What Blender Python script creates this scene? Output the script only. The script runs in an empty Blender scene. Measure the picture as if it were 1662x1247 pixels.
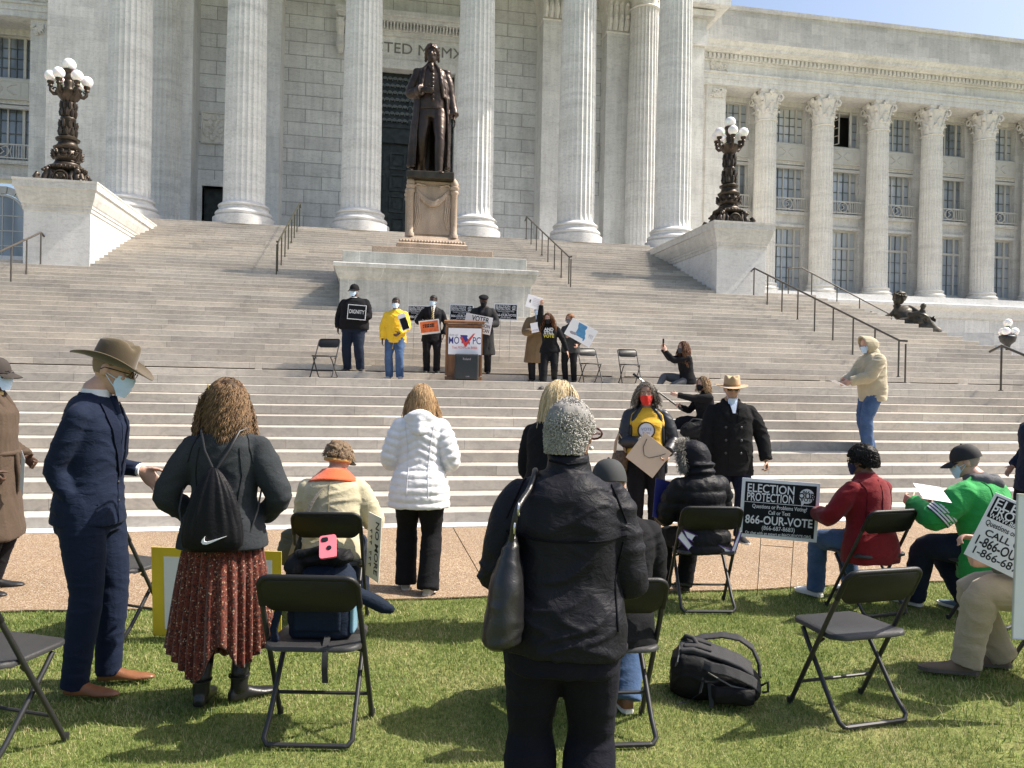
import bpy, bmesh, math, random
import numpy as np
from mathutils import Vector, Matrix
random.seed(7)
C = bpy.context.scene.collection
PI = math.pi
def rad(a): return math.radians(a)

# ---------------------------------------------------------------- camera, sky, sun, exposure
YAW, PITCH, ROLL, F, EYE = rad(10.607), rad(-0.103), rad(1.11), 1250.0, 1.70
fw = Vector((math.sin(YAW)*math.cos(PITCH), math.cos(YAW)*math.cos(PITCH), math.sin(PITCH)))
rt0 = Vector((math.cos(YAW), -math.sin(YAW), 0)); up0 = rt0.cross(fw)
RT = math.cos(ROLL)*rt0 + math.sin(ROLL)*up0
UP = -math.sin(ROLL)*rt0 + math.cos(ROLL)*up0
cam = bpy.data.cameras.new('camera'); camo = bpy.data.objects.new('camera', cam); C.objects.link(camo)
m = Matrix((RT, UP, -fw)).transposed().to_4x4(); m.translation = Vector((0, 0, EYE)); camo.matrix_world = m
cam.sensor_width = 36; cam.lens = F/1662*36; cam.clip_start = 0.05; cam.clip_end = 3000
bpy.context.scene.camera = camo

SUN_DIR = Vector((0.95, -0.075, 1.14)).normalized()          # towards the sun: from the right, a little before the facade
w = bpy.data.worlds.new('World'); bpy.context.scene.world = w; w.use_nodes = True
nt = w.node_tree; bg = nt.nodes['Background']
sky = nt.nodes.new('ShaderNodeTexSky'); sky.sky_type = 'NISHITA'; sky.sun_disc = False
sky.sun_elevation = math.asin(SUN_DIR.z); sky.sun_rotation = math.atan2(SUN_DIR.x, SUN_DIR.y)
sky.air_density = 1.0; sky.dust_density = 3.2; sky.ozone_density = 1.2
nt.links.new(sky.outputs[0], bg.inputs[0]); bg.inputs[1].default_value = 0.122
sl = bpy.data.lights.new('sun', 'SUN'); sl.energy = 5.0; sl.angle = rad(0.55); sl.color = (1, 0.93, 0.82)
so = bpy.data.objects.new('sun', sl); C.objects.link(so)
so.rotation_euler = SUN_DIR.to_track_quat('Z', 'Y').to_euler()
vs = bpy.context.scene.view_settings
vs.view_transform = 'Standard'; vs.look = 'None'; vs.gamma = 1; vs.use_curve_mapping = False; vs.exposure = 0.78

# ---------------------------------------------------------------- helpers: survey points
def ray(px, py):
    return fw + RT*((px-831)/F) - UP*((py-623.5)/F)
def atZ(px, py, Z):                # the point of the level Z seen at that place
    d = ray(px, py); k = (Z-EYE)/d.z; return Vector((d.x*k, d.y*k, Z))
def atY(px, py, Y):                # the point of the upright plane Y
    d = ray(px, py); k = Y/d.y; return Vector((d.x*k, Y, EYE+d.z*k))
def atD(px, py, D):                # at distance D in front
    d = ray(px, py); return Vector((d.x*D, d.y*D, EYE+d.z*D))

# ---------------------------------------------------------------- helpers: objects
def tag(o, label=None, cat=None, group=None, kind=None):
    if label: o['label'] = label
    if cat: o['category'] = cat
    if group: o['group'] = group
    if kind: o['kind'] = kind
    return o
def empty(name, loc=(0, 0, 0), rz=0, label=None, cat=None, group=None):
    o = bpy.data.objects.new(name, None); C.objects.link(o); o.empty_display_size = 0.1
    o.location = loc; o.rotation_euler = (0, 0, rz)
    return tag(o, label, cat, group)
def link(name, me, mat=None, parent=None):
    o = bpy.data.objects.new(name, me); C.objects.link(o)
    if mat is not None and len(me.materials) == 0: me.materials.append(mat)
    if parent is not None: o.parent = parent
    return o
def copy_tree(o, parent=None):
    c = o.copy(); C.objects.link(c)
    if parent is not None: c.parent = parent
    for ch in list(o.children): copy_tree(ch, c)
    return c

def spline(pts, n=5):
    pts = [Vector(p) for p in pts]; q = [pts[0]*2-pts[1]]+pts+[pts[-1]*2-pts[-2]]; out = []
    for i in range(1, len(q)-2):
        a, b, c, d = q[i-1:i+3]
        for k in range(n): t = k/n; out.append(.5*((2*b)+(c-a)*t+(2*a-5*b+4*c-d)*t*t+(3*b-a-3*c+d)*t**3))
    return out+[pts[-1]]
class MB:
    """collects shapes, builds ONE mesh object"""
    def __init__(s): s.v = []; s.f = []; s.cuts = []
    def add(s, vs, fs):
        n = len(s.v); s.cuts.append((n, len(s.f))); s.v += [tuple(p) for p in vs]; s.f += [tuple(i+n for i in f) for f in fs]; return s
    def box(s, x0, x1, y0, y1, z0, z1, M=None):
        vs = [Vector((x, y, z)) for z in (z0, z1) for y in (y0, y1) for x in (x0, x1)]
        if M is not None: vs = [M @ p for p in vs]
        return s.add(vs, [(0, 2, 3, 1), (4, 5, 7, 6), (0, 1, 5, 4), (2, 6, 7, 3), (0, 4, 6, 2), (1, 3, 7, 5)])
    def lathe(s, prof, c=(0, 0, 0), n=32, cap=True, M=None):
        vs = []; fs = []; k = len(prof)
        for r, z in prof:
            for i in range(n):
                a = 2*PI*i/n; p = Vector((r*math.cos(a), r*math.sin(a), z))
                if M is not None: p = M @ p
                vs.append(p+Vector(c))
        for j in range(k-1):
            for i in range(n):
                fs.append((j*n+i, j*n+(i+1) % n, (j+1)*n+(i+1) % n, (j+1)*n+i))
        if cap: fs.append(tuple(range(n-1, -1, -1))); fs.append(tuple((k-1)*n+i for i in range(n)))
        return s.add(vs, fs)
    def tube(s, pts, r, n=8, cap=True, closed=False):
        pts = [Vector(p) for p in pts]; k = len(pts)
        rs = r if isinstance(r, (list, tuple)) else [r]*k
        vs = []; fs = []; ref = None
        for j, p in enumerate(pts):
            if closed: t = pts[(j+1) % k]-pts[j-1]
            else: t = pts[min(j+1, k-1)]-pts[max(j-1, 0)]
            t = t.normalized() if t.length > 1e-9 else Vector((0, 0, 1))
            if ref is None:
                ref = t.orthogonal().normalized()
                if abs(t.z) < .9: ref = t.cross(Vector((0, 0, 1))).normalized()
            ref = (ref-t*ref.dot(t)); ref = ref.normalized() if ref.length > 1e-6 else t.orthogonal().normalized()
            b = t.cross(ref)
            for i in range(n):
                a = 2*PI*(i+.5)/n; vs.append(p+(ref*math.cos(a)+b*math.sin(a))*rs[j])
        for j in range(k if closed else k-1):
            j2 = (j+1) % k
            for i in range(n): fs.append((j*n+i, j*n+(i+1) % n, j2*n+(i+1) % n, j2*n+i))
        if cap and not closed: fs.append(tuple(range(n-1, -1, -1))); fs.append(tuple((k-1)*n+i for i in range(n)))
        return s.add(vs, fs)
    def ball(s, c, r, n=16, m=10, M=None):
        rx, ry, rz = r if isinstance(r, (list, tuple)) else (r, r, r)
        c = Vector(c); vs = []; fs = []
        for j in range(1, m):
            b = PI*j/m
            for i in range(n):
                a = 2*PI*i/n; p = Vector((rx*math.sin(b)*math.cos(a), ry*math.sin(b)*math.sin(a), -rz*math.cos(b)))
                if M is not None: p = M @ p
                vs.append(c+p)
        for j in range(m-2):
            for i in range(n): fs.append((j*n+i, j*n+(i+1) % n, (j+1)*n+(i+1) % n, (j+1)*n+i))
        p0 = Vector((0, 0, -rz)); p1 = Vector((0, 0, rz))
        if M is not None: p0 = M @ p0; p1 = M @ p1
        vs += [c+p0, c+p1]; b0 = len(vs)-2
        for i in range(n):
            fs.append((b0, (i+1) % n, i)); fs.append((b0+1, (m-2)*n+i, (m-2)*n+(i+1) % n))
        return s.add(vs, fs)
    def rings(s, rings, cap=True):
        """rings: list of equally long point lists"""
        n = len(rings[0]); vs = [p for r in rings for p in r]; fs = []
        for j in range(len(rings)-1):
            for i in range(n): fs.append((j*n+i, j*n+(i+1) % n, (j+1)*n+(i+1) % n, (j+1)*n+i))
        if cap: fs.append(tuple(range(n-1, -1, -1))); fs.append(tuple((len(rings)-1)*n+i for i in range(n)))
        return s.add(vs, fs)
    def prism(s, poly, y0, y1, M=None):
        """polygon in x,z swept from y0 to y1"""
        n = len(poly); vs = [Vector((x, y, z)) for y in (y0, y1) for x, z in poly]
        if M is not None: vs = [M @ p for p in vs]
        return s.add(vs, [tuple(range(n)), tuple(range(2*n-1, n-1, -1))]+[(i, i+n, (i+1) % n+n, (i+1) % n) for i in range(n)])
    def sheet(s, P, th):
        """grid of points P[j][i], given a thickness"""
        m_, n = len(P), len(P[0]); G = [[Vector(p) for p in row] for row in P]
        N = [[None]*n for _ in range(m_)]
        for j in range(m_):
            for i in range(n):
                du = G[j][min(i+1, n-1)]-G[j][max(i-1, 0)]; dv = G[min(j+1, m_-1)][i]-G[max(j-1, 0)][i]
                q = du.cross(dv); N[j][i] = q.normalized() if q.length > 1e-12 else Vector((0, 0, 1))
        vs = [G[j][i]+N[j][i]*th/2 for j in range(m_) for i in range(n)]+[G[j][i]-N[j][i]*th/2 for j in range(m_) for i in range(n)]
        o = m_*n; fs = []
        for j in range(m_-1):
            for i in range(n-1):
                a, b, c, d = j*n+i, j*n+i+1, (j+1)*n+i+1, (j+1)*n+i
                fs.append((a, b, c, d)); fs.append((o+d, o+c, o+b, o+a))
        for i in range(n-1):
            fs.append((i+1, i, o+i, o+i+1)); k = (m_-1)*n; fs.append((k+i, k+i+1, o+k+i+1, o+k+i))
        for j in range(m_-1):
            fs.append((j*n, (j+1)*n, o+(j+1)*n, o+j*n)); k = n-1; fs.append(((j+1)*n+k, j*n+k, o+j*n+k, o+(j+1)*n+k))
        return s.add(vs, fs)
    def mesh(s, name, smooth=None):
        me = bpy.data.meshes.new(name); me.from_pydata(s.v, [], s.f); me.update()
        bm = bmesh.new(); bm.from_mesh(me); bmesh.ops.recalc_face_normals(bm, faces=bm.faces); bm.to_mesh(me); bm.free()
        if smooth: shade(me, smooth)
        return me
    def build(s, name, mat, parent=None, smooth=None, bevel=0):
        o = link(name, s.mesh(name, smooth), mat, parent)
        if bevel:
            b = o.modifiers.new('bevel', 'BEVEL'); b.width = bevel; b.segments = 2; b.limit_method = 'ANGLE'; b.angle_limit = rad(40)
        return o
def build_split(mb, key, name, mat, parent, bevel=0, smooth=None):
    """one object for every value of key(centre of a shape)"""
    out = {}; ends = mb.cuts[1:]+[(len(mb.v), len(mb.f))]
    for (v0, f0), (v1, f1) in zip(mb.cuts, ends):
        c = sum((Vector(p) for p in mb.v[v0:v1]), Vector())/(v1-v0)
        out.setdefault(key(c), MB()).add(mb.v[v0:v1], [tuple(i-v0 for i in f) for f in mb.f[f0:f1]])
    return {k: m.build(name, mat, parent, smooth, bevel) for k, m in out.items()}
def shade(me, ang=40):
    me.polygons.foreach_set('use_smooth', [True]*len(me.polygons))
    if ang < 180 and len(me.edges):
        bm = bmesh.new(); bm.from_mesh(me); a = rad(ang)
        for e in bm.edges:
            if len(e.link_faces) == 2 and e.calc_face_angle(0) > a: e.smooth = False
        bm.to_mesh(me); bm.free()

# ---------------------------------------------------------------- helpers: materials
class NT:
    def __init__(s, name):
        s.m = bpy.data.materials.new(name); s.m.use_nodes = True; s.t = s.m.node_tree
        s.b = s.t.nodes['Principled BSDF']
    def n(s, typ, **k):
        nd = s.t.nodes.new('ShaderNode'+typ)
        for a, v in k.items(): setattr(nd, a, v)
        return nd
    def l(s, a, b): s.t.links.new(a, b)
    def coord(s, which='Object'): return s.n('TexCoord').outputs[which]
    def mapping(s, vec, scale=(1, 1, 1), rot=(0, 0, 0), loc=(0, 0, 0)):
        mp = s.n('Mapping'); mp.inputs['Scale'].default_value = scale; mp.inputs['Rotation'].default_value = rot; mp.inputs['Location'].default_value = loc
        s.l(vec, mp.inputs['Vector']); return mp.outputs[0]
    def noise(s, vec, scale, detail=4, rough=.55, dist=0):
        t = s.n('TexNoise'); t.inputs['Scale'].default_value = scale; t.inputs['Detail'].default_value = detail
        t.inputs['Roughness'].default_value = rough; t.inputs['Distortion'].default_value = dist
        s.l(vec, t.inputs['Vector']); return t.outputs['Fac']
    def ramp(s, fac, stops):
        r = s.n('ValToRGB'); el = r.color_ramp.elements
        while len(el) < len(stops): el.new(.5)
        for e, (p, c) in zip(el, stops): e.position = p; e.color = (*c, 1) if len(c) == 3 else c
        s.l(fac, r.inputs[0]); return r.outputs[0]
    def mix(s, a, b, fac, mode='MIX'):
        x = s.n('Mix', data_type='RGBA', blend_type=mode)
        for sock, v in ((x.inputs[0], fac), (x.inputs[6], a), (x.inputs[7], b)):
            if hasattr(v, 'links') or hasattr(v, 'is_linked'): s.l(v, sock)
            elif isinstance(v, (int, float)): sock.default_value = v
            else: sock.default_value = (*v, 1) if len(v) == 3 else v
        return x.outputs[2]
    def math(s, op, a, b=None, clamp=False):
        x = s.n('Math', operation=op); x.use_clamp = clamp
        for i, v in enumerate((a, b)):
            if v is None: continue
            if isinstance(v, (int, float)): x.inputs[i].default_value = v
            else: s.l(v, x.inputs[i])
        return x.outputs[0]
    def bump(s, h, strength=.3, dist=.01, prev=None):
        b = s.n('Bump'); b.inputs['Strength'].default_value = strength; b.inputs['Distance'].default_value = dist
        s.l(h, b.inputs['Height'])
        if prev is not None: s.l(prev, b.inputs['Normal'])
        return b.outputs[0]
    def out(s, col=None, rough=.6, nrm=None, metal=0, spec=.5, sheen=0):
        b = s.b
        if col is not None:
            if hasattr(col, 'is_linked'): s.l(col, b.inputs['Base Color'])
            else: b.inputs['Base Color'].default_value = (*col, 1)
        if hasattr(rough, 'is_linked'): s.l(rough, b.inputs['Roughness'])
        else: b.inputs['Roughness'].default_value = rough
        b.inputs['Metallic'].default_value = metal; b.inputs['Specular IOR Level'].default_value = spec
        if sheen: b.inputs['Sheen Weight'].default_value = sheen; b.inputs['Sheen Roughness'].default_value = .5
        if nrm is not None: s.l(nrm, b.inputs['Normal'])
        return s.m
def scale_c(c, k): return tuple(min(1, x*k) for x in c)
def plain(name, col, rough=.6, metal=0, spec=.5, var=.12, nscale=6, bump=0, bscale=60, sheen=0):
    t = NT(name); co = t.coord(); f = t.noise(co, nscale, 5)
    c = t.ramp(f, [(.3, scale_c(col, 1-var)), (.7, scale_c(col, 1+var))])
    nr = t.bump(t.noise(co, bscale, 3), bump, .004) if bump else None
    return t.out(c, rough, nr, metal, spec, sheen)
def stone(name, col, bw=0, bh=.6, groove=.012, var=.14, warm=(.0, .0), bands=0, rough=.62, sharp=.5, mortar=.55, off=.5, zoff=0.0, squash=1, sqf=2, streak=.085, spread=.16):
    """marble / limestone; with bw, coursed blocks; with bands, drums of differing grey"""
    t = NT(name); co = t.coord(); sep = t.n('SeparateXYZ'); t.l(co, sep.inputs[0])
    big = t.noise(t.mapping(co, (.55, .55, .9)), 1.1, 6, .6, .6)
    fine = t.noise(co, 22, 4)
    c = t.ramp(big, [(.28, scale_c(col, 1-var)), (.5, col), (.74, scale_c(col, 1+var*.6))])
    c = t.mix(c, t.ramp(fine, [(.3, (.86, .86, .86)), (.7, (1, 1, 1))]), 1.0, 'MULTIPLY')
    vein = t.noise(t.mapping(co, (1, 1, 2.6), (.3, .5, .2)), 2.3, 8, .65, 2.2)
    c = t.mix(c, t.ramp(vein, [(.40, (.80, .80, .82)), (.50, (1, 1, 1)), (.62, (1, 1, 1)), (.7, (.9, .9, .9))]), .7, 'MULTIPLY')
    st = t.noise(t.mapping(co, (3.1, 3.1, .3)), 1.3, 7, .7)
    c = t.mix(c, t.ramp(st, [(.35, (1-streak*2,)*3), (.6, (1, 1, 1))]), 1.0, 'MULTIPLY')
    h = t.math('MULTIPLY', fine, .25)
    if bands:
        oi = t.n('ObjectInfo'); zz = t.math('ADD', t.math('MULTIPLY', sep.outputs[2], 1), t.math('MULTIPLY', oi.outputs['Random'], 90))
        cb = t.n('CombineXYZ'); t.l(zz, cb.inputs[2]); b1 = t.noise(cb.outputs[0], .9, 5, .62)
        c = t.mix(c, t.ramp(b1, [(.34, (.70, .70, .71)), (.46, (1, 1, 1)), (.58, (.84, .835, .83)), (.66, (1, 1, 1)), (.74, (.76, .755, .75))]), bands, 'MULTIPLY')
    if bw:
        hx = t.math('ADD', sep.outputs[0], sep.outputs[1]); cb = t.n('CombineXYZ'); t.l(hx, cb.inputs[0])
        t.l(t.math('ADD', sep.outputs[2], zoff), cb.inputs[1])
        br = t.n('TexBrick'); br.offset = off; br.squash = squash; br.squash_frequency = sqf
        t.l(cb.outputs[0], br.inputs['Vector'])
        for k, v in (('Scale', 1), ('Mortar Size', groove), ('Mortar Smooth', .1), ('Bias', 0), ('Brick Width', bw), ('Row Height', bh)): br.inputs[k].default_value = v
        br.inputs['Color1'].default_value = (1-spread, 1-spread, 1-spread*.95, 1); br.inputs['Color2'].default_value = (1.0, 1.0, 1.0, 1)
        br.inputs['Mortar'].default_value = (mortar, mortar, mortar, 1)
        if warm != (0, 0):
            wn = t.n('TexWhiteNoise', noise_dimensions='2D')
            fl = t.n('CombineXYZ'); t.l(t.math('FLOOR', t.math('DIVIDE', hx, bw*1.7)), fl.inputs[0]); t.l(t.math('FLOOR', t.math('DIVIDE', t.math('ADD', sep.outputs[2], zoff), bh)), fl.inputs[1])
            t.l(fl.outputs[0], wn.inputs['Vector'])
            c = t.mix(c, t.ramp(wn.outputs['Value'], [(.0, (1+warm[0], 1, 1-warm[0])), (.35, (1, 1, 1)), (.6, (.99, .97, .94)), (.8, (1-warm[1], 1-warm[1]*.96, 1-warm[1]*.88)), (1, (1, 1, 1))]), 1.0, 'MULTIPLY')
        c = t.mix(c, br.outputs['Color'], 1.0, 'MULTIPLY')
        h = t.math('ADD', h, t.math('MULTIPLY', t.math('SUBTRACT', 1.0, br.outputs['Fac']), 1.0))
    nr = t.bump(h, sharp, .012)
    return t.out(c, rough, nr, 0, .35)
# ---------------------------------------------------------------- setting materials
R_, T_, D_ = 0.1434, 0.373, 9.15                     # step rise, tread, first riser
M_step = stone('step stone', (.605, .555, .485), bw=2.0, bh=R_, groove=.0038, var=.15, warm=(.02, .13), zoff=-.012+4*R_, squash=.62, sqf=3, off=.37, spread=.27, streak=.03, mortar=.5, sharp=.25)
M_marble = stone('white marble', (.74, .735, .72), var=.12, bw=3.4, bh=1.05, groove=.003, mortar=.75, zoff=.2, spread=.06, streak=.04)
M_wall = stone('coursed wall stone', (.85, .855, .835), bw=1.62, bh=.637, groove=.02, mortar=.52, spread=.17, sharp=.9, zoff=.1)
M_ashlar = stone('smooth ashlar', (.84, .835, .805), bw=2.6, bh=1.62, groove=.004, mortar=.7, spread=.10, zoff=.3)
M_rust = stone('fine ashlar', (.82, .81, .77), bw=1.5, bh=.62, groove=.006, mortar=.7, spread=.12)
M_shaft = stone('column stone', (.84, .835, .805), bands=.85, var=.10, streak=.05)
M_shaft2 = stone('wing column stone', (.82, .805, .755), bands=.6, var=.10, streak=.05)
M_carve = stone('carved stone', (.80, .78, .73), var=.16, streak=.05, sharp=.6)
M_frame = plain('painted window frame', (.56, .55, .51), .5, var=.06)
M_munt = plain('grey green glazing bars', (.13, .15, .145), .5)
M_basew = stone('basement blocks', (.78, .78, .765), bw=2.1, bh=1.0, groove=.012, mortar=.6, spread=.12, zoff=.1)
def glassmat():
    t = NT('window glass'); co = t.coord(); oi = t.n('ObjectInfo')
    sep = t.n('SeparateXYZ'); t.l(co, sep.inputs[0])
    # pale blinds and the sky's blue-grey reflection, both put into the pane colour
    f = t.noise(t.mapping(co, (.9, .9, .25)), .7, 1)
    f = t.math('ADD', t.math('MULTIPLY', oi.outputs['Random'], .5), t.math('MULTIPLY', f, .6))
    c = t.ramp(f, [(.3, (.11, .13, .15)), (.42, (.30, .345, .40)), (.58, (.43, .48, .54)), (.78, (.58, .61, .62))])
    nr = t.bump(t.noise(co, 1.4, 2), .06, .02)
    return t.out(c, .04, nr, 0, .9)
M_glass = glassmat()
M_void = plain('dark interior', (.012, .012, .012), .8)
def doormat():
    t = NT('bronze door'); co = t.coord(); f = t.noise(co, 5, 6)
    c = t.ramp(f, [(.3, (.014, .017, .018)), (.7, (.045, .055, .055))])
    return t.out(c, .45, t.bump(f, .15, .01), .4, .5)
M_door = doormat()

# ---------------------------------------------------------------- ground, pavement, steps
def lawnmat():
    t = NT('lawn soil and thatch'); co = t.coord()
    f = t.noise(co, 1.3, 6); g = t.noise(co, 40, 4)
    c = t.ramp(f, [(.3, (.12, .155, .04)), (.55, (.18, .20, .065)), (.75, (.28, .26, .12))])
    c = t.mix(c, t.ramp(g, [(.3, (.5, .5, .5)), (.7, (1.2, 1.2, 1.2))]), 1.0, 'MULTIPLY')
    return t.out(c, .95, t.bump(g, .8, .02), 0, .1)
M_soil = lawnmat()
PAVE_Y0 = 6.0
gnd = MB(); gnd.add([(-600, -600, -.01), (600, -600, -.01), (600, 600, -.01), (-600, 600, -.01)], [(0, 1, 2, 3)])
tag(gnd.build('lawn', M_soil), kind='structure')
def pavemat():
    t = NT('exposed aggregate'); co = t.coord()
    v = t.n('TexVoronoi'); v.inputs['Scale'].default_value = 120; t.l(co, v.inputs['Vector'])
    peb = t.n('SeparateColor'); t.l(v.outputs['Color'], peb.inputs[0])
    c = t.ramp(peb.outputs[0], [(0, (.15, .10, .062)), (.3, (.245, .168, .106)), (.65, (.295, .212, .138)), (.86, (.36, .28, .195)), (1, (.47, .41, .33))])
    big = t.noise(co, .8, 6, .65)
    c = t.mix(c, t.ramp(big, [(.3, (.84, .84, .85)), (.7, (1.08, 1.06, 1.04))]), 1.0, 'MULTIPLY')
    return t.out(c, .85, t.bump(v.outputs['Distance'], .6, .006), 0, .2)
M_pave = pavemat()
random.seed(3)
pv = MB(); xs = [-60, -14.2, -10.4, -6.6, -2.8, 1.0, 2.36, 6.16, 9.9, 13.7, 60]
edge = lambda x: PAVE_Y0+.03*math.sin(x*1.7)+.02*math.sin(x*5.1+1)
for a, b in zip(xs, xs[1:]):
    n = max(2, int((b-a)/.4)) if b-a < 20 else 2
    P = [[(a+.005+(b-a-.01)*i/n, (edge(a+(b-a)*i/n) if j == 0 else D_-.24), .004) for i in range(n+1)] for j in range(2)]
    pv.sheet(P, .01)
tag(pv.build('pavement', M_pave), kind='structure')
kb = MB(); kb.box(-60, 60, D_-.235, D_+.1, -.03, .018)
tag(kb.build('kerb', M_marble, bevel=.006), kind='structure')

def zn(n): return R_*n
def yn(n): return D_+(n-1)*T_ if n <= 12 else 16.0+(n-13)*T_       # riser n
random.seed(5)
lo = MB()
for n in range(1, 13):
    y1 = yn(n+1)+.15 if n < 12 else 62
    lo.box(-60, 60, yn(n), y1, zn(n-1)-(.05 if n > 1 else .03), zn(n))
tag(lo.build('lower_steps', M_step, bevel=.007), kind='structure')
XL = lambda y: 3.5-(16.0+(21.8-y)*.53)-1.2
XR = lambda y: 16.0+(21.8-y)*.53
up = MB()
for n in range(13, 35):
    y = yn(n); y1 = yn(n+1)+.2 if n < 34 else 24.3
    if n == 14:                                                # open shadow joint under this course, in lengths
        x = XL(y)
        while x < XR(y):
            L = random.uniform(1.3, 2.6); g = random.uniform(.12, .3); x2 = min(x+L, XR(y))
            up.box(x, x2, y, y1, zn(n-1)+.026, zn(n)); 
            if x2+g < XR(y): up.box(x2, x2+g, y, y1, zn(n-1)-.03, zn(n))
            x = x2+g
        up.box(XL(y), XR(y), y+.3, y1, zn(n-1)-.04, zn(n)-.03)
    else: up.box(XL(y), XR(y), y, y1, zn(n-1)-(.04 if n > 13 else .02), zn(n))
for n in range(35, 54):
    y = yn(n); y1 = yn(n+1)+.2 if n < 53 else 32.0
    up.box(-8.2, 11.6, y, y1, zn(n-1)-.04, zn(n))
ZS = zn(53); YS = yn(53)
tag(up.build('upper_steps', M_step, bevel=.007), kind='structure')
tr = MB(); tr.box(-11.5, 14.55, YS+.35, 52, 1.6, ZS-.005)
tag(tr.build('portico_floor', M_marble), kind='structure')

# ---------------------------------------------------------------- the building
def molded(mb, x0, x1, y0, y1, prof):
    mb.rings([[Vector((x0-o, y0-o, z)), Vector((x1+o, y0-o, z)), Vector((x1+o, y1+o, z)), Vector((x0-o, y1+o, z))] for o, z in prof]); return mb
hall = empty('capitol_building', (0, 0, 0), 0, 'pale stone government building with a tall columned portico and colonnaded wings behind the steps', 'building')

def fluted(R, Z0, Z1, taper, nf=24, k=7, rows=9):
    mb = MB(); rg = []
    for j in range(rows+1):
        t = j/rows; z = Z0+(Z1-Z0)*t; r = R*(1-taper*(t**1.7)); ring = []
        for i in range(nf):
            for q in range(k):
                u = q/k; a = 2*PI*(i+u)/nf; d = 0
                if u > .14 and 0 < j < rows: d = .085*math.sqrt(max(0, 1-((u-.57)/.43)**2))
                ring.append(Vector((r*(1-d)*math.cos(a), r*(1-d)*math.sin(a), z)))
        rg.append(ring)
    if rows > 3:                                       # flutes stop short of the ends
        for ring, z in ((rg[1], Z0+.35), (rg[-2], Z1-.25)):
            for p in ring: p.z = z
    mb.rings(rg); return mb.mesh('column', 50)
def att_base(R, z0, h):
    mb = MB(); a = R*1.36
    prof = [(a, 0), (a*1.0, .10*h)]
    for i in range(9): b = PI*i/8; prof.append((a*.93+.07*a*math.sin(b), .10*h+.34*h*(i/8)))
    prof += [(a*.87, .47*h), (a*.855, .56*h), (a*.875, .63*h)]
    for i in range(9): b = PI*i/8; prof.append((a*.84+.06*a*math.sin(b), .66*h+.22*h*(i/8)))
    prof += [(R*1.08, .93*h), (R*1.03, h)]
    mb.lathe([(r, z0+z) for r, z in prof], n=64); return mb.mesh('column_base', 60)
def corinth(R, z0, h):
    mb = MB()
    mb.lathe([(R*1.07, z0-.07), (R*1.13, z0-.03), (R*1.07, z0+.02), (R*.98, z0+.05), (R*.99, z0+.4*h), (R*1.15, z0+.75*h), (R*1.3, z0+.86*h)], n=40)
    def leaf(a, zb, hh, wid, curl, r0):
        M = Matrix.Rotation(a, 4, 'Z'); P = []
        for j in range(7):
            t = j/6; row = []
            rr = r0+.03+.10*t*t+curl*max(0, t-.6)**1.3*3.2; z = zb+hh*(t if t < .85 else .85-(t-.85)*.9)
            wd = wid*(.8+.35*math.sin(PI*min(1, t*1.1)))*(1-.55*max(0, t-.55)/.45)
            for i in range(5):
                s_ = (i-2)/2; lob = .035*math.cos(j*3.1)*(abs(s_) > .6)
                row.append(M @ Vector((rr-.06*abs(s_)**1.5+lob, s_*wd, z-.05*abs(s_)*(j > 3))))
            P.append(row)
        mb.sheet(P, .05)
    for i in range(8):
        leaf(2*PI*i/8+PI/8, z0+.03, .42*h, .26*R, .22*R, R*.98)
        leaf(2*PI*i/8, z0+.18*h, .52*h, .24*R, .28*R, R*1.0)
    for i in range(4):                                # corner volutes and abacus
        a = PI/4+i*PI/2; u = Vector((math.cos(a), math.sin(a), 0)); M = Matrix.Rotation(a, 4, 'Z')
        for sgn in (-1, 1):
            pts = []
            for q in range(15):
                t = q/14
                if t < .5: p = Vector((R*(1.02+.42*t*2), sgn*.16*R*(1-t*1.2), z0+h*(.5+.37*t*2)))
                else:
                    b = (t-.5)*2*1.7*PI; rr = .14*h*(1-.55*(t-.5)*2); p = Vector((R*1.36+rr*math.sin(b), sgn*.06*R, z0+h*.74+rr*math.cos(b)))
                pts.append(M @ p)
            mb.tube(pts, [.075]*8+[.065]*7, 6)
        mb.ball(M @ Vector((R*1.38, 0, z0+h*.72)), .12, 10, 7)
    ab = []
    for i in range(4):
        a = PI/4+i*PI/2; a2 = a+PI/2
        p0 = Vector((math.cos(a), math.sin(a)))*R*1.62; p1 = Vector((math.cos(a2), math.sin(a2)))*R*1.62
        for q in range(7):
            t = q/7; p = p0.lerp(p1, t); p *= 1-.10*math.sin(PI*t)*1.0; ab.append(p)
    mb.rings([[Vector((p.x*k, p.y*k, z)) for p in ab] for k, z in ((.93, z0+.86*h), (.95, z0+.92*h), (1, z0+.94*h), (1, z0+h))])
    for i in range(4):
        a = i*PI/2; c = Vector((math.cos(a)*R*1.18, math.sin(a)*R*1.18, z0+.9*h)); M = Matrix.Rotation(a, 4, 'Z')
        for q in range(6):
            b = 2*PI*q/6; mb.ball(c+M @ Vector((.06, .13*math.cos(b), .13*math.sin(b))), (.09, .1, .1), 8, 6)
        mb.ball(c+M @ Vector((.12, 0, 0)), .08, 8, 6)
    return mb.mesh('capital', 60)
CT = 22.35                                             # top of the capitals
RC = .80
me_sh = fluted(RC, ZS+.95, 20.4, .15); me_ba = att_base(RC, ZS+.33, .62); me_ca = corinth(RC*.86, 20.4, CT-20.4)
plq = MB(); plq.lathe([(RC*1.46, ZS-.02), (RC*1.46, ZS+.33)], n=64); 
me_pl = plq.mesh('plinth', 40)
def column(x, y, sh, ba, ca, pl=None, mat=M_shaft, matb=M_marble):
    o = link('column', sh, mat, hall); o.location = (x, y, 0)
    link('column_base', ba, matb, o); link('capital', ca, M_carve, o)
    if pl: link('plinth', pl, matb, o)
for x in (-9.23, -4.95, -.42, 4.22, 8.62, 13.0): column(x, 32.0, me_sh, me_ba, me_ca, me_pl)
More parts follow.
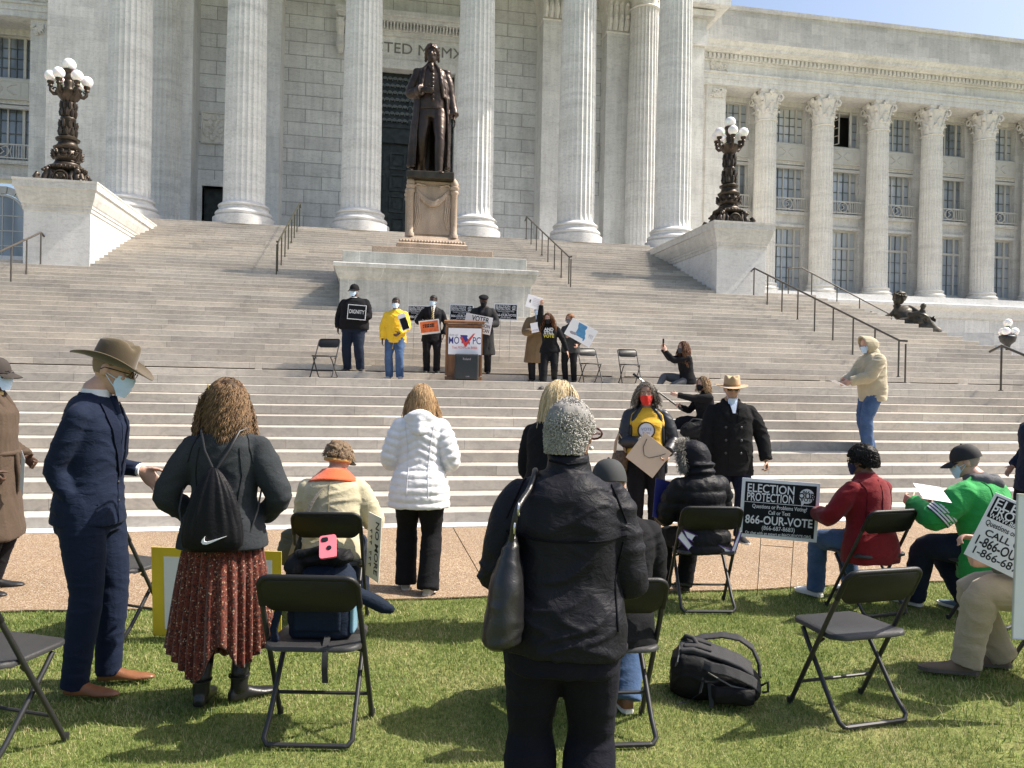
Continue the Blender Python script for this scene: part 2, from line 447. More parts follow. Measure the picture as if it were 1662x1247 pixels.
for x in (-9.12, 13.25): column(x, 36.7, me_sh, me_ba, me_ca)

# portico back wall with its openings, antae and door
YW = 38.0
def wallrun(mb, segs, y0, y1, z0, z1):
    for a, b in segs: mb.box(a, b, y0, y1, z0, z1)
wl = MB()
DX0, DX1, DZ = -.35, 3.95, 16.85
wallrun(wl, [(-9.3, -7.75), (-6.2, DX0-.5), (DX1+.5, 9.7), (11.2, 14.6)], YW, YW+1.2, ZS, 30)
wl.box(DX0-.5, DX1+.5, YW, YW+1.2, DZ+2.3, 30)
wl.box(-7.75, -6.2, YW, YW+1.2, 10.6, 30); wl.box(9.7, 11.2, YW, YW+1.2, 10.6, 30)
build_split(wl, lambda c: 0 if c.x < -7 else 1 if c.x < 1 and c.z < 25 and c.x < .2 else 2 if c.x < 3 else 3 if c.x < 9.7 else 4, 'portico_wall', M_wall, hall)
for x0, x1, yf in ((-9.2, -7.95, 36.5), (-5.4, -4.17, 36.5), (8.05, 9.3, 36.5), (11.45, 12.8, 37.1)):
    a = MB(); a.box(x0, x1, yf, YW+.1, ZS, 19.3); an = a.build('pilaster', M_ashlar, hall)
    b = MB(); molded(b, x0, x1, yf, YW-.05, [(.03, 19.3), (.07, 19.36), (.02, 19.42), (.02, 20.0), (.22, 21.1), (.3, 21.2), (.3, 21.45)])
    rs = random.Random(int(x0*10))
    for r_ in range(2):
        for i in range(5):
            xx = x0+.08+(x1-x0-.16)*i/4; z = 19.45+r_*.62
            b.tube([(xx, yf-.03, z), (xx+.02, yf-.12, z+.3), (xx, yf-.22, z+.55), (xx-.01, yf-.33, z+.6), (xx, yf-.34, z+.5)], [.13, .15, .13, .09, .05], 6)
    for xx in (x0-.05, x1+.05):
        b.tube([(xx+.09*math.cos(q*.7)*(1-q*.08), yf-.25, 20.85+.13*math.sin(q*.7)*(1-q*.08)) for q in range(10)], .06, 6)
    b.build('capital', M_carve, an, 50)
# great door
ds = MB()
for xa, xb in ((DX0-.5, DX0), (DX1, DX1+.5)): ds.box(xa, xb, YW-.12, YW+.9, ZS, DZ+.45)
ds.box(DX0, DX1, YW-.12, YW+.9, DZ, DZ+.45)
ds.box(DX0-.95, DX1+.95, YW-.06, YW+.1, DZ+.452, DZ+1.55)
ds.box(DX0-1.0, DX1+1.0, YW-.22, YW+.1, DZ+1.552, DZ+1.75)
ds.box(DX0-1.35, DX1+1.35, YW-.75, YW+.1, DZ+2.05, DZ+2.2); ds.box(DX0-1.45, DX1+1.45, YW-.9, YW+.1, DZ+2.202, DZ+2.45)
for i in range(44):
    x = DX0-1.25+i*(DX1-DX0+2.5)/43; ds.box(x-.035, x+.035, YW-.6, YW-.2, DZ+1.79, DZ+2.05)
ds.box(DX0-1.2, DX1+1.2, YW-.3, YW+.1, DZ+1.752, DZ+2.049)
for xx in (DX0-1.25, DX1+1.25):                          # scrolled brackets
    ds.tube([(xx, YW-.1, DZ+.5), (xx, YW-.25, DZ+.8), (xx, YW-.22, DZ+1.3), (xx, YW-.45, DZ+1.75), (xx, YW-.5, DZ+2.0)], [.14, .2, .16, .22, .2], 8)
dsur = ds.build('door_surround', M_ashlar, hall, bevel=.01)
def text_mesh(body, size, depth=.01, align='CENTER', bold=0, font=None, sx=1):
    cu = bpy.data.curves.new('lettering', 'FONT'); cu.body = body; cu.size = size; cu.extrude = depth; cu.align_x = align; cu.align_y = 'CENTER'; cu.offset = bold*size; cu.resolution_u = 3
    o = bpy.data.objects.new('tmp', cu); C.objects.link(o)
    dg = bpy.context.evaluated_depsgraph_get(); me = bpy.data.meshes.new_from_object(o.evaluated_get(dg)); me.name = 'lettering'
    bpy.data.objects.remove(o); bpy.data.curves.remove(cu)
    if sx != 1: me.transform(Matrix.Diagonal((sx, 1, 1, 1)))
    return me
M_inc = plain('incised letters', (.20, .19, .17), .8)
tm = text_mesh('ERECTED MCMXV', .72, .012, sx=1.06)
lt = link('lettering', tm, M_inc, dsur); lt.rotation_euler = (PI/2, 0, 0); lt.location = (1.75, YW-.072, DZ+.98)
dr = MB(); dr.box(DX0, DX1, YW+.5, YW+.62, ZS, DZ)
mid = (DX0+DX1)/2
for s in (0, 1):
    xa = DX0+.12 if s == 0 else mid+.06; xb = mid-.06 if s == 0 else DX1-.12; pw = (xb-xa)
    for c in range(2):
        for r_ in range(5):
            x0 = xa+pw*c/2+.1; x1 = xa+pw*(c+1)/2-.1; z0 = ZS+.25+r_*1.06; z1 = z0+.86
            for (q0, q1, w0, w1) in ((x0, x1, z0, z0+.1), (x0, x1, z1-.1, z1), (x0, x0+.1, z0+.1, z1-.1), (x1-.1, x1, z0+.1, z1-.1)): dr.box(q0, q1, YW+.42, YW+.51, w0, w1)
            dr.box(x0+.2, x1-.2, YW+.45, YW+.51, z0+.2, z1-.2)
dr.box(DX0, DX1, YW+.3, YW+.51, 13.35, 13.6); dr.box(DX0, DX1, YW+.36, YW+.51, 13.6, 14.1); dr.box(DX0, DX1, YW+.28, YW+.51, 14.1, 14.25)
for xx in (DX0+.06, mid, DX1-.06): dr.box(xx-.06, xx+.06, YW+.38, YW+.51, ZS, DZ)
gro = dr.build('bronze_door', M_door, hall)
gl = MB()
for r_ in range(7):
    for c in range(17):
        x = DX0+.15+c*.25+(.125 if r_ % 2 else 0); z = 14.4+r_*.34
        if x > DX1-.15: continue
        gl.tube([(x+.13*math.cos(PI*q/6), YW+.40, z+.17*math.sin(PI*q/6)) for q in range(7)], .026, 5)
        gl.ball((x, YW+.42, z+.1), (.085, .02, .055), 8, 6)
gl.build('door_grille', plain('worn bronze grille', (.16, .18, .18), .4, .5), gro, 50)
for x0, x1 in ((-7.75, -6.2), (9.7, 11.2)):
    d = MB(); d.box(x0, x1, YW+.45, YW+.55, ZS, 10.6); sd = d.build('side_door', M_door, hall)
    f = MB(); f.box(x0-.28, x0, YW-.08, YW+.5, ZS, 10.9); f.box(x1, x1+.28, YW-.08, YW+.5, ZS, 10.9); f.box(x0, x1, YW-.08, YW+.5, 10.6, 10.9)
    f.build('door_frame', M_ashlar, sd, bevel=.02)
    p = MB(); zc = 13.3
    p.box(x0-.1, x1+.1, YW-.06, YW+.02, zc-.75, zc+.75); rs = random.Random(4)
    p.tube([(x0-.06+(x1-x0+.12)*u, YW-.08, zc+v) for u, v in ((0, -.7), (1, -.7), (1, .7), (0, .7))], .06, 6, closed=True)
    for i in range(60): p.ball((rs.uniform(x0+.1, x1-.1), YW-.07, rs.uniform(zc-.55, zc+.55)), (rs.uniform(.05, .14), .07, rs.uniform(.05, .14)), 7, 5)
    p.build('relief_panel', M_carve, hall, 60)
# main block beside the portico, ceiling and entablature over the columns
blk = MB()
blk.box(-17.9, -9.31, 47.0, 52, 1.6, 30); blk.box(14.61, 19.75, 44.0, 52, 1.6, 30)
build_split(blk, lambda c: c.x < 0, 'main_block_wall', M_rust, hall)
ent = MB()
def entab(x0, x1, y, z0=CT, back=52):
    """one run of architrave, frieze, dentils and cornice facing the viewer"""
    ent.box(x0, x1, y+.05, back, z0, z0+.36); ent.box(x0, x1, y, back, z0+.365, z0+.72); ent.box(x0, x1, y-.12, back, z0+.725, z0+.84)
    ent.box(x0, x1, y+.06, back, z0+.845, z0+1.52); ent.box(x0, x1, y-.1, back, z0+1.525, z0+1.63)
    n = int((x1-x0)/.31)
    for i in range(n):
        x = x0+(i+.5)*(x1-x0)/n; ent.box(x-.09, x+.09, y-.36, y+.0, z0+1.655, z0+1.96)
    ent.box(x0, x1, y-.2, back, z0+1.645, z0+1.98)
    ent.rings([[Vector((xx, y+.3, z0+1.985)), Vector((xx, y-.42, z0+1.985)), Vector((xx, y-.46, z0+2.06)), Vector((xx, y-.92, z0+2.09)), Vector((xx, y-.95, z0+2.26)), Vector((xx, y-1.0, z0+2.27)), Vector((xx, y-1.2, z0+2.5)), Vector((xx, y+.3, z0+2.62))] for xx in (x0, x1)])
entab(20.0, 75, 49.15); entab(-75, -9.35, 49.15-.0)
entab(-10.5, 14.3, 31.15, CT, 33.0)
ent.box(-10.5, -8.1, 33.0, 44, CT+.01, CT+3.4); ent.box(12.2, 14.3, 33.0, 44, CT+.01, CT+3.4)
ent.box(-10.4, 14.2, 33.0, 44, CT+1.2, CT+3.3)
ent.box(14.62, 19.9, 43.8, 48.5, CT, CT+.9); ent.box(14.62, 20.2, 43.5, 48.5, CT+1.65, CT+2.0); ent.box(14.62, 20.9, 42.9, 48.5, CT+2.1, CT+2.5); ent.box(14.7, 19.8, 43.9, 48.5, CT+.9, CT+2.1)
eno = build_split(ent, lambda c: 0 if c.x < -9 and c.y > 45 else 2 if c.x > 14.5 else 1, 'entablature', M_ashlar, hall)[0]
pp = MB()
for x0, x1 in ((18.9, 75), (-75, -9.3)):
    pp.box(x0, x1, 49.6, 54, 24.7, 27.72); pp.box(x0-.1, x1, 49.45, 54.1, 27.72, 27.98)
build_split(pp, lambda c: c.x < 0, 'parapet', stone('parapet stone', (.64, .625, .58), bw=1.7, bh=.72, groove=.006, mortar=.75, spread=.22), hall)
# carved friezes at the corners
cf = MB(); rs = random.Random(12)
def carve(x0, x1, y, z0, z1, n=40):
    for i in range(n):
        xx = rs.uniform(x0, x1); zz = rs.uniform(z0, z1); r0 = rs.uniform(.08, .2)
        cf.tube([(xx+r0*math.cos(q*.8)*(1-q*.09), y-.04, zz+r0*math.sin(q*.8)*(1-q*.09)) for q in range(8)], .045, 5)
carve(22.6, 23.7, 49.2, CT+.9, CT+1.45, 26); carve(-19.5, -17.9, 49.2, CT+.9, CT+1.45, 40); carve(-17, -11, 49.2, CT+.9, CT+1.45, 110)
carve(22.6, 23.7, 49.35, 21.5, 22.0, 22); carve(-19.6, -18.0, 49.35, 21.5, 22.0, 28)
build_split(cf, lambda c: (c.x < -17.8, c.x < 0, c.z < CT), 'carved_frieze', M_carve, eno, smooth=60)

# the wings: strips, columns, windows, basement
RW = .80; ZB = 8.45
mw_sh = fluted(RW, ZB+.62, 20.35, .14, rows=7, k=6); mw_ba = att_base(RW, ZB, .62); mw_ca = corinth(RW*.87, 20.35, CT-20.35)
for x in [27.15+4.41*k for k in range(8)]+[-23.85-4.41*k for k in range(3)]: column(x, 50.0, mw_sh, mw_ba, mw_ca, None, M_shaft2, M_carve)
st = MB(); st.box(22.4, 23.8, 49.4, 52, 1.6, CT); st.box(-19.7, -17.9, 49.4, 52, 1.6, CT); st.box(-17.9, -9.4, 49.3, 52, 1.6, CT); st.box(19.75, 22.4, 49.6, 52, 1.6, CT)
build_split(st, lambda c: c.x < 0, 'corner_wall', M_rust, hall)
bays = [24.95+4.41*k for k in range(8)]+[-21.65-4.41*k for k in range(3)]
wv = MB(); sp = []
for xb in bays:
    L, R2 = xb-2.205, xb+2.205
    for a, b in ((L, xb-1.45), (xb+1.45, R2)): wv.box(a, b, 51.0, 52.2, 1.6, CT+.01)
    for z0, z1 in ((1.6, 8.85), (13.3, 14.45), (17.85, 19.4), (22.0, CT)): wv.box(xb-1.45, xb+1.45, 51.1, 52.2, z0, z1)
    wv.box(xb-1.62, xb+1.62, 50.85, 51.3, 14.2, 14.42); wv.box(xb-1.62, xb+1.62, 50.95, 51.25, 13.32, 13.5)
build_split(wv, lambda c: c.x < 0, 'wing_wall', M_rust, hall)
def window(xb, z0, z1, transom=None, rows=4, opened=False):
    f = MB(); y = 51.42; xs = [xb-1.45, xb-.98, xb-.83, xb+.83, xb+.98, xb+1.45]
    def bar(a, b, c, d, dy=.05): f.box(a, b, y-dy, y+.06, c, d)
    for xx in (xs[0], xs[5]): bar(xx-.07 if xx > xb else xx, xx if xx > xb else xx+.07, z0, z1, .09)
    bar(xs[1], xs[2], z0, z1, .1); bar(xs[3], xs[4], z0, z1, .1)
    bar(xs[0]+.07, xs[5]-.07, z1-.1, z1, .08); bar(xs[0]+.07, xs[5]-.07, z0, z0+.12, .08)
    tops = [z1-.1]
    if transom: bar(xs[0]+.07, xs[5]-.07, transom-.08, transom+.08, .085)
    mu = MB(); zz0, zz1 = z0+.12, (transom-.08 if transom else z1-.1)
    for a, b, k in ((xs[0]+.07, xs[1], 1), (xs[2], xs[3], 3 if False else 4), (xs[4], xs[5]-.07, 1)):
        if opened and k == 4: continue
        for i in range(1, k):
            xx = a+(b-a)*i/k; hw = .05 if i == 2 else .017; (f if i == 2 else mu).box(xx-hw, xx+hw, y-.02, y+.05, zz0, z1-.1)
        for r_ in range(1, rows):
            zz = zz0+(zz1-zz0)*r_/rows; mu.box(a, b, y-.018, y+.048, zz-.017, zz+.017)
    w_ = f.build('window', M_frame, hall); mu.build('muntin', M_munt, w_)
    g = MB(); 
    if opened:
        g.box(xs[0], xs[2], y+.062, y+.09, z0, z1); g.box(xs[3], xs[5], y+.062, y+.09, z0, z1)
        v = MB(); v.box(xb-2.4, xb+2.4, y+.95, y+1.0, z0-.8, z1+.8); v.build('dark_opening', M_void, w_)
        for s in (-1, 1):
            c = MB(); M = Matrix.Translation((xb+s*.83, y, 0)) @ Matrix.Rotation(s*rad(62), 4, 'Z')
            for q0, q1, a, b in ((0, .06, z0+.1, z1-.1), (.74, .8, z0+.1, z1-.1)): c.box(min(-s*q0, -s*q1), max(-s*q0, -s*q1), -.03, .03, a, b, M)
            c.box(min(-s*.37, -s*.4), max(-s*.37, -s*.4), -.02, .02, z0+.1, z1-.1, M)
            for r_ in range(rows+1):
                zz = z0+.12+(z1-z0-.26)*r_/rows; c.box(min(-s*.06, -s*.74), max(-s*.06, -s*.74), -.02, .02, zz-.025, zz+.025, M)
            c.build('casement', M_frame, w_)
    else: g.box(xs[0], xs[5], y+.062, y+.09, z0, z1)
    link('pane', g.mesh('pane'), M_glass, w_)
rs = random.Random(8)
rail0 = None
for k, xb in enumerate(bays):
    if xb > 0: window(xb, 8.85, 13.3, 12.05, 4)
    window(xb, 14.45, 17.85, None, 4); window(xb, 19.4, 22.0, None, 4, opened=(k == 2))
    s = MB(); s.box(xb-1.45, xb+1.45, 50.93, 51.12, 18.08, 19.3)
    s.box(xb-1.3, xb+1.3, 50.91, 50.95, 18.2, 18.25); s.box(xb-1.3, xb+1.3, 50.91, 50.95, 19.12, 19.17)
    for xx in (xb-.85, xb+.85, xb-1.3, xb+1.27): s.box(xx-.02, xx+.02, 50.91, 50.95, 18.25, 19.12)
    for a in (.5, -.5, PI-.5, PI+.5): s.tube([(xb+.12*math.cos(a), 50.92, 18.68+.1*math.sin(a)), (xb+.45*math.cos(a)-.1*math.sin(a), 50.9, 18.68+.55*math.sin(a)), (xb+.75*math.cos(a), 50.92, 18.68+.6*math.sin(a))], [.03, .045, .02], 5)
    s.box(xb-1.45, xb+1.45, 51.0, 51.2, 17.55, 17.75)
    s.build('spandrel_panel', M_frame, hall)
    b = MB(); y = 50.75
    b.box(xb-1.55, xb+1.55, y-.03, y+.03, 15.3, 15.37); b.box(xb-1.55, xb+1.55, y-.03, y+.03, 14.5, 14.56)
    for i in range(21):
        xx = xb-1.5+i*.15
        if abs(xx-xb) > .5: b.box(xx-.02, xx+.02, y-.02, y+.02, 14.56, 15.3)
    b.tube([(xb+.36*math.cos(q*PI/8), y, 14.93+.36*math.sin(q*PI/8)) for q in range(16)], .035, 6, closed=True)
    b.tube([(xb-.5, y, 14.56), (xb-.42, y, 14.93), (xb-.5, y, 15.3)], .025, 5); b.tube([(xb+.5, y, 14.56), (xb+.42, y, 14.93), (xb+.5, y, 15.3)], .025, 5)
    b.tube([(xb-.15, y, 14.7), (xb+.1, y, 14.9), (xb-.1, y, 15.1), (xb+.15, y, 15.2)], .035, 5)
    b.build('balcony_rail', M_frame, hall, 50)
# basement of the right wing, arched windows on the left
bm_ = MB(); bm_.box(22.45, 75, 48.9, 51.05, 1.6, 7.0); bm_.box(-75, -17.8, 48.9, 50.9, 1.6, 7.0)
build_split(bm_, lambda c: c.x < 0, 'basement_wall', M_basew, hall)
lg = MB()
for x0, x1 in ((22.4, 75), (-75, -17.7)):
    lg.rings([[Vector((xx, 51.05, 7.0)), Vector((xx, 48.75, 7.0)), Vector((xx, 48.7, 7.45)), Vector((xx, 48.3, 7.7)), Vector((xx, 48.3, 7.9)), Vector((xx, 48.75, 8.0)), Vector((xx, 48.8, 8.42)), Vector((xx, 51.05, 8.44))] for xx in (x0, x1)])
build_split(lg, lambda c: c.x < 0, 'wing_ledge', M_marble, hall)
for xb in (33.8, 45.2, 52):
    f = MB(); f.box(xb-.7, xb+.7, 48.84, 48.9, 3.4, 5.3); f.box(xb-.62, xb+.62, 48.82, 48.88, 3.5, 5.2)
    wq = f.build('basement_window', M_frame, hall); g = MB(); g.box(xb-.55, xb-.03, 48.80, 48.83, 3.6, 5.1); g.box(xb+.03, xb+.55, 48.80, 48.83, 3.6, 5.1); link('pane', g.mesh('pane'), M_glass, wq)
for xb in [b for b in bays if b < 0]:
    f = MB(); y = 50.98; rr = 1.15; zc = 11.1
    arc = [(xb+(rr+.12)*math.cos(PI*q/16), zc+(rr+.12)*math.sin(PI*q/16)) for q in range(17)]; arci = [(xb+rr*math.cos(PI*q/16), zc+rr*math.sin(PI*q/16)) for q in range(17)]
    for a, b, c, d in zip(arc, arc[1:], arci, arci[1:]): f.prism([a, b, d, c], y-.12, y+.05)
    for q in range(9):                                  # voussoirs
        a0, a1 = PI*q/9+.02, PI*(q+1)/9-.02
        f.prism([(xb+1.32*math.cos(a0), zc+1.32*math.sin(a0)), (xb+1.75*math.cos(a0), zc+1.75*math.sin(a0)), (xb+1.75*math.cos(a1), zc+1.75*math.sin(a1)), (xb+1.32*math.cos(a1), zc+1.32*math.sin(a1))], y-.16, y+.05)
    f.box(xb-rr-.12, xb-rr, y-.12, y+.05, 8.6, zc); f.box(xb+rr, xb+rr+.12, y-.12, y+.05, 8.6, zc); f.box(xb-rr-.3, xb+rr+.3, y-.2, y+.05, 8.45, 8.6)
    f.box(xb-.03, xb+.03, y-.07, y, 8.6, zc+rr); f.box(xb-.6, xb-.56, y-.06, y, 8.6, zc+.95); f.box(xb+.56, xb+.6, y-.06, y, 8.6, zc+.95)
    for z in (9.3, 10.2, 11.1): f.box(xb-rr, xb+rr, y-.055, y, z-.03, z+.03)
    wq = f.build('arched_window', M_frame, hall)
    g = MB(); g.prism(arci+[(xb-rr, 8.6), (xb+rr, 8.6)], y-.03, y-.01); link('pane', g.mesh('pane'), M_glass, wq)

# ---------------------------------------------------------------- stair pedestals and the statue's platform
def pedestal(x0, x1, label):
    t = empty('stair_pedestal', ((x0+x1)/2, 23.8, zn(34)), 0, label, 'pedestal', 'pedestals beside the upper steps')
    Mi = Matrix.Translation(-t.location)
    b = MB(); b.box(x0, x1, 23.8, 32.5, zn(34)-.1, 6.3); me = b.mesh('body'); me.transform(Mi); link('body', me, M_marble, t)
    c = MB(); molded(c, x0, x1, 23.8, 32.5, [(.004, 6.28), (.03, 6.31), (.03, 6.4), (.055, 6.42), (.055, 6.48), (.08, 6.52), (.15, 6.72), (.18, 6.86), (.19, 6.90), (.225, 6.905), (.225, 7.08), (.24, 7.1), (.24, 7.15)])
    me = c.mesh('cornice'); me.transform(Mi); link('cornice', me, stone('cornice marble '+label[:5], (.62, .61, .58), var=.1), t)
    return t
PEDL = pedestal(-9.58, -7.85, 'broad marble pedestal on the left of the upper steps, its inner side in full sun')
PEDR = pedestal(11.27, 13.0, 'broad marble pedestal on the right of the upper steps, its inner side in shade')
pt = empty('statue_platform', (1.78, 20.4, 3.4), 0, 'wide pale stone platform with a thin cornice under the bronze statue', 'platform')
Mi = Matrix.Translation(-pt.location)
def ppart(name, mb, mat, bevel=0):
    me = mb.mesh(name); me.transform(Mi); o = link(name, me, mat, pt)
    if bevel: bb = o.modifiers.new('bevel', 'BEVEL'); bb.width = bevel; bb.segments = 2; bb.limit_method = 'ANGLE'
M_plat = stone('platform stone', (.60, .595, .555), bw=1.55, bh=1.2, groove=.008, mortar=1.25, spread=.1, streak=.14, zoff=.3)
b = MB(); b.box(-.76, 4.3, 20.4, 24.4, 2.0, 4.33); b.box(-.95, 4.5, 20.1, 24, 2.0, 3.35); ppart('body', b, M_plat, .01)
b = MB(); molded(b, -.76, 4.3, 20.4, 24.4, [(.004, 4.31), (.05, 4.36), (.11, 4.5), (.12, 4.6), (.17, 4.605), (.17, 4.7), (.15, 4.72)]); ppart('cornice', b, M_plat)
b = MB(); b.box(-.72, 4.26, 20.9, 24.6, 4.6, 5.12); ppart('upper_course', b, M_plat, .01)
# ---------------------------------------------------------------- figures
TS = bpy.data.scenes.new('workbench')
def remesh(mb, voxel, it=5, fac=.5, name='body'):
    me = bpy.data.meshes.new(name+'_raw'); me.from_pydata(mb.v, [], mb.f); me.update()
    bm = bmesh.new(); bm.from_mesh(me); bmesh.ops.recalc_face_normals(bm, faces=bm.faces); bm.to_mesh(me); bm.free()
    o = bpy.data.objects.new('raw', me); TS.collection.objects.link(o)
    r = o.modifiers.new('r', 'REMESH'); r.mode = 'VOXEL'; r.voxel_size = voxel; r.use_smooth_shade = True
    s = o.modifiers.new('s', 'SMOOTH'); s.iterations = it; s.factor = fac
    with bpy.context.temp_override(scene=TS, view_layer=TS.view_layers[0]):
        dg = bpy.context.evaluated_depsgraph_get(); dg.update()
        out = bpy.data.meshes.new_from_object(o.evaluated_get(dg)); out.name = name
    bpy.data.objects.remove(o); bpy.data.meshes.remove(me)
    return out
def getco(me):
    a = np.empty(len(me.vertices)*3, 'f4'); me.vertices.foreach_get('co', a); return a.reshape(-1, 3)
def getno(me):
    a = np.empty(len(me.vertices)*3, 'f4'); me.vertices.foreach_get('normal', a); return a.reshape(-1, 3)
def setco(me, a): me.vertices.foreach_set('co', np.ascontiguousarray(a, 'f4').ravel()); me.update()
def vnoise(p, seed=0):
    """smooth value noise, -1..1"""
    p = np.asarray(p, 'f8'); i = np.floor(p).astype(np.int64); f = p-i; u = f*f*(3-2*f); r = 0
    for dx in (0, 1):
        for dy in (0, 1):
            for dz in (0, 1):
                h = (i[:, 0]+dx)*374761393+(i[:, 1]+dy)*668265263+(i[:, 2]+dz)*2147483647+seed*144665
                h = (h ^ (h >> 13))*1274126177 & 0x7fffffff; h = (h ^ (h >> 16)) & 0xffff
                wgt = (u[:, 0] if dx else 1-u[:, 0])*(u[:, 1] if dy else 1-u[:, 1])*(u[:, 2] if dz else 1-u[:, 2])
                r = r+wgt*(h/32767.5-1)
    return r
def wrinkle(me, amp=.008, seed=0, vert=False):
    p = getco(me); n = getno(me)
    wp = p+.05*np.stack([vnoise(p*6, seed+1), vnoise(p*6, seed+2), vnoise(p*6, seed+3)], 1)
    if vert: a = 1-np.abs(vnoise(wp*(16, 16, 3.0), seed+4)); b = vnoise(wp*(7, 7, 2.5), seed+5)
    else:
        q = np.stack([wp[:, 0]+wp[:, 2]*.55, wp[:, 1], wp[:, 2]-wp[:, 0]*.4], 1)
        a = 1-np.abs(vnoise(q*(4, 5, 14), seed+4)); b = vnoise(wp*(8, 8, 5), seed+5)
        q2 = np.stack([wp[:, 0]-wp[:, 2]*.6, wp[:, 1], wp[:, 2]+wp[:, 0]*.5], 1)
        a = np.maximum(a, .9*(1-np.abs(vnoise(q2*(6, 6, 13), seed+9))))
    d = amp*((a**3-.35)*1.0+.8*b)
    setco(me, p+n*d[:, None])

# head profile: z, half width, half depth, centre y   (metres for a head .232 high)
HP = [(0, .022, .02, .058), (.012, .038, .038, .05), (.03, .05, .056, .038), (.055, .059, .074, .022), (.085, .066, .087, .008), (.115, .072, .094, .001), (.145, .0755, .0975, -.003), (.175, .0745, .096, -.005), (.2, .064, .082, -.006), (.218, .046, .06, -.006), (.229, .024, .032, -.006), (.232, .006, .008, -.006)]
def hp(z):
    z = max(0, min(.232, z))
    for (z0, a0, b0, c0), (z1, a1, b1, c1) in zip(HP, HP[1:]):
        if z <= z1:
            t = (z-z0)/(z1-z0); return a0+(a1-a0)*t, b0+(b1-b0)*t, c0+(c1-c0)*t
def hpt(th, z, off=0):
    """th from the front (+y) towards +x"""
    a, b, c = hp(z); return Vector(((a+off)*math.sin(th), c+(b+off)*math.cos(th), z))
def hdome(th, ph, off=0):
    """hair coordinates: ph 0 crown .. 1 at ear level, below that straight down"""
    if ph <= 1:
        z = .115+(.117+off)*math.cos(ph*PI/2); s = math.sin(ph*PI/2)
        return Vector(((.076+off)*s*math.sin(th), -.004+(.0985+off)*s*math.cos(th), z))
    z = .115-(ph-1)*.115; a, b, c = hp(max(0.03, z)); return Vector(((.076+off)*math.sin(th), -.004+(.0985+off)*math.cos(th), z))

from mathutils.bvhtree import BVHTree
BV = {}
def stick(f, o, x, z, d='back', out=.002):
    """the place on garment o that lies behind (or before, beside) the body axis at height z"""
    if o.name not in BV: me = o.data; BV[o.name] = BVHTree.FromPolygons([v.co for v in me.vertices], [tuple(p.vertices) for p in me.polygons])
    c = f.P+f.u*((z-f.P.z)/f.u.z)
    dv, sv = {'back': (-f.fd, f.rt), 'front': (f.fd, f.rt), 'right': (f.rt, f.fd), 'left': (-f.rt, f.fd)}[d]
    h = BV[o.name].ray_cast(c+sv*x+dv*1.5, -dv, 1.6)
    return h[0]+h[1]*out if h[0] is not None else None
def seam(f, o, pts, mat, d='back', r=.0028, name='seam', n=10):
    q = []
    for (x0, z0), (x1, z1) in zip(pts, pts[1:]): q += [stick(f, o, x0+(x1-x0)*k/n, z0+(z1-z0)*k/n, d) for k in range(n)]
    q.append(stick(f, o, *pts[-1], d)); q = [p for p in q if p is not None]; k = [q[0]]
    for p in q[1:]:
        if (p-k[-1]).length < .07: k.append(p)
        else: break
    b = MB(); b.tube(k, r, 6); return f.part(name, b, mat) if len(k) > 1 else None
def patch(f, o, fx, mat, d='front', name='pocket', th=.005, n=8, m=8, out=.006):
    """fx(u, v) -> (x, z)"""
    P = [[stick(f, o, *fx(i/n, j/m), d, out) for i in range(n+1)] for j in range(m+1)]; P = [r for r in P if all(p is not None for p in r)]; b = MB(); b.sheet(P, th); return f.part(name, b, mat)
def lapel_pair(f, o, z0, z1, mat, w=.075, gap=.012, name='lapel'):
    for g in (1, -1):
        patch(f, o, lambda u, v: (g*(gap+.05*(1-v)**1.2+w*u*(math.sin(PI*min(1, .18+v*.82))**.7)*(1-.55*v)), z1+(z0-z1)*v), mat, 'front', name, .006, 5, 12, .007)
def buttons(f, o, pts, mat, d='front', r=.010):
    for x, z in pts:
        if stick(f, o, x, z, d) is None: continue
        b = MB(); b.ball(stick(f, o, x, z, d, .003), (r, r*.6, r), 10, 6); f.part('button', b, mat)

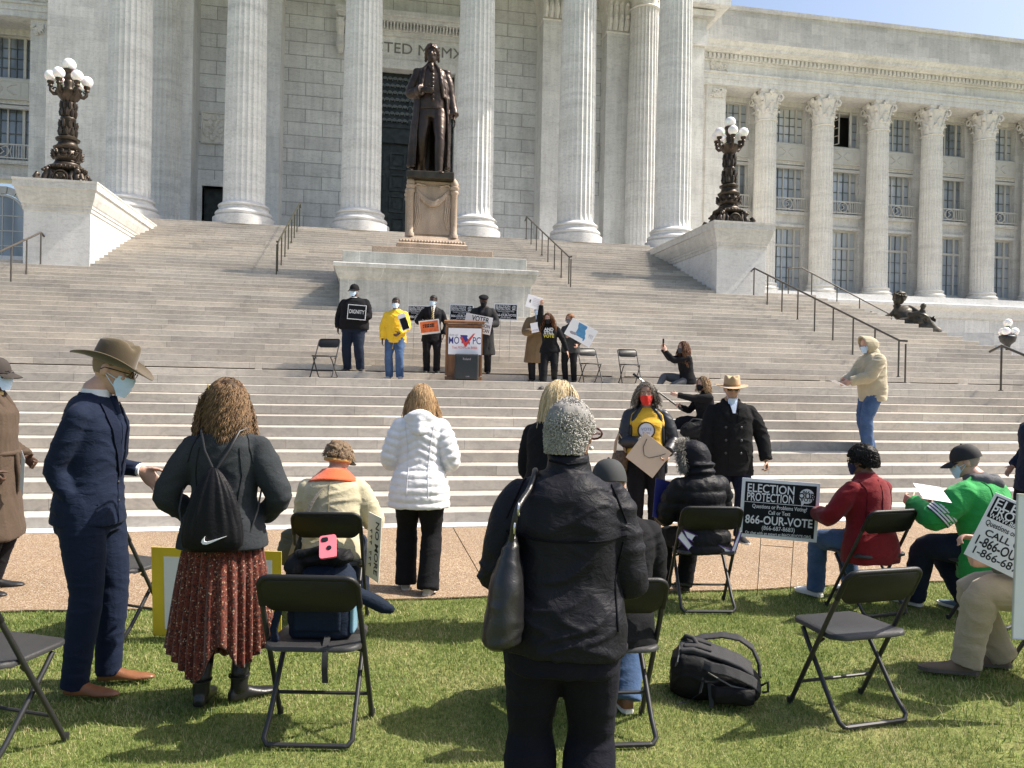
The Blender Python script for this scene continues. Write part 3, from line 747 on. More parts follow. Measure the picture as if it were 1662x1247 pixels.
class Fig:
    def __init__(s, label, loc, face, H=1.72, w=1.0, d=1.0, belly=0, fem=False, hipz=None, lean=(0, 0), twist=0, head=(0, 0, 0), wr=None, wl=None, er=None, el=None,
                 ar=None, al=None, kr=None, kl=None, elb=.5, toe=(.15, -.15), hand=('relax', 'relax'), palm=(None, None), hdir=(None, None), bulk=None, group=None, vox=.012, shrug=0):
        s.H, s.w, s.d, s.belly, s.fem, s.vox = H, w, d, belly, fem, vox
        s.root = empty('person', loc, face, label, 'person', group)
        s.P = Vector((0, 0, hipz if hipz is not None else .53*H))
        fx, sx = lean; s.u = Vector((math.sin(sx), math.sin(fx), math.cos(fx)*math.cos(sx))).normalized()
        s.rt = Vector((math.cos(twist), math.sin(twist), 0)); s.rt = (s.rt-s.u*s.rt.dot(s.u)).normalized(); s.fd = s.u.cross(s.rt)
        s.N = s.P+s.u*.29*H
        sw = .107*H*(w*.5+.5)*(.90 if fem else 1.0)
        s.S = [s.N-s.u*(.054*H-shrug)+s.rt*sw*k for k in (1, -1)]
        wd = [Vector(v) if v else s.S[i]+Vector(((.05*H+.10*(w-1))*(1, -1)[i], .035*H, -.305*H)) for i, v in enumerate((wr, wl))]
        pe = [Vector(v) if v else Vector(((.55, -.55)[i], -.9, -.25)) for i, v in enumerate((er, el))]
        for v in pe: v.x *= elb
        s.E = [None]*2; s.W = [None]*2
        for i in (0, 1): s.E[i], s.W[i] = s.ik(s.S[i], wd[i], .165*H, .15*H, pe[i])
        s.HJ = [s.P+Vector((.052*H*k, 0, -.015*H)) for k in (1, -1)]
        ad = [Vector(v) if v else Vector((.062*H*(1, -1)[i]*(.7+.3*w), -.005*H, .047*H)) for i, v in enumerate((ar, al))]
        pk = [Vector(v) if v else Vector((.12*(1, -1)[i], 1, .1)) for i, v in enumerate((kr, kl))]
        s.K = [None]*2; s.A = [None]*2
        for i in (0, 1): s.K[i], s.A[i] = s.ik(s.HJ[i], ad[i], .245*H, .24*H, pk[i])
        s.toe = toe
        y, p, r = head; s.k = .131*H/.232
        s.HR = Matrix.Rotation(y, 3, 'Z') @ Matrix.Rotation(p, 3, 'X') @ Matrix.Rotation(r, 3, 'Y')
        s.HB = s.N+s.u*.014*H+Vector((0, .012*H, .0))+s.HR @ Vector((0, .01, 0))
        s.hand, s.palm, s.hdir = hand, palm, hdir
    def ik(s, a, t, l1, l2, pole):
        d = t-a; L = d.length; mx = (l1+l2)*.995
        if L > mx: d = d*(mx/L); L = mx; t = a+d
        L = max(L, abs(l1-l2)+.01); dn = d.normalized(); x = (l1*l1-l2*l2+L*L)/(2*L); h = math.sqrt(max(0, l1*l1-x*x))
        pv = pole-dn*pole.dot(dn); pv = pv.normalized() if pv.length > 1e-6 else dn.orthogonal()
        return a+dn*x+pv*h, t
    def hd(s, p): return s.HB+s.HR @ (Vector(p)*s.k)
    def HM(s):
        m = (s.HR*s.k).to_4x4(); m.translation = s.HB; return m
    # ---- shapes
    def torso(s, mb, t0, t1, ease=0, flare=0, n=28):
        H = s.H
        if s.fem: T = [(-.5, .098, .072, -.003), (-.18, .108, .078, -.006), (0, .104, .074, -.006), (.30, .080, .060, .0), (.5, .083, .064, .006), (.66, .089, .068, .008), (.82, .086, .054, -.001), (.92, .062, .042, -.005), (.98, .042, .036, -.005), (1.04, .033, .034, -.002)]
        else: T = [(-.5, .098, .070, 0), (-.18, .100, .072, -.003), (0, .099, .070, -.004), (.28, .091, .064, 0), (.5, .095, .067, .004), (.70, .102, .069, .002), (.84, .098, .058, -.004), (.93, .072, .047, -.007), (.99, .048, .039, -.006), (1.04, .036, .036, -.003)]
        def st(t):
            if t <= T[0][0]: return T[0][1:]
            for A, B in zip(T, T[1:]):
                if t <= B[0]:
                    q = (t-A[0])/(B[0]-A[0]); q = q*q*(3-2*q); return tuple(A[i]+(B[i]-A[i])*q for i in (1, 2, 3))
            return T[-1][1:]
        k = 22; rg = []
        for j in range(k+1):
            t = t0+(t1-t0)*j/k; a, b, c = st(t)
            wq = s.w if t < .9 else s.w*.4+.6; dq = s.d if t < .9 else 1
            bl = s.belly*math.exp(-((t-.22)/.28)**2)
            e = ease*(1 if t < .95 else .6)+flare*max(0, .15-t)
            a = a*H*wq+e+bl*.45; b = b*H*dq+e+bl*.5; cy = c*H+bl*.5
            cen = s.P+s.u*(.29*H*t)+s.fd*cy if t >= 0 else s.P+(s.u*.35+Vector((0, 0, .65)))*(.29*H*t)+s.fd*cy
            ring = []
            for i in range(n):
                q = 2*PI*i/n; x, y = math.cos(q), math.sin(q)
                ring.append(cen+s.rt*a*math.copysign(abs(x)**.85, x)+s.fd*b*math.copysign(abs(y)**.9, y))
            rg.append(ring)
        mb.rings(rg)
    def limb(s, mb, a, b, c, r0, r1, r2, bow=0, n=16, arm=False):
        pts = []; rs = []
        for j in range(9): t = j/8; pts.append(a.lerp(b, t)); rs.append((r0+(r1-r0)*t+bow*math.sin(PI*t))*(1 if not arm else .82+.18*min(1, t*3.2)))
        for j in range(1, 9): t = j/8; pts.append(b.lerp(c, t)); rs.append(r1+(r2-r1)*t+bow*1.1*math.sin(PI*min(1, t*1.5))*(1-t))
        # round the joint
        P2 = [p.copy() for p in pts]
        for j in range(7, 10): P2[j] = (pts[j-1]+pts[j]*2+pts[j+1])/4
        mb.tube(P2, rs, n)
        mb.ball(a, r0*(.82 if arm else 1.02), 14, 9)
        return P2
    def arms(s, mb, e=0, cuff=1.0, skin=False, thick=1.0):
        H = s.H*(.5+.5*s.w)*thick
        for i in (0, 1):
            s.limb(mb, s.S[i], s.E[i], s.E[i].lerp(s.W[i], cuff), .0285*H+e, .0225*H+e, (.0158*H)*(1 if skin else 1.2)+e*.75, .003, arm=True)
            k = (1, -1)[i]; tz = .024*s.H+e*.45
            mb.tube([s.N+s.rt*k*.022*s.H-s.u*.012*s.H-s.fd*.004*s.H, s.N.lerp(s.S[i], .55)-s.u*.004*s.H, s.S[i]], [tz*.95, tz*.92, .023*H+e*.7], 14)
    def legs(s, mb, e=0, hem=None, skin=False, drop=.0, thick=1.0):
        H = s.H*(.4+.6*s.w)*thick
        for i in (0, 1):
            end = s.A[i]+(s.A[i]-s.K[i]).normalized()*drop
            s.limb(mb, s.HJ[i], s.K[i], end, .056*H+e, .034*H+e, hem if hem else .0215*H+e, .006)
    def pelvis(s, mb, e=0):
        s.torso(mb, -.32 if s.K[0].z < s.P.z-.2 else -.2, .25, e)
        for i in (0, 1): mb.ball(s.HJ[i]+Vector((0, -.02, 0)), .058*s.H*(.4+.6*s.w)+e, 14, 9)
    def make_hand(s, mb, i):
        H = s.H*.98/1.75*(.93 if s.fem else 1); sd = (1, -1)[i]
        d = Vector(s.hdir[i]).normalized() if s.hdir[i] else (s.W[i]-s.E[i]).normalized()
        nrm = Vector(s.palm[i]) if s.palm[i] else Vector((-sd, 0, 0))
        nrm = nrm-d*nrm.dot(d); nrm = nrm.normalized() if nrm.length > 1e-4 else d.orthogonal()
        th = d.cross(nrm)*sd; o = s.W[i]
        rg = []
        for t, a, b in ((-.02, .026, .02), (.01, .028, .018), (.035, .037, .016), (.065, .042, .0145), (.092, .041, .0125), (.1, .036, .009)):
            rg.append([o+d*t*H+th*(a*H*math.cos(2*PI*q/14))+nrm*(b*H*math.sin(2*PI*q/14)) for q in range(14)])
        mb.rings(rg)
        kind = s.hand[i]; curl = {'relax': .30, 'grip': .85, 'fist': 1.25, 'flat': .08, 'pinch': .6}[kind]
        for f, (off, L) in enumerate(((.030, .073), (.0105, .080), (-.0095, .075), (-.028, .060))):
            p = o+d*.093*H+th*off*H; dr = (d+th*off*1.2).normalized(); pts = [p-d*.012*H, p]; cc = curl*(1+.12*f)
            for seg, l in enumerate((.45, .31, .24)):
                R = Matrix.Rotation(-cc if seg else -cc*.75, 3, th if True else d)
                v1 = R @ dr; v2 = R.inverted() @ dr
                dr = v1 if v1.dot(nrm) > v2.dot(nrm) else v2
                p = p+dr*L*l*H; pts.append(p)
            mb.tube(pts, [.0096*H, .0095*H, .009*H, .0083*H, .0068*H], 8)
            mb.ball(pts[-1], .0068*H, 8, 6)
        p = o+d*.022*H+th*.026*H; dr = (th*.75+d*.7+nrm*(.25 if kind in ('relax', 'flat') else .6)).normalized(); pts = [p-th*.014*H, p]
        for l, cu in ((.034, .0), (.032, .35 if kind != 'flat' else .1), (.026, .3)):
            dr = (dr*(1-cu)+ (d*.8+nrm*.7*(kind not in ('relax', 'flat')))*cu).normalized(); p = p+dr*l*H; pts.append(p)
        mb.tube(pts, [.014*H, .0135*H, .0115*H, .0105*H, .0085*H], 8); mb.ball(pts[-1], .0085*H, 8, 6)
    def head(s, mb):
        rg = []
        for z, a, b, c in HP:
            rg.append([s.hd((a*math.copysign(abs(math.sin(q))**.92, math.sin(q)), c+b*math.copysign(abs(math.cos(q))**.96, math.cos(q)), z)) for q in [2*PI*i/28 for i in range(28)]])
        mb.rings(rg)
        h = s.hd
        mb.tube([h((0, .088, .135)), h((0, .102, .112)), h((0, .112, .095)), h((0, .098, .084))], [.008*s.k, .010*s.k, .0145*s.k, .010*s.k], 10)
        for k in (1, -1):
            mb.ball(h((.012*k, .098, .09)), .009*s.k, 8, 6)
            M = s.HR.to_4x4()
            mb.ball(h((.0765*k, -.008, .108)), (.010*s.k, .02*s.k, .031*s.k), 10, 8, M)
            mb.ball(h((.03*k, .088, .142)), (.022*s.k, .012*s.k, .008*s.k), 10, 7, M)     # brow
            mb.ball(h((.042*k, .072, .098)), (.02*s.k, .018*s.k, .018*s.k), 10, 7, M)     # cheek
        mb.ball(h((0, .092, .052)), (.026*s.k, .010*s.k, .006*s.k), 10, 7, s.HR.to_4x4()); mb.ball(h((0, .09, .043)), (.022*s.k, .011*s.k, .007*s.k), 10, 7, s.HR.to_4x4())
        mb.ball(h((0, .075, .012)), (.022*s.k, .016*s.k, .014*s.k), 10, 7, s.HR.to_4x4())
        mb.tube([s.N-s.u*.03*s.H-s.fd*.006, s.N+s.u*.02*s.H, h((0, -.01, .05)), h((0, -.012, .085))], [.046*s.H, .037*s.H*(.88 if s.fem else 1), .05*s.k*(.9 if s.fem else 1.02), .055*s.k], 16)
    def body(s, mat, vox=None, legs_skin=True):
        mb = MB(); s.torso(mb, -.25, 1.04, -.006); s.arms(mb, -.002, 1, True); s.legs(mb, -.004, None, True); s.head(mb)
        for i in (0, 1):
            s.make_hand(mb, i)
            mb.ball(s.A[i], .020*s.H, 10, 7); d = s.fdir(i); mb.tube([s.A[i]+Vector((0, 0, -.01)), s.A[i]+d*.07+Vector((0, 0, -.045))], [.026, .018], 10)
        me = remesh(mb, vox or max(.0065, s.vox*.62), 3, .4, 'body'); s.bodyo = link('body', me, mat, s.root); return s.bodyo
    def fdir(s, i): a = s.toe[i]; return Vector((math.sin(a), math.cos(a), 0))
    def part(s, name, mb, mat, voxel=None, it=4, wr=0, seed=0, vert=False, smooth=50, fn=None, fac=.5):
        if voxel: me = remesh(mb, voxel, it, fac, name)
        else: me = mb.mesh(name, smooth)
        if fn: fn(me)
        if wr: wrinkle(me, wr, seed or hash_(name+s.root.name), vert)
        return link(name, me, mat, s.root)
    # ---- clothing
    def trousers(s, mat, e=.014, hem=None, wr=.007, drop=.035, thick=1.0, name='trousers'):
        mb = MB(); s.pelvis(mb, e*.7); s.legs(mb, e, hem or .0245*s.H+e, drop=drop, thick=thick)
        return s.part(name, mb, mat, s.vox, 3, wr)
    def top(s, mat, name='jacket', t0=-.22, t1=1.0, e=.018, ae=None, flare=.05, wr=.008, cuff=.97, it=4, fn=None, collar=.05, vert=False, thick=1.0, extra=None):
        mb = MB(); s.torso(mb, t0, t1, e, flare); s.arms(mb, ae if ae is not None else e*.9, cuff, thick=thick)
        if collar: s.collar_ring(mb, collar, e)
        if extra: extra(mb)
        return s.part(name, mb, mat, s.vox, it, wr, fn=fn, vert=vert)
    def collar_ring(s, mb, h, e, r=.046):
        c0 = s.N+s.u*(-.012*s.H)+s.fd*(-.004*s.H); rr = r*s.H*.92
        for q in range(20):
            pass
        mb.rings([[c0+s.u*z+s.fd*(z*.15)+s.rt*(k*rr*math.cos(2*PI*i/20))+s.fd*(k*rr*math.sin(2*PI*i/20)) for i in range(20)] for z, k in ((-.03, 1.25), (0, 1.14), (h*.5, 1.04), (h, 1.0))])
    def shoes(s, mat, L=None, sole=None, up=.0, name='shoe', hgt=.065, toe=1.0):
        L = L or .152*s.H
        for i in (0, 1):
            d = s.fdir(i); r = Vector((d.y, -d.x, 0)); sh = (s.A[i]-s.K[i]); tilt = 0
            o = Vector((s.A[i].x, s.A[i].y, s.A[i].z-.047*s.H))-d*.055
            mb = MB(); rg = []
            for t, wd, hh in ((0, .022, hgt*.8), (.04, .030, hgt*1.15), (.2, .034, hgt*1.35), (.34, .034, hgt*1.3), (.5, .038, hgt*.95), (.68, .044, hgt*.72), (.84, .040*toe, hgt*.62), (.95, .028*toe, hgt*.5), (1, .012*toe, hgt*.3)):
                rg.append([o+d*L*t+r*(wd*1.05*math.copysign(abs(math.cos(q))**.75, math.cos(q)))+Vector((0, 0, max(.012, hh*(.5+.5*math.sin(q))) if math.sin(q) > -.3 else .010)) for q in [2*PI*k/20 for k in range(20)]])
            mb.rings(rg)
            if up: mb.tube([s.A[i]+Vector((0, 0, -.02)), s.A[i]+Vector((0, 0, up*.5)), s.A[i].lerp(s.K[i], up/.24/s.H*1.0)], [.044, .045, .052], 16)
            ob = link(name, remesh(mb, .007, 4, .5, name) if s.vox < .013 else mb.mesh(name, 60), mat, s.root)
            if sole:
                sb = MB(); sb.rings([[o+d*L*t+r*wd*sg+Vector((0, 0, z)) for t, wd, sg in [(t, wd, 1) for t, wd in SO]+[(t, wd, -1) for t, wd in reversed(SO)]] for z in (.0, .022)]); sb.build('sole', sole, ob)
    # ---- head gear
    def hatm(s): return s.HM()
    def mask(s, mat, z0=.002, z1=.104, strap=True, w=1.25):
        P = []; k = 15; nz = 9
        for j in range(nz+1):
            t = j/nz; z = z0+(z1-z0)*t; row = []
            for i in range(k+1):
                th = (i/k*2-1)*w*(.80+.2*math.sin(PI*min(1, t*1.1))); a, b, c = hp(max(z, .02)); q = max(0, math.cos(th*1.25))
                nose = .020*math.exp(-((z-.085)/.03)**2)*q**6+.012*math.exp(-((z-.03)/.03)**2)*q**2
                pl = .0018*math.sin(t*PI*7)*q
                row.append(s.hd(((a+.006)*math.sin(th)*(1+.02*q), max(c, .006)+(b+.009)*math.cos(th)+nose+pl, z)))
            P.append(row)
        mb = MB(); mb.sheet(P, .004); o = s.part('mask', mb, mat)
        if strap:
            for g in (1, -1):
                b = MB(); pe = s.hd((.083*g, -.012, .105))
                pts = []
                for zz in (z1-.02, z0+.025):
                    p0 = s.hd(hpt(w*.85*g, max(zz, .03), .008)); pts.append([p0, p0.lerp(pe, .5)+s.HR @ Vector((.004*g, 0, 0))])
                b.tube(pts[0]+[pe]+pts[1][::-1], .0022, 5); b.build('mask_strap', mat, o)
        return o
    def glasses(s, mat, lens=None, r=.021, z=.122):
        mb = MB(); lb = MB()
        for g in (1, -1):
            ring = [s.hd((.033*g+r*1.15*math.cos(q), .108-.012*abs(.033+r*math.cos(q)*g), z+r*.8*math.sin(q))) for q in [2*PI*i/14 for i in range(14)]]
            mb.tube(ring, .0024, 5, closed=True); lb.add(ring+[p-s.HR @ Vector((0, .0025, 0)) for p in ring], [tuple(range(14)), tuple(range(27, 13, -1))])
            mb.tube([s.hd((.056*g, .1, z+.004)), s.hd((.078*g, .05, z+.004)), s.hd((.084*g, -.01, z)), s.hd((.083*g, -.025, z-.015))], .0026, 5)
        mb.tube([s.hd((-.012, .112, z+.004)), s.hd((.012, .112, z+.004))], .0022, 5)
        o = s.part('glasses', mb, mat)
        if lens: lb.build('lens', lens, o)
    def eyes(s, iris=None):
        for g in (1, -1):
            mb = MB(); mb.ball(s.hd((.031*g, .0865, .121)), (.0125*s.k, .009*s.k, .0075*s.k), 12, 8, s.HR.to_4x4()); o = s.part('eye', mb, M_eyew)
            b = MB(); b.ball(s.hd((.031*g, .0935, .121)), (.0055*s.k, .0032*s.k, .0058*s.k), 10, 6, s.HR.to_4x4()); b.build('iris', M_iris, o, 60)
            b = MB(); b.tube([s.hd((.014*g, .1, .14)), s.hd((.03*g, .1025, .1475)), s.hd((.048*g, .092, .143))], [.0032*s.k, .0042*s.k, .002*s.k], 6); s.part('eyebrow', b, M_brow)
    def cap_hair(s, mat, thick=.012, front=.19, side=.1, back=.04, amp=.004, seed=1, n=48, sc=90):
        """short hair as a thick shell over the skull"""
        P = []; 
        def zmin(th):
            c = math.cos(th); return front*max(0, c)**.7+side*(1-abs(c))**1+back*max(0, -c) if c > 0 else side*(1-abs(c))+back*abs(c)
        rg = []
        for j in range(15):
            t = j/14; ring = []
            for i in range(n):
                th = 2*PI*i/n; z = .232-(.232-zmin(th))*t; a, b, c = hp(z); f = thick*(1 if t < .9 else .35)
                if t == 0: p = Vector((0, -.006, .232+f))
                else: p = Vector(((a+f)*math.sin(th), c+(b+f)*math.cos(th), z+f*max(0, 1-t*2.2)))
                ring.append(s.hd(p))
            rg.append(ring)
        # inner lining closes the shell
        for j in (14, 8):
            ring = []
            for i in range(n):
                th = 2*PI*i/n; z = .232-(.232-zmin(th))*(j/14); a, b, c = hp(z); ring.append(s.hd(Vector(((a-.012)*math.sin(th), c+(b-.012)*math.cos(th), z))))
            rg.append(ring)
        mb = MB(); mb.rings(rg)
        def fn(me):
            p = getco(me); q = getno(me); setco(me, p+q*(amp*vnoise(p*sc, seed)+amp*1.2*vnoise(p*sc*.4, seed+3))[:, None])
        me = mb.mesh('hair', 180)
        if s.vox < .013:
            bm = bmesh.new(); bm.from_mesh(me); bmesh.ops.subdivide_edges(bm, edges=bm.edges, cuts=1, use_grid_fill=True); bm.to_mesh(me); bm.free()
        fn(me); shade(me, 180); return link('hair', me, mat, s.root)
    def strands(s, mat, n=900, L=.25, seed=1, ph0=.03, ph1=1.15, face=.9, wave=.012, freq=9, r=.0028, off=.010, seg=10, spread=.02, part=None, up=0, name='hair', curl_end=0, base=True, basec=None, keepout=None, fall=1.0):
        rs = random.Random(seed); mb = MB(); gw = Vector((0, 0, -1)); inv = s.HR.inverted(); gl = inv @ gw
        for q in range(n):
            th = rs.uniform(-PI, PI); ph = math.sqrt(rs.uniform(ph0, ph1**2)) if ph1 > .2 else ph1
            if abs(th) < face and ph > .5+.25*(abs(th)/face): continue
            o1 = off*rs.uniform(.3, 1.4); p = hdome(th, ph, o1); Ls = L*rs.uniform(.75, 1.1); pts = []; pha = 2.4*math.sin(2.6*th+seed)+1.5*math.sin(7*th)+rs.gauss(0, .45); dirn = Vector((math.sin(th), math.cos(th), 0))
            if abs(th) < 1.2 and up == 0: dirn = Vector((math.copysign(1, th if part is None else th-part), -.45, 0)).normalized()
            tg = hdome(th, min(ph+.12, 1.9), o1)-p; tg = tg.normalized() if tg.length > 1e-6 else dirn
            if up == 0 and abs(th) < 1.35: tg = (tg*.25+dirn*.95).normalized()
            v = (tg*(1-min(1, up))+(dirn*1.0+Vector((0, 0, .35+up)))*min(1, up)+Vector((rs.gauss(0, .12), rs.gauss(0, .12), rs.gauss(0, .08)))).normalized(); cur = p.copy(); st = Ls/seg
            for k in range(seg+1):
                wv = wave*min(1, k/3); a = k*freq/seg*1.6+pha
                side = Vector((dirn.y, -dirn.x, 0))
                pts.append(cur+side*wv*math.sin(a)+dirn*wv*.8*math.cos(a*1.1)+Vector((rs.gauss(0, .0012), rs.gauss(0, .0012), 0)))
                v = (v*.74+gl*.30*fall+dirn*spread*.8).normalized(); cur = cur+v*st
                # stay outside the skull
                rel = Vector((cur.x/(.079+off), (cur.y+.004)/(.101+off), (cur.z-.115)/(.12+off)))
                if cur.z > .02 and rel.length < 1:
                    if cur.z > .115: rel.normalize(); cur = Vector((rel.x*(.079+off), rel.y*(.101+off)-.004, .115+rel.z*(.12+off)))
                    else:
                        h2 = Vector((rel.x, rel.y)); 
                        if 1e-6 < h2.length < 1: h2.normalize(); cur.x = h2.x*(.079+off); cur.y = h2.y*(.101+off)-.004
            mb.tube([s.hd(p) for p in pts], [r*s.k*(1-.0*k/seg) if k < seg-1 else r*s.k*.45 for k in range(seg+1)], 4, cap=False)
        o = s.part(name, mb, mat, smooth=180)
        return o
    def curls(s, mat, n, off, R0, R1, r, seed=3, face=.9, back=1.62, front=.62, side=.98, name='hair_curl'):
        rs = random.Random(seed); b = MB(); q = 0
        while q < n:
            th = rs.uniform(-PI, PI); ph = math.sqrt(rs.uniform(0, 2.7)); a = abs(th); lim = back if a > 2.1 else side if a < 1.75 else side+(back-side)*(a-1.75)/.35
            q += 1
            if a < face: lim = front
            if ph > lim: continue
            p = hdome(th, ph, off-.008*max(0, ph-.9)+rs.uniform(-.003, .006)); nn = Vector((p.x/.09, p.y/.11, (p.z-.115)/.13)).normalized(); t1 = Matrix.Rotation(rs.uniform(0, 6.3), 3, nn) @ nn.orthogonal().normalized(); t2 = nn.cross(t1); R = rs.uniform(R0, R1); a0 = rs.uniform(0, 6.3); tw = rs.uniform(3.2, 6.5)
            b.tube([s.hd(p+nn*(R*.9*math.sin(a0+tw*k/7)+.0015*k/7)+t1*(R*math.cos(a0+tw*k/7))+t2*(R*1.3*(k/7-.5))) for k in range(8)], r, 3, cap=False)
        return s.part(name, b, mat, smooth=180)
    def gripat(s, i): # centre of the closed hand
        d = Vector(s.hdir[i]).normalized() if s.hdir[i] else (s.W[i]-s.E[i]).normalized(); return s.W[i]+d*.085
    def world(s, p): return s.root.matrix_basis @ Vector(p)
SO = [(-.03, .018), (.05, .034), (.3, .037), (.5, .040), (.7, .047), (.88, .042), (1.0, .022), (1.03, .006)]
def hash_(t):
    h = 7
    for c in t: h = (h*131+ord(c)) % 100003
    return h
def skin(name, c):
    t = NT(name); co = t.coord(); f = t.noise(co, 18, 5)
    col = t.ramp(f, [(.3, scale_c(c, .86)), (.7, scale_c(c, 1.1))])
    t.b.inputs['Subsurface Weight'].default_value = .08; t.b.inputs['Subsurface Radius'].default_value = (.6, .25, .12); t.b.inputs['Subsurface Scale'].default_value = .012
    return t.out(col, .48, t.bump(t.noise(co, 140, 3), .12, .002), 0, .4)
def cloth(name, c, rough=.85, weave=500, bump=.25, var=.12, sheen=.25, fold=.35, spec=.25, c2=None, fine=0):
    t = NT(name); co = t.coord(); f = t.noise(co, 9, 6, .6); spec *= min(1, .3+max(c)*4)
    col = t.ramp(f, [(.25, scale_c(c, 1-var)), (.75, scale_c(c, 1+var))])
    if fine: col = t.mix(col, t.ramp(t.noise(co, 260, 2), [(.35, (1-fine,)*3), (.65, (1+fine,)*3)]), 1.0, 'MULTIPLY')
    n1 = t.bump(t.noise(co, weave, 2), bump, .0015)
    n2 = t.bump(t.noise(t.mapping(co, (1, 1, 1.6), (.4, .3, 0)), 21, 4, .55, 1.6), fold, .012, n1)
    return t.out(col, rough, n2, 0, spec, sheen*min(1, max(c)*2.2))
def hairmat(name, c1, c2, rough=.5):
    t = NT(name); g = t.n('NewGeometry'); co = t.coord()
    f = t.math('ADD', t.math('MULTIPLY', g.outputs['Random Per Island'], .7), t.math('MULTIPLY', t.noise(co, 60, 3), .35))
    col = t.ramp(f, [(.15, c1), (.85, c2)])
    return t.out(col, rough, t.bump(t.noise(t.mapping(co, (1, 1, .25)), 260, 2), .5, .004), 0, .16)
M_eyew = plain('eye white', (.62, .6, .57), .25); M_iris = plain('dark iris', (.03, .02, .015), .15); M_brow = plain('brow hair', (.035, .025, .02), .7)
SK_light = skin('fair skin', (.55, .33, .25)); SK_tan = skin('tan skin', (.42, .25, .17)); SK_brown = skin('brown skin', (.20, .105, .065)); SK_dark = skin('dark skin', (.085, .045, .030))
M_maskblue = cloth('blue mask paper', (.58, .74, .95), .8, 600, .15, .05, .1, .15)
M_maskblack = cloth('black mask cloth', (.02, .02, .024), .8)
M_blackmetal = plain('black plastic frame', (.012, .012, .014), .3)
M_darklens = plain('dark lens', (.01, .01, .012), .08, 0, .8)
# ---------------------------------------------------------------- bronze, lamps, statue, rails, chairs
def bronzemat(name, c1, c2, rough=.38, metal=.75):
    t = NT(name); co = t.coord(); f = t.noise(co, 5, 7, .65); g = t.noise(t.mapping(co, (3, 3, .5)), 3, 5)
    c = t.ramp(f, [(.3, c1), (.7, c2)]); c = t.mix(c, t.ramp(g, [(.35, (.7, .7, .7)), (.7, (1.15, 1.1, 1.05))]), 1.0, 'MULTIPLY')
    r = t.ramp(f, [(.3, (rough+.12,)*3), (.7, (rough-.06,)*3)])
    return t.out(c, r, t.bump(t.noise(co, 45, 5), .25, .01), metal, .5)
M_bronze = bronzemat('lamp bronze', (.030, .024, .019), (.085, .066, .050), .42, .6)
M_bronze2 = bronzemat('statue bronze', (.034, .025, .021), (.080, .058, .047), .36, .65)
M_bronze3 = bronzemat('dark weathered bronze', (.03, .027, .021), (.085, .075, .058), .45, .5)
def globemat():
    t = NT('opal glass'); t.b.inputs['Subsurface Weight'].default_value = .3; t.b.inputs['Subsurface Scale'].default_value = .05
    return t.out((.86, .85, .85), .18, None, 0, .5)
M_globe = globemat()
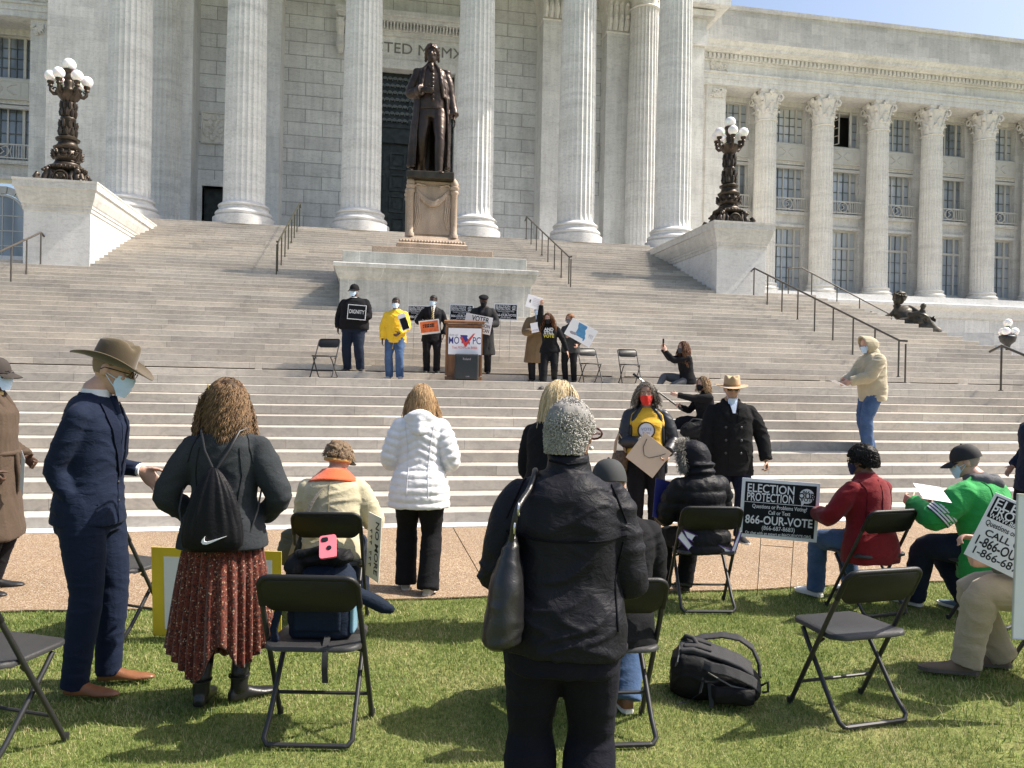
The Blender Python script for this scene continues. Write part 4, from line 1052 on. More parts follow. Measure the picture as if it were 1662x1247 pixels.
def lamp(px, py, yy, label):
    p = atY(px, py, yy); t = empty('street_lamp', (p.x, yy, 7.15), 0, label, 'lamp', 'bronze lamps on the stair pedestals')
    b = MB(); b.lathe([(.62, 0), (.62, .05), (.55, .09), (.42, .1), (.36, .2), (.34, .5)], n=40)
    b.lathe([(.36, .48), (.44, .56), (.52, .60), (.53, .64), (.47, .69), (.37, .74), (.36, .78)], n=40)
    for i in range(28):
        a = 2*PI*i/28; b.ball((.5*math.cos(a), .5*math.sin(a), .62), (.045, .045, .05), 8, 6)
    b.build('base', M_bronze, t, 50)
    for i in range(4):                                 # winged lion feet and shields
        a = PI/4+i*PI/2; M = Matrix.Rotation(a, 4, 'Z'); f = MB()
        f.tube([M @ Vector(q) for q in ((.35, 0, .5), (.52, 0, .42), (.6, 0, .3), (.64, 0, .18), (.72, 0, .1), (.82, 0, .12), (.88, 0, .24), (.84, 0, .33), (.76, 0, .3))], [.13, .12, .11, .10, .08, .07, .08, .07, .04], 10)
        f.ball(M @ Vector((.58, 0, .50)), (.09, .09, .10), 12, 8); f.ball(M @ Vector((.67, 0, .48)), (.06, .05, .045), 10, 7)
        for s in (-1, 1):
            f.ball(M @ Vector((.54, s*.06, .60)), .03, 8, 6); f.tube([M @ Vector(q) for q in ((.5, s*.08, .45), (.5, s*.15, .32), (.56, s*.14, .16), (.66, s*.13, .05))], [.07, .08, .06, .05], 8)
            f.lathe([(.001, -.03), (.10, -.03), (.11, 0), (.10, .03), (.001, .03)], n=18, M=Matrix.Translation(M @ Vector((.83, s*.05, .15))) @ M @ Matrix.Rotation(PI/2, 4, 'X'))
        f.build('lion_foot', M_bronze, t, 50)
        M2 = Matrix.Rotation(a+PI/4, 4, 'Z'); f = MB()
        f.lathe([(.001, -.05), (.15, -.05), (.20, 0), (.15, .045), (.12, .03), (.001, .06)], n=24, M=M2 @ Matrix.Translation((.5, 0, .27)) @ Matrix.Rotation(PI/2, 4, 'Y'))
        f.tube([M2 @ Vector((.53, .2*math.cos(q), .27+.21*math.sin(q))) for q in [2*PI*k/16 for k in range(16)]], .025, 6, closed=True)
        for s in (-1, 1): f.tube([M2 @ Vector((.57, s*(.03+.09*q/5), .30-.05*math.sin(q*1.3))) for q in range(6)], .022, 6)
        f.build('shield', M_bronze, t, 50)
    c = MB(); c.lathe([(.36, .76), (.33, .80), (.38, .84), (.40, .90), (.36, 1.02), (.33, 1.08), (.40, 1.12), (.41, 1.16), (.33, 1.2), (.28, 1.27), (.27, 1.33), (.34, 1.36), (.35, 1.41), (.27, 1.45), (.22, 1.50), (.235, 1.6), (.20, 1.9), (.22, 1.93), (.22, 1.98), (.18, 2.02), (.215, 2.2), (.17, 2.42), (.20, 2.45), (.24, 2.5), (.36, 2.62), (.38, 2.68), (.30, 2.72), (.16, 2.76), (.12, 2.85), (.15, 2.95), (.12, 3.02), (.17, 3.1), (.14, 3.2), (.20, 3.26), (.2, 3.3)], n=36)
    rs = random.Random(2)
    for z0, z1, r0, k in ((1.5, 1.9, .225, 9), (2.03, 2.42, .2, 9), (.86, 1.05, .385, 14)):
        for i in range(k):
            for z in (z0, (z0+z1)/2):
                a = 2*PI*(i+.5*(z > z0))/k; hh = (z1-z0)/2
                c.tube([(r0*1.0*math.cos(a), r0*math.sin(a), z), (r0*1.12*math.cos(a), r0*1.12*math.sin(a), z+hh*.55), (r0*1.08*math.cos(a), r0*1.08*math.sin(a), z+hh*.85), (r0*1.22*math.cos(a), r0*1.22*math.sin(a), z+hh)], [.045, .05, .035, .015], 6)
    c.build('column', M_bronze, t, 50).scale = (.94, .94, 1.085)
    for i in range(6):
        a = 2*PI*i/6+.28; M = Matrix.Translation((0, 0, .245)) @ Matrix.Rotation(a, 4, 'Z') @ Matrix.Diagonal((.84, .9, 1, 1)); f = MB()
        f.tube([M @ Vector(q) for q in ((.2, 0, 2.70), (.34, 0, 2.60), (.46, 0, 2.58), (.55, 0, 2.66), (.56, 0, 2.78))], [.06, .06, .055, .05, .045], 8)
        f.tube([M @ Vector((.42+.06*math.cos(q), 0, 2.7+.07*math.sin(q))) for q in [k*.6 for k in range(9)]], .022, 6)
        f.lathe([(.04, 2.76), (.08, 2.79), (.055, 2.84), (.09, 2.88), (.09, 2.93)], M @ Vector((.56, 0, 0)), 20)
        br = f.build('arm', M_bronze, t, 50)
        g = MB(); g.ball(M @ Vector((.56, 0, 3.08)), .168, 24, 16); g.build('globe', M_globe, br, 180)
    g = MB(); g.ball((0, 0, 3.75), .19, 28, 18); g.build('globe', M_globe, t, 180)
lamp(109, 290, 25.0, 'ornate bronze lamp with seven white globes on the left marble pedestal')
lamp(1182, 358, 25.0, 'ornate bronze lamp with seven white globes on the right marble pedestal')
t = empty('street_lamp', (26.4, 28, 1.72), 0, 'short dark lamp with three white globes beyond the right end of the steps', 'lamp')
b = MB(); b.lathe([(.25, 0), (.22, .15), (.1, .25), (.075, 1.8), (.12, 1.95), (.16, 2.0), (.28, 2.1), (.34, 2.3), (.3, 2.36), (.12, 2.4), (.06, 2.45), (.05, 2.7), (.09, 2.74)], n=20)
for i in range(3):
    a = i*2.094-.5; b.lathe([(.05, 2.3), (.1, 2.36)], (.25*math.cos(a), .25*math.sin(a), 0), 12)
b.build('post', plain('black iron', (.015, .015, .017), .5), t, 50)
for i in range(3):
    a = i*2.094-.5; g = MB(); g.ball((.25*math.cos(a), .25*math.sin(a), 2.53), .17, 16, 12); g.build('globe', M_globe, t, 180)
g = MB(); g.ball((0, 0, 2.9), .17, 16, 12); g.build('globe', M_globe, t, 180)

# granite base of the statue
def granitemat():
    t = NT('pink granite'); co = t.coord(); f = t.noise(co, 55, 4); g = t.noise(t.mapping(co, (2, 2, .6)), 1.8, 6)
    c = t.ramp(f, [(.3, (.24, .165, .12)), (.5, (.41, .315, .24)), (.72, (.53, .44, .355))])
    c = t.mix(c, t.ramp(g, [(.3, (.72, .72, .72)), (.65, (1.05, 1.05, 1.05))]), 1.0, 'MULTIPLY')
    return t.out(c, .6, t.bump(f, .2, .01), 0, .4)
M_gran = granitemat()
gp = empty('granite_pedestal', (1.78, 23.4, 5.12), 0, 'pinkish granite pedestal with corner columns and carved garland under the bronze statue', 'pedestal')
def gpart(name, mb, smooth=None, bevel=0): return mb.build(name, M_gran, gp, smooth, bevel)
sb = MB(); sb.box(-1.73, 1.73, -1.25, 1.3, 0, .42); gpart('slab', sb, bevel=.015); gp.scale.z = .915
b = MB(); molded(b, -.75, .75, -.6, .6, [(.28, .42), (.28, .62), (.24, .66), (.16, .70), (.13, .78), (.06, .84), (.02, .92)])
for i in range(22):
    x = -.93+i*1.86/21; b.ball((x, -.79, .71), (.045, .05, .05), 8, 6)
gpart('base_molding', b, 40)
b = MB(); b.box(-.63, .63, -.52, .52, .9, 2.75); b.box(-.67, .67, -.56, .56, 2.62, 2.7)
b.box(-.53, .53, -.545, -.5, 1.0, 2.55)
for k in range(4):
    pts = []
    for q in range(13): u = q/12; pts.append((-.48+.96*u, -.56-.02*math.sin(u*PI), 2.35-.42*math.sin(PI*u)+k*.035))
    b.tube(pts, [.02+.045*math.sin(PI*q/12) for q in range(13)], 7)
for s in (-1, 1):
    for k in range(3): b.tube([(s*(.5-.05*k), -.56, 2.3), (s*(.52-.06*k), -.57, 1.9), (s*(.46-.05*k), -.56, 1.5), (s*(.54-.04*k), -.56, 1.15)], [.03, .025, .03, .02], 6)
    b.tube([(s*.2, -.56, 2.55), (s*.45, -.57, 2.6), (s*.6, -.56, 2.5)], .035, 6)
gpart('block', b, 50)
for sx in (-1, 1):
    for sy in (-1, 1):
        c = MB(); c.lathe([(.13, .9), (.13, 1.0), (.10, 1.05), (.095, 1.3), (.095, 2.3), (.12, 2.34), (.13, 2.4), (.10, 2.44), (.14, 2.5), (.14, 2.55), (.11, 2.57), (.125, 2.66), (.08, 2.76), (.02, 2.84)], (sx*.645, sy*.55, 0), 20); gpart('corner_column', c, 50)
ins = plain('worn inscription', (.27, .20, .15), .8)
# bronze statue
st = Fig('large dark bronze statue of a standing man in a long coat on a granite pedestal', (1.76, 23.35, 7.73), PI-.08, 1.72, 1.0, 1.0, lean=(-.03, .03), twist=.06, head=(-.05, -.05, 0), wr=(.14, .17, 1.06), er=(.95, -.5, -.1), wl=(-.29, .03, .80), el=(-.6, -.7, 0),
         ar=(.13, -.10, .085), al=(-.10, .17, .085), kl=(-.1, 1, 0), toe=(.5, -.2), hand=('relax', 'relax'), palm=((-.3, -.9, 0), None), hdir=((-.9, .35, -.1), None), vox=.011)
stt = st.root; stt.name = 'bronze_statue'; stt['category'] = 'statue'; stt.scale = (2.27, 2.27, 2.46)
st.body(M_bronze2, .008); st.trousers(M_bronze2, .006, .05, .004, name='breeches')
wc = MB(); st.torso(wc, -.12, 1.0, .022); st.collar_ring(wc, .05, .01)
for z in range(9): p = st.P+st.u*(.05+.05*z)+st.fd*(.150); wc.ball(p, .011, 8, 6)
st.part('waistcoat', wc, M_bronze2, .010, 2, .004)
def coatfn(me): wrinkle(me, .014, 5)
cb = MB(); st.arms(cb, .022, .95)
P = []                                                  # long open coat hung from the shoulders
for j in range(26):
    t = j/25; z = st.N.z-.13-(1.12)*t; row = []
    for i in range(41):
        a = (i/40*2-1)*2.25; fl = .165+.03*t+.03*math.sin(t*3)+.014*math.sin(a*11+t*2)*t*1.6+.02*t*math.sin(a*5)
        fl += .05*t*t*(1 if a > 0 else .2); wd = fl*1.02*(1 if t > .1 else .8+.2*t/.1); row.append(st.P+Vector((math.sin(a)*wd*1.08, -math.cos(a)*(fl*.86)-.01-.03*t, 0))*1+Vector((0, 0, z-st.P.z)))
    P.append(row)
cb.sheet(P, .03)
for g in (1, -1): cb.tube([st.N+Vector((.03*g, .05, .03)), st.N+Vector((.10*g, .10, -.08)), st.N+Vector((.13*g, .13, -.25)), st.N+Vector((.16*g, .12, -.42))], [.02, .035, .03, .02], 8)
for i in (0, 1):
    cb.ball(st.S[i]+Vector((0, 0, .03)), (.07, .06, .03), 10, 7); cb.tube([st.E[i].lerp(st.W[i], q) for q in (.72, .98)], [.062, .068], 14)
st.part('coat', cb, M_bronze2, .012, 3, .006)
st.shoes(M_bronze2, .27, hgt=.07); st.cap_hair(M_bronze2, .022, .175, .06, .0, .007, 3, sc=60)
b = MB()
for g in (1, -1):
    for k in range(3): b.ball(st.hd((.088*g, -.02-.02*k, .13-.035*k)), (.02, .035, .022), 10, 7)
b.tube([st.hd((0, -.11, .1)), st.hd((0, -.13, .03)), st.hd((0, -.12, -.06))], [.03, .03, .015], 8)

st.part('hair_curl', b, M_bronze2, .009, 2)
b = MB(); b.tube([st.N+Vector((.0, .07, .015)), st.N+Vector((.012, .115, -.03)), st.N+Vector((-.01, .140, -.10))], [.03, .034, .018], 8); st.part('cravat', b, M_bronze2, .009, 2, .006)
b = MB(); b.box(-.30, .31, -.24, .36, -.045, .040); b.build('bronze_plinth', M_bronze3, stt, bevel=.01)
# reclining bronze figure past the steps
rc = Fig('dark bronze reclining figure with a raised head behind the right end of the steps', (19.75, 25.2, 3.62), PI-.35, 1.75, 1.05, 1.05, fem=True, hipz=.16, lean=(-.40, .45), head=(-.7, .15, -.2), wr=(.42, -.1, .32), wl=(-.22, .30, .30), ar=(.62, .75, .1), al=(.3, .8, .12), kr=(0, .3, 1), kl=(0, .3, 1), vox=.014)
rc.root.name = 'bronze_sculpture'; rc.root['category'] = 'sculpture'; rc.root.scale = (2.1,)*3
rc.body(M_bronze3, .011); rc.cap_hair(M_bronze3, .03, .17, .06, 0, .012, 5, sc=40)
b = MB()
for i in range(14):
    a = 2*PI*i/14; b.ball(rc.hd((.095*math.sin(a), -.005+.115*math.cos(a), .175+.01*math.sin(3*a))), (.028, .03, .022), 8, 6)
rc.part('wreath', b, M_bronze3)
b = MB()
b.tube([(.35, -.2, .3), (.62, -.22, .36), (.8, -.2, .30), (.9, -.18, .36)], [.09, .08, .06, .03], 10); b.tube([(.5, -.2, .36), (.66, -.2, .44), (.78, -.2, .40)], [.04, .05, .02], 8)
b.tube([(.05, .2, .1), (.02, .30, .30), (-.02, .34, .42), (-.03, .35, .48)], [.14, .10, .06, .045], 10); b.ball((-.03, .35, .53), .052, 12, 8); b.tube([(.16, .25, .36), (.04, .36, .40), (-.08, .38, .34), (-.15, .36, .22), (-.24, .32, .08)], [.07, .05, .045, .05, .07], 8); b.tube([(.25, .1, .2), (.1, .2, .2), (-.1, .3, .15), (-.3, .3, .06)], [.16, .15, .13, .10], 10)
rc.part('drapery', b, M_bronze3, .012, 2, .012)
b = MB(); b.box(-.9, 1.0, -.55, .95, -1.0, .04); b.build('base', M_marble, rc.root)

# handrails
M_rail = plain('painted handrail', (.075, .065, .055), .45, .2, .5); M_railb = plain('dark green handrail', (.06, .058, .035), .45, .3)
def zstep(y):
    if y < D_: return 0
    if y < 16: return zn(min(12, int((y-D_)/T_+1.0001)))
    return zn(min(53, 13+int((y-16.0)/T_+1e-4)))
def handrail(x, y0, y1, n, label, h=.88, r=.024, mat=None, bend=True):
    t = empty('handrail', (x, (y0+y1)/2, zstep((y0+y1)/2)), 0, label, 'handrail', 'handrails on the steps'); o = -t.location
    ys = [y0+(y1-y0)*i/(n-1) for i in range(n)]; zl = lambda y: zstep(y0)+(zstep(y1)-zstep(y0))*(y-y0)/(y1-y0)
    b = MB(); pts = [Vector((x, y0-.28, zl(y0)+h*.97)), Vector((x, y0-.02, zl(y0)+h))]+[Vector((x, y1, zl(y1)+h+.03)), Vector((x, y1+.3, zl(y1)+h-.08))]
    b.tube([p+o for p in pts], r*1.15, 8); b.build('rail', mat or M_rail, t, 50)
    for y in [y0-.24]+ys:
        c = MB(); zt = min(zl(y)+h, zl(y1)+h); zb = zstep(max(y, 0)) if y > D_ else 0
        c.tube([Vector((x, y, zb-.01))+o, Vector((x, y, zt))+o], r*.9, 8); c.lathe([(r*2, 0), (r*2, .02)], Vector((x, y, zb))+o, 10); c.build('post', mat or M_rail, t, 50)
handrail(-2.72, 23.95, 30.95, 8, 'dark handrail on the upper steps left of the bronze statue', mat=M_railb)
handrail(6.27, 23.95, 30.95, 8, 'dark handrail on the upper steps right of the bronze statue')
handrail(12.5, 16.45, 23.6, 9, 'long dark handrail running down the wide steps below the right lamp pedestal')
handrail(-9.05, 16.45, 23.6, 9, 'dark handrail on the wide steps below the left lamp pedestal')
handrail(12.5, 9.9, 13.4, 6, 'dark handrail on the lowest steps at the right edge')
t = empty('handrail', (14.9, 24.9, 4.9), 0, 'thin handrail behind the steps descending to the right of the lamp pedestal', 'handrail', 'handrails on the steps')
b = MB(); b.tube([(-.45, 0, 1.0), (.1, 0, 1.05), (3.6, 0, -.45)], .024, 8); b.build('rail', M_rail, t)
for q in (-.4, .5, 1.5, 2.4): b = MB(); zt = 1.05 if q < .1 else 1.05-(q-.1)*.43; b.tube([(q, 0, -3.18), (q, 0, zt)], .02, 8); b.build('post', M_rail, t)

# ---------------------------------------------------------------- folding chairs
M_plast = plain('black chair plastic', (.011, .011, .011), .45, 0, .35, .1, 30, .25, 350); M_seat = plain('dark grey chair seat', (.032, .032, .033), .5, 0, .4, .12, 12, .3, 420)
M_leg = plain('grey chair steel', (.030, .030, .031), .4, .2, .5)
def rrect(w, h, r, n=5):
    pts = []
    for cx, cy, a0 in ((w-r, h-r, 0), (-w+r, h-r, 90), (-w+r, -h+r, 180), (w-r, -h+r, 270)):
        for i in range(n+1): a = rad(a0+90*i/n); pts.append((cx+r*math.cos(a), cy+r*math.sin(a)))
    return pts
def make_chair():
    t = empty('folding_chair', (0, 0, 0))
    b = MB(); pr = []
    for k, dz in ((.93, .0), (1, .008), (1, .022), (.97, .030)):
        ring = []
        for x, y in rrect(.225, .205, .07):
            tp = 1-.10*(y+.2)/.4 if y > 0 else 1; ring.append(Vector((x*k*tp, y*k+.035, .425+dz-.012*(1-min(1, (x/.2)**2))*(dz > .01)+.008*(y < -.15))))
        pr.append(ring)
    b.rings(pr); b.build('seat', M_seat, t, 50)
    b = MB(); top = Vector((0, -.235, .80)); dn = Vector((0, .42, -.80)).normalized(); nn = Vector((0, .80, .42)).normalized(); rg = []
    for off in (-.011, -.007, .007, .011):
        k = .97 if abs(off) > .01 else 1; ring = []
        for x, y in rrect(.222, .085, .055, 6): ring.append(top+dn*(.09-y*k+(.03*(1-(x/.23)**2) if y < 0 else 0))+Vector((x*k, 0, 0))+nn*(off-.022*(1-(x/.23)**2)))
        rg.append(ring)
    b.rings(rg); b.build('backrest', M_plast, t, 50)
    b = MB(); pts = [top+dn*(.17)+Vector((-.226, 0, 0)), top+dn*.06+Vector((-.224, 0, 0))]
    for q in range(7): a = PI-PI/2*q/6; pts.append(top+dn*(.055-.055*math.sin(a))+Vector((-.17+.054*math.cos(a), 0, 0))-nn*.004*q/6)
    for q in range(7): a = PI/2-PI/2*q/6; pts.append(top+dn*(.055-.055*math.sin(a))+Vector((.17+.054*math.cos(a), 0, 0))-nn*.004*(6-q)/6)
    pts += [top+dn*.06+Vector((.224, 0, 0)), top+dn*.17+Vector((.226, 0, 0))]
    b.tube(pts, .0145, 10); b.build('back_frame', M_plast, t, 60)
    for s in (-1, 1):
        b = MB(); b.tube([top+Vector((s*.218, 0, 0))+dn*.03, top+Vector((s*.226, 0, 0))+dn*.25, Vector((s*.228, -.02, .39)), Vector((s*.232, .185, .0))], .0125, 8); b.lathe([(.016, 0), (.016, .03)], (s*.232, .185, 0), 10); b.build('leg', M_leg, t, 50)
        b = MB(); b.tube([(s*.185, .15, .415), (s*.195, .10, .36), (s*.20, -.10, .1), (s*.205, -.165, .035), (s*.185, -.178, .012), (s*.17, -.18, .012)], .0125, 8); b.build('leg', M_leg, t, 50)
        b = MB(); b.tube([(s*.226, -.035, .40), (s*.19, -.02, .405)], .008, 6); b.build('hinge', M_leg, t)
    b = MB(); b.tube([(-.175, -.18, .012), (.175, -.18, .012)], .0125, 8); b.build('floor_bar', M_leg, t)
    b = MB(); b.tube([(-.228, .11, .14), (.228, .11, .14)], .009, 8); b.build('stretcher', M_leg, t)
    return t
chair0 = make_chair(); used = []
def chair(x, y, z, rz, label, sc=1.0):
    c = chair0 if not used else copy_tree(chair0)
    used.append(c); c.location = (x, y, z); c.rotation_euler = (0, 0, rz); c.scale = (sc,)*3
    c['label'] = label; c['category'] = 'chair'; c['group'] = 'black folding chairs'; return c
# ---------------------------------------------------------------- people
FA = lambda deg: -YAW+rad(deg)              # 0 facing the steps, 90 facing left, 180 facing the viewer
def pos(px, D, z=0): p = atD(px, 620, D); return (p.x, p.y, z)
M_navy = cloth('navy suit wool', (.010, .016, .036), .8, 700, .2, .1, .3); M_blackc = cloth('black cloth', (.012, .012, .014), .85); M_nylon = cloth('black nylon shell', (.010, .010, .014), .60, 900, .1, .1, .05, .42, .22)
M_char = cloth('charcoal knit', (.032, .036, .040), .95, 420, .5, .15, .3, .3, fine=.2); M_white = cloth('white quilted shell', (.74, .735, .75), .55, 700, .1, .05, .1, .3)
M_beige = cloth('beige jacket cotton', (.47, .42, .285), .85, 600, .25, .1); M_jean = cloth('blue denim', (.055, .10, .20), .9, 500, .4, .28, .15, .3, fine=.15); M_darkjean = cloth('dark denim', (.016, .022, .040), .9, 500, .4, .2)
M_red = cloth('dark red wool', (.17, .007, .011), .9, 300, .5, .14, .4, .3); M_green = cloth('bright green jersey', (.025, .30, .070), .8, 500, .3, .1, .2, .4); M_khaki = cloth('khaki twill', (.36, .30, .215), .85, 500, .3, .08)
M_tanjk = cloth('tan canvas', (.42, .365, .255), .85, 500, .3, .1); M_brown = cloth('brown trench cotton', (.075, .052, .037), .75, 600, .2, .12); M_yellow = cloth('yellow windbreaker', (.80, .50, .025), .55, 700, .1, .06, .1, .4)
M_tee = cloth('gold t-shirt', (.68, .40, .03), .85); M_grey = cloth('heather grey', (.11, .11, .115), .9, 400, .4, .15, fine=.15); M_trench = cloth('camel trench', (.17, .115, .06), .8, 500, .2)
M_lea = plain('black leather', (.012, .012, .013), .36, 0, .5, .15, 20, .3, 160); M_tanlea = plain('tan shoe leather', (.19, .078, .034), .38, 0, .5, .22, 14, .2, 160); M_shoeb = plain('black shoe', (.013, .013, .014), .5)
M_sole = plain('pale sole', (.62, .60, .55), .7); M_shirt = cloth('white shirt', (.74, .74, .78), .8); M_felt = plain('olive felt', (.085, .064, .038), .9, 0, .2, .1, 10, .3, 250, .3); M_straw = plain('tan felt hat', (.44, .30, .17), .85, 0, .2, .1, 10, .3, 250, .3)
H_brown = hairmat('wavy brown hair', (.045, .027, .016), (.25, .155, .085)); H_blonde = hairmat('blonde hair', (.42, .30, .16), (.78, .64, .42)); H_dkblonde = hairmat('sandy hair', (.20, .12, .06), (.52, .35, .19)); H_grey = hairmat('grey curls', (.25, .235, .215), (.62, .595, .56), .85)
H_black = hairmat('black hair', (.008, .007, .007), (.035, .032, .030)); H_salt = hairmat('greying brown hair', (.07, .055, .045), (.42, .38, .33)); H_short = hairmat('short brown hair', (.14, .095, .06), (.36, .26, .17)); H_chest = hairmat('chestnut hair', (.06, .028, .016), (.22, .10, .05))

M_nylon.node_tree.nodes['Principled BSDF'].inputs['Specular IOR Level'].default_value = .15; M_nylon.node_tree.nodes['Principled BSDF'].inputs['Roughness'].default_value = .55
def ballcap(f, mat, turn=0, bill=.085, z=.135, tilt=0):
    M = f.HM() @ Matrix.Rotation(turn, 4, 'Z') @ Matrix.Translation((0, -.004, z)) @ Matrix.Rotation(tilt, 4, 'X')
    b = MB(); rg = []
    for t in range(9):
        a = t/8*PI/2*.97; r = math.cos(a)**.75; ht = .118*math.sin(a)
        rg.append([M @ Vector((.091*r*math.sin(q), .114*r*math.cos(q)-.002, ht)) for q in [2*PI*i/36 for i in range(36)]])
    b.rings(rg); o = f.part('cap', b, mat, smooth=60)
    P = [[M @ Vector((math.sin(q)*(.090+.0*u), .106*math.cos(q)+bill*u*math.cos(q*.95)**.8+.0, .004-.028*u*u-.02*(math.sin(q))**2)) for q in [(-1.05+2.1*i/16) for i in range(17)]] for u in [k/6 for k in range(7)]]
    v = MB(); v.sheet(P, .005); vo = v.build('visor', mat, o, 60)
    c = MB(); c.ball(M @ Vector((0, 0, .119)), .008, 8, 6); c.build('button', mat, o, 60); return o
def brimhat(f, mat, bw=.105, bl=.115, ch=.115, z=.148, curl=.045, dip=.03, band=None, tilt=0, pinch=.03):
    M = f.HM() @ Matrix.Translation((0, -.004, z)) @ Matrix.Rotation(tilt, 4, 'X')
    b = MB(); rg = []; n = 48
    for t, k in ((0, 1), (.1, 1.0), (.35, .985), (.65, .96), (.85, .93), (.95, .88), (1.0, .80), (.97, .6), (.88, .35), (.84, .1)):
        ring = []
        for i in range(n):
            q = 2*PI*i/n; x, y = .084*k*math.sin(q), .106*k*math.cos(q); hh = ch*t
            if t > .6:
                fr = max(0, math.cos(q)); hh -= .022*(1-fr)*0+.018*max(0, -math.cos(q))*(t); x *= 1-.22*fr*(k > .3)*(t-.6)/.4
                for sg in (-1, 1):
                    dq = math.atan2(math.sin(q-sg*.62), math.cos(q-sg*.62)); hh -= pinch*math.exp(-(dq/.35)**2)*(t-.6)/.4*(k > .5)
            ring.append(M @ Vector((x, y, hh)))
        rg.append(ring)
    b.rings(rg); o = f.part('hat', b, mat, smooth=70)
    P = []
    for u in [k/8 for k in range(9)]:
        row = []
        for i in range(n+1):
            q = 2*PI*i/n; r0x, r0y = .083, .105; x = (r0x+bw*u)*math.sin(q); y = (r0y+bl*u)*math.cos(q)
            row.append(M @ Vector((x*(1-.10*u*u*curl/.045), y, curl*(math.sin(q)**2)*u**1.6-dip*(math.cos(q)**2)*u**1.4+.002)))
        P.append(row)
    v = MB(); v.sheet(P, .005); v.build('brim', mat, o, 70)
    if band:
        c = MB(); c.rings([[M @ Vector((.0865*k*math.sin(q), .1085*k*math.cos(q), hz)) for q in [2*PI*i/40 for i in range(40)]] for hz, k in ((.004, 1), (.024, .995), (.024, .96), (.004, .96))]); c.build('hat_band', band, o, 60)
    return o
def lapels(f, mat, z0, z1, w=.07, out=.032):
    for g in (1, -1):
        P = []
        for j in range(9):
            t = j/8; z = z1+(z0-z1)*t; y = .075*f.H*f.d*.9+f.belly*.6
            inn = .012+.045*(1-t); wd = w*(math.sin(PI*min(1, .25+t*.75))**.8)*(1-t*.75)+.006
            c = f.N+f.u*(z-f.N.z)
            yy = .055+.065*min(1, t*1.9)+f.belly*min(1, t*1.2)
            P.append([c+f.rt*g*(inn+wd*k)+f.fd*(yy+out-.028*k-.012*k*k) for k in (0, .35, .7, 1)])
        b = MB(); b.sheet(P, .006); f.part('lapel', b, mat)
def tubeline(f, name, pts, r, mat, parent=None, n=8):
    b = MB(); b.tube(pts, r, n); o = f.part(name, b, mat); 
    if parent: o.parent = parent
    return o
def puff(f, A=.012, step=.075, chev=.3):
    def fn(me):
        p = getco(me); n = getno(me); S = np.array([f.S, f.E, f.W])            # 3,2,3
        best = np.full(len(p), 9.0); sv = np.zeros(len(p)); base = 0
        for i in (0, 1):
            acc = 0
            for a, b in ((0, 1), (1, 2)):
                u, v = S[a, i], S[b, i]; d = v-u; L = np.linalg.norm(d); t = np.clip(((p-u) @ d)/(L*L), 0, 1); q = np.linalg.norm(p-(u+t[:, None]*d), axis=1)
                mk = q < best; best = np.where(mk, q, best); sv = np.where(mk, acc+t*L, sv); acc += L
        lat = np.abs((p-np.array(f.P)) @ np.array(f.rt))
        arm = (best < .085) & (lat > .088*f.H*(.5+.5*f.w))
        s = np.where(arm, sv+.02, p[:, 2]+chev*lat*(p[:, 2] > f.P.z+.1))
        d = A*(np.abs(np.sin(PI*s/step))**.55-.55)
        x = (p+n*d[:, None]); w_ = .25*A*vnoise(p*(22, 22, 30), 3)+.2*A*vnoise(p*(45, 45, 25), 4)
        setco(me, x+n*w_[:, None])
    return fn

# --- 1 man in the navy suit
f = Fig('man in navy suit and olive wide-brimmed hat, mask on, one hand in his pocket', pos(150, 4.15), FA(-86), 1.90, .92, .96, belly=.01, hipz=1.04, lean=(.045, 0), head=(.10, -.34, 0), wr=(.150, .05, .96), er=(.35, -1, 0), wl=(-.20, .185, 1.165), el=(-.5, -1, -.4),
        ar=(.09, -.02, .085), al=(-.10, .07, .085), toe=(.12, -.1), hand=('fist', 'relax'), hdir=((-.3, .2, -1), (.05, .75, -.65)), vox=.0095)
f.body(SK_light, .0068); f.trousers(M_navy, .020, .066, .006, drop=.045); sj = f.top(M_navy, ae=.012, e=.018, t0=-.24, t1=.985, flare=.05, wr=.007, cuff=.95, collar=0)
cb = MB(); f.collar_ring(cb, .055, 0, .043); f.part('shirt_collar', cb, M_shirt, smooth=60)
cb = MB(); c0 = f.N
cb.rings([[c0+f.u*(z-.01)+f.fd*(-.012)+f.rt*(k*.085*math.cos(q))+f.fd*(k*.082*math.sin(q)+.01*(math.sin(q) > 0)) for q in [PI*.96+PI*1.08*i/20 for i in range(21)]] for z, k in ((-.035, 1.12), (.0, 1.02), (.022, .92), (.018, .86), (-.02, .92))], cap=False); f.part('jacket_collar', cb, M_navy, smooth=60)
lapel_pair(f, sj, 1.15, 1.55, cloth('navy lapel', (.008, .012, .028), .75, 700, .2, .1, .1)); seam(f, sj, [(.0, 1.52), (.012, 1.30), (.015, 1.12), (.03, .92)], M_navy, 'front', .003, 'front_edge'); seam(f, sj, [(-.01, 1.45), (-.012, 1.2), (-.01, .97)], M_navy, 'back', .002)
patch(f, sj, lambda u, v: (-.02+.13*u, 1.085-.045*v-.012*u), M_navy, 'right', 'pocket_flap', .005, 6, 4, .006)
tubeline(f, 'tie', [f.N+f.fd*.082+f.u*.0, f.N+f.fd*.115-f.u*.10, f.N+f.fd*.125-f.u*.25], [.02, .022, .026], M_navy)
buttons(f, sj, [(.012, 1.13), (.014, 1.03)], M_shoeb)
b = MB(); b.lathe([(.036, 0), (.034, .02)], (0, 0, 0), 16, M=Matrix.Translation(f.W[1]-(f.W[1]-f.E[1]).normalized()*.02) @ (f.W[1]-f.E[1]).to_track_quat('Z', 'Y').to_matrix().to_4x4()); f.part('cuff', b, M_shirt)
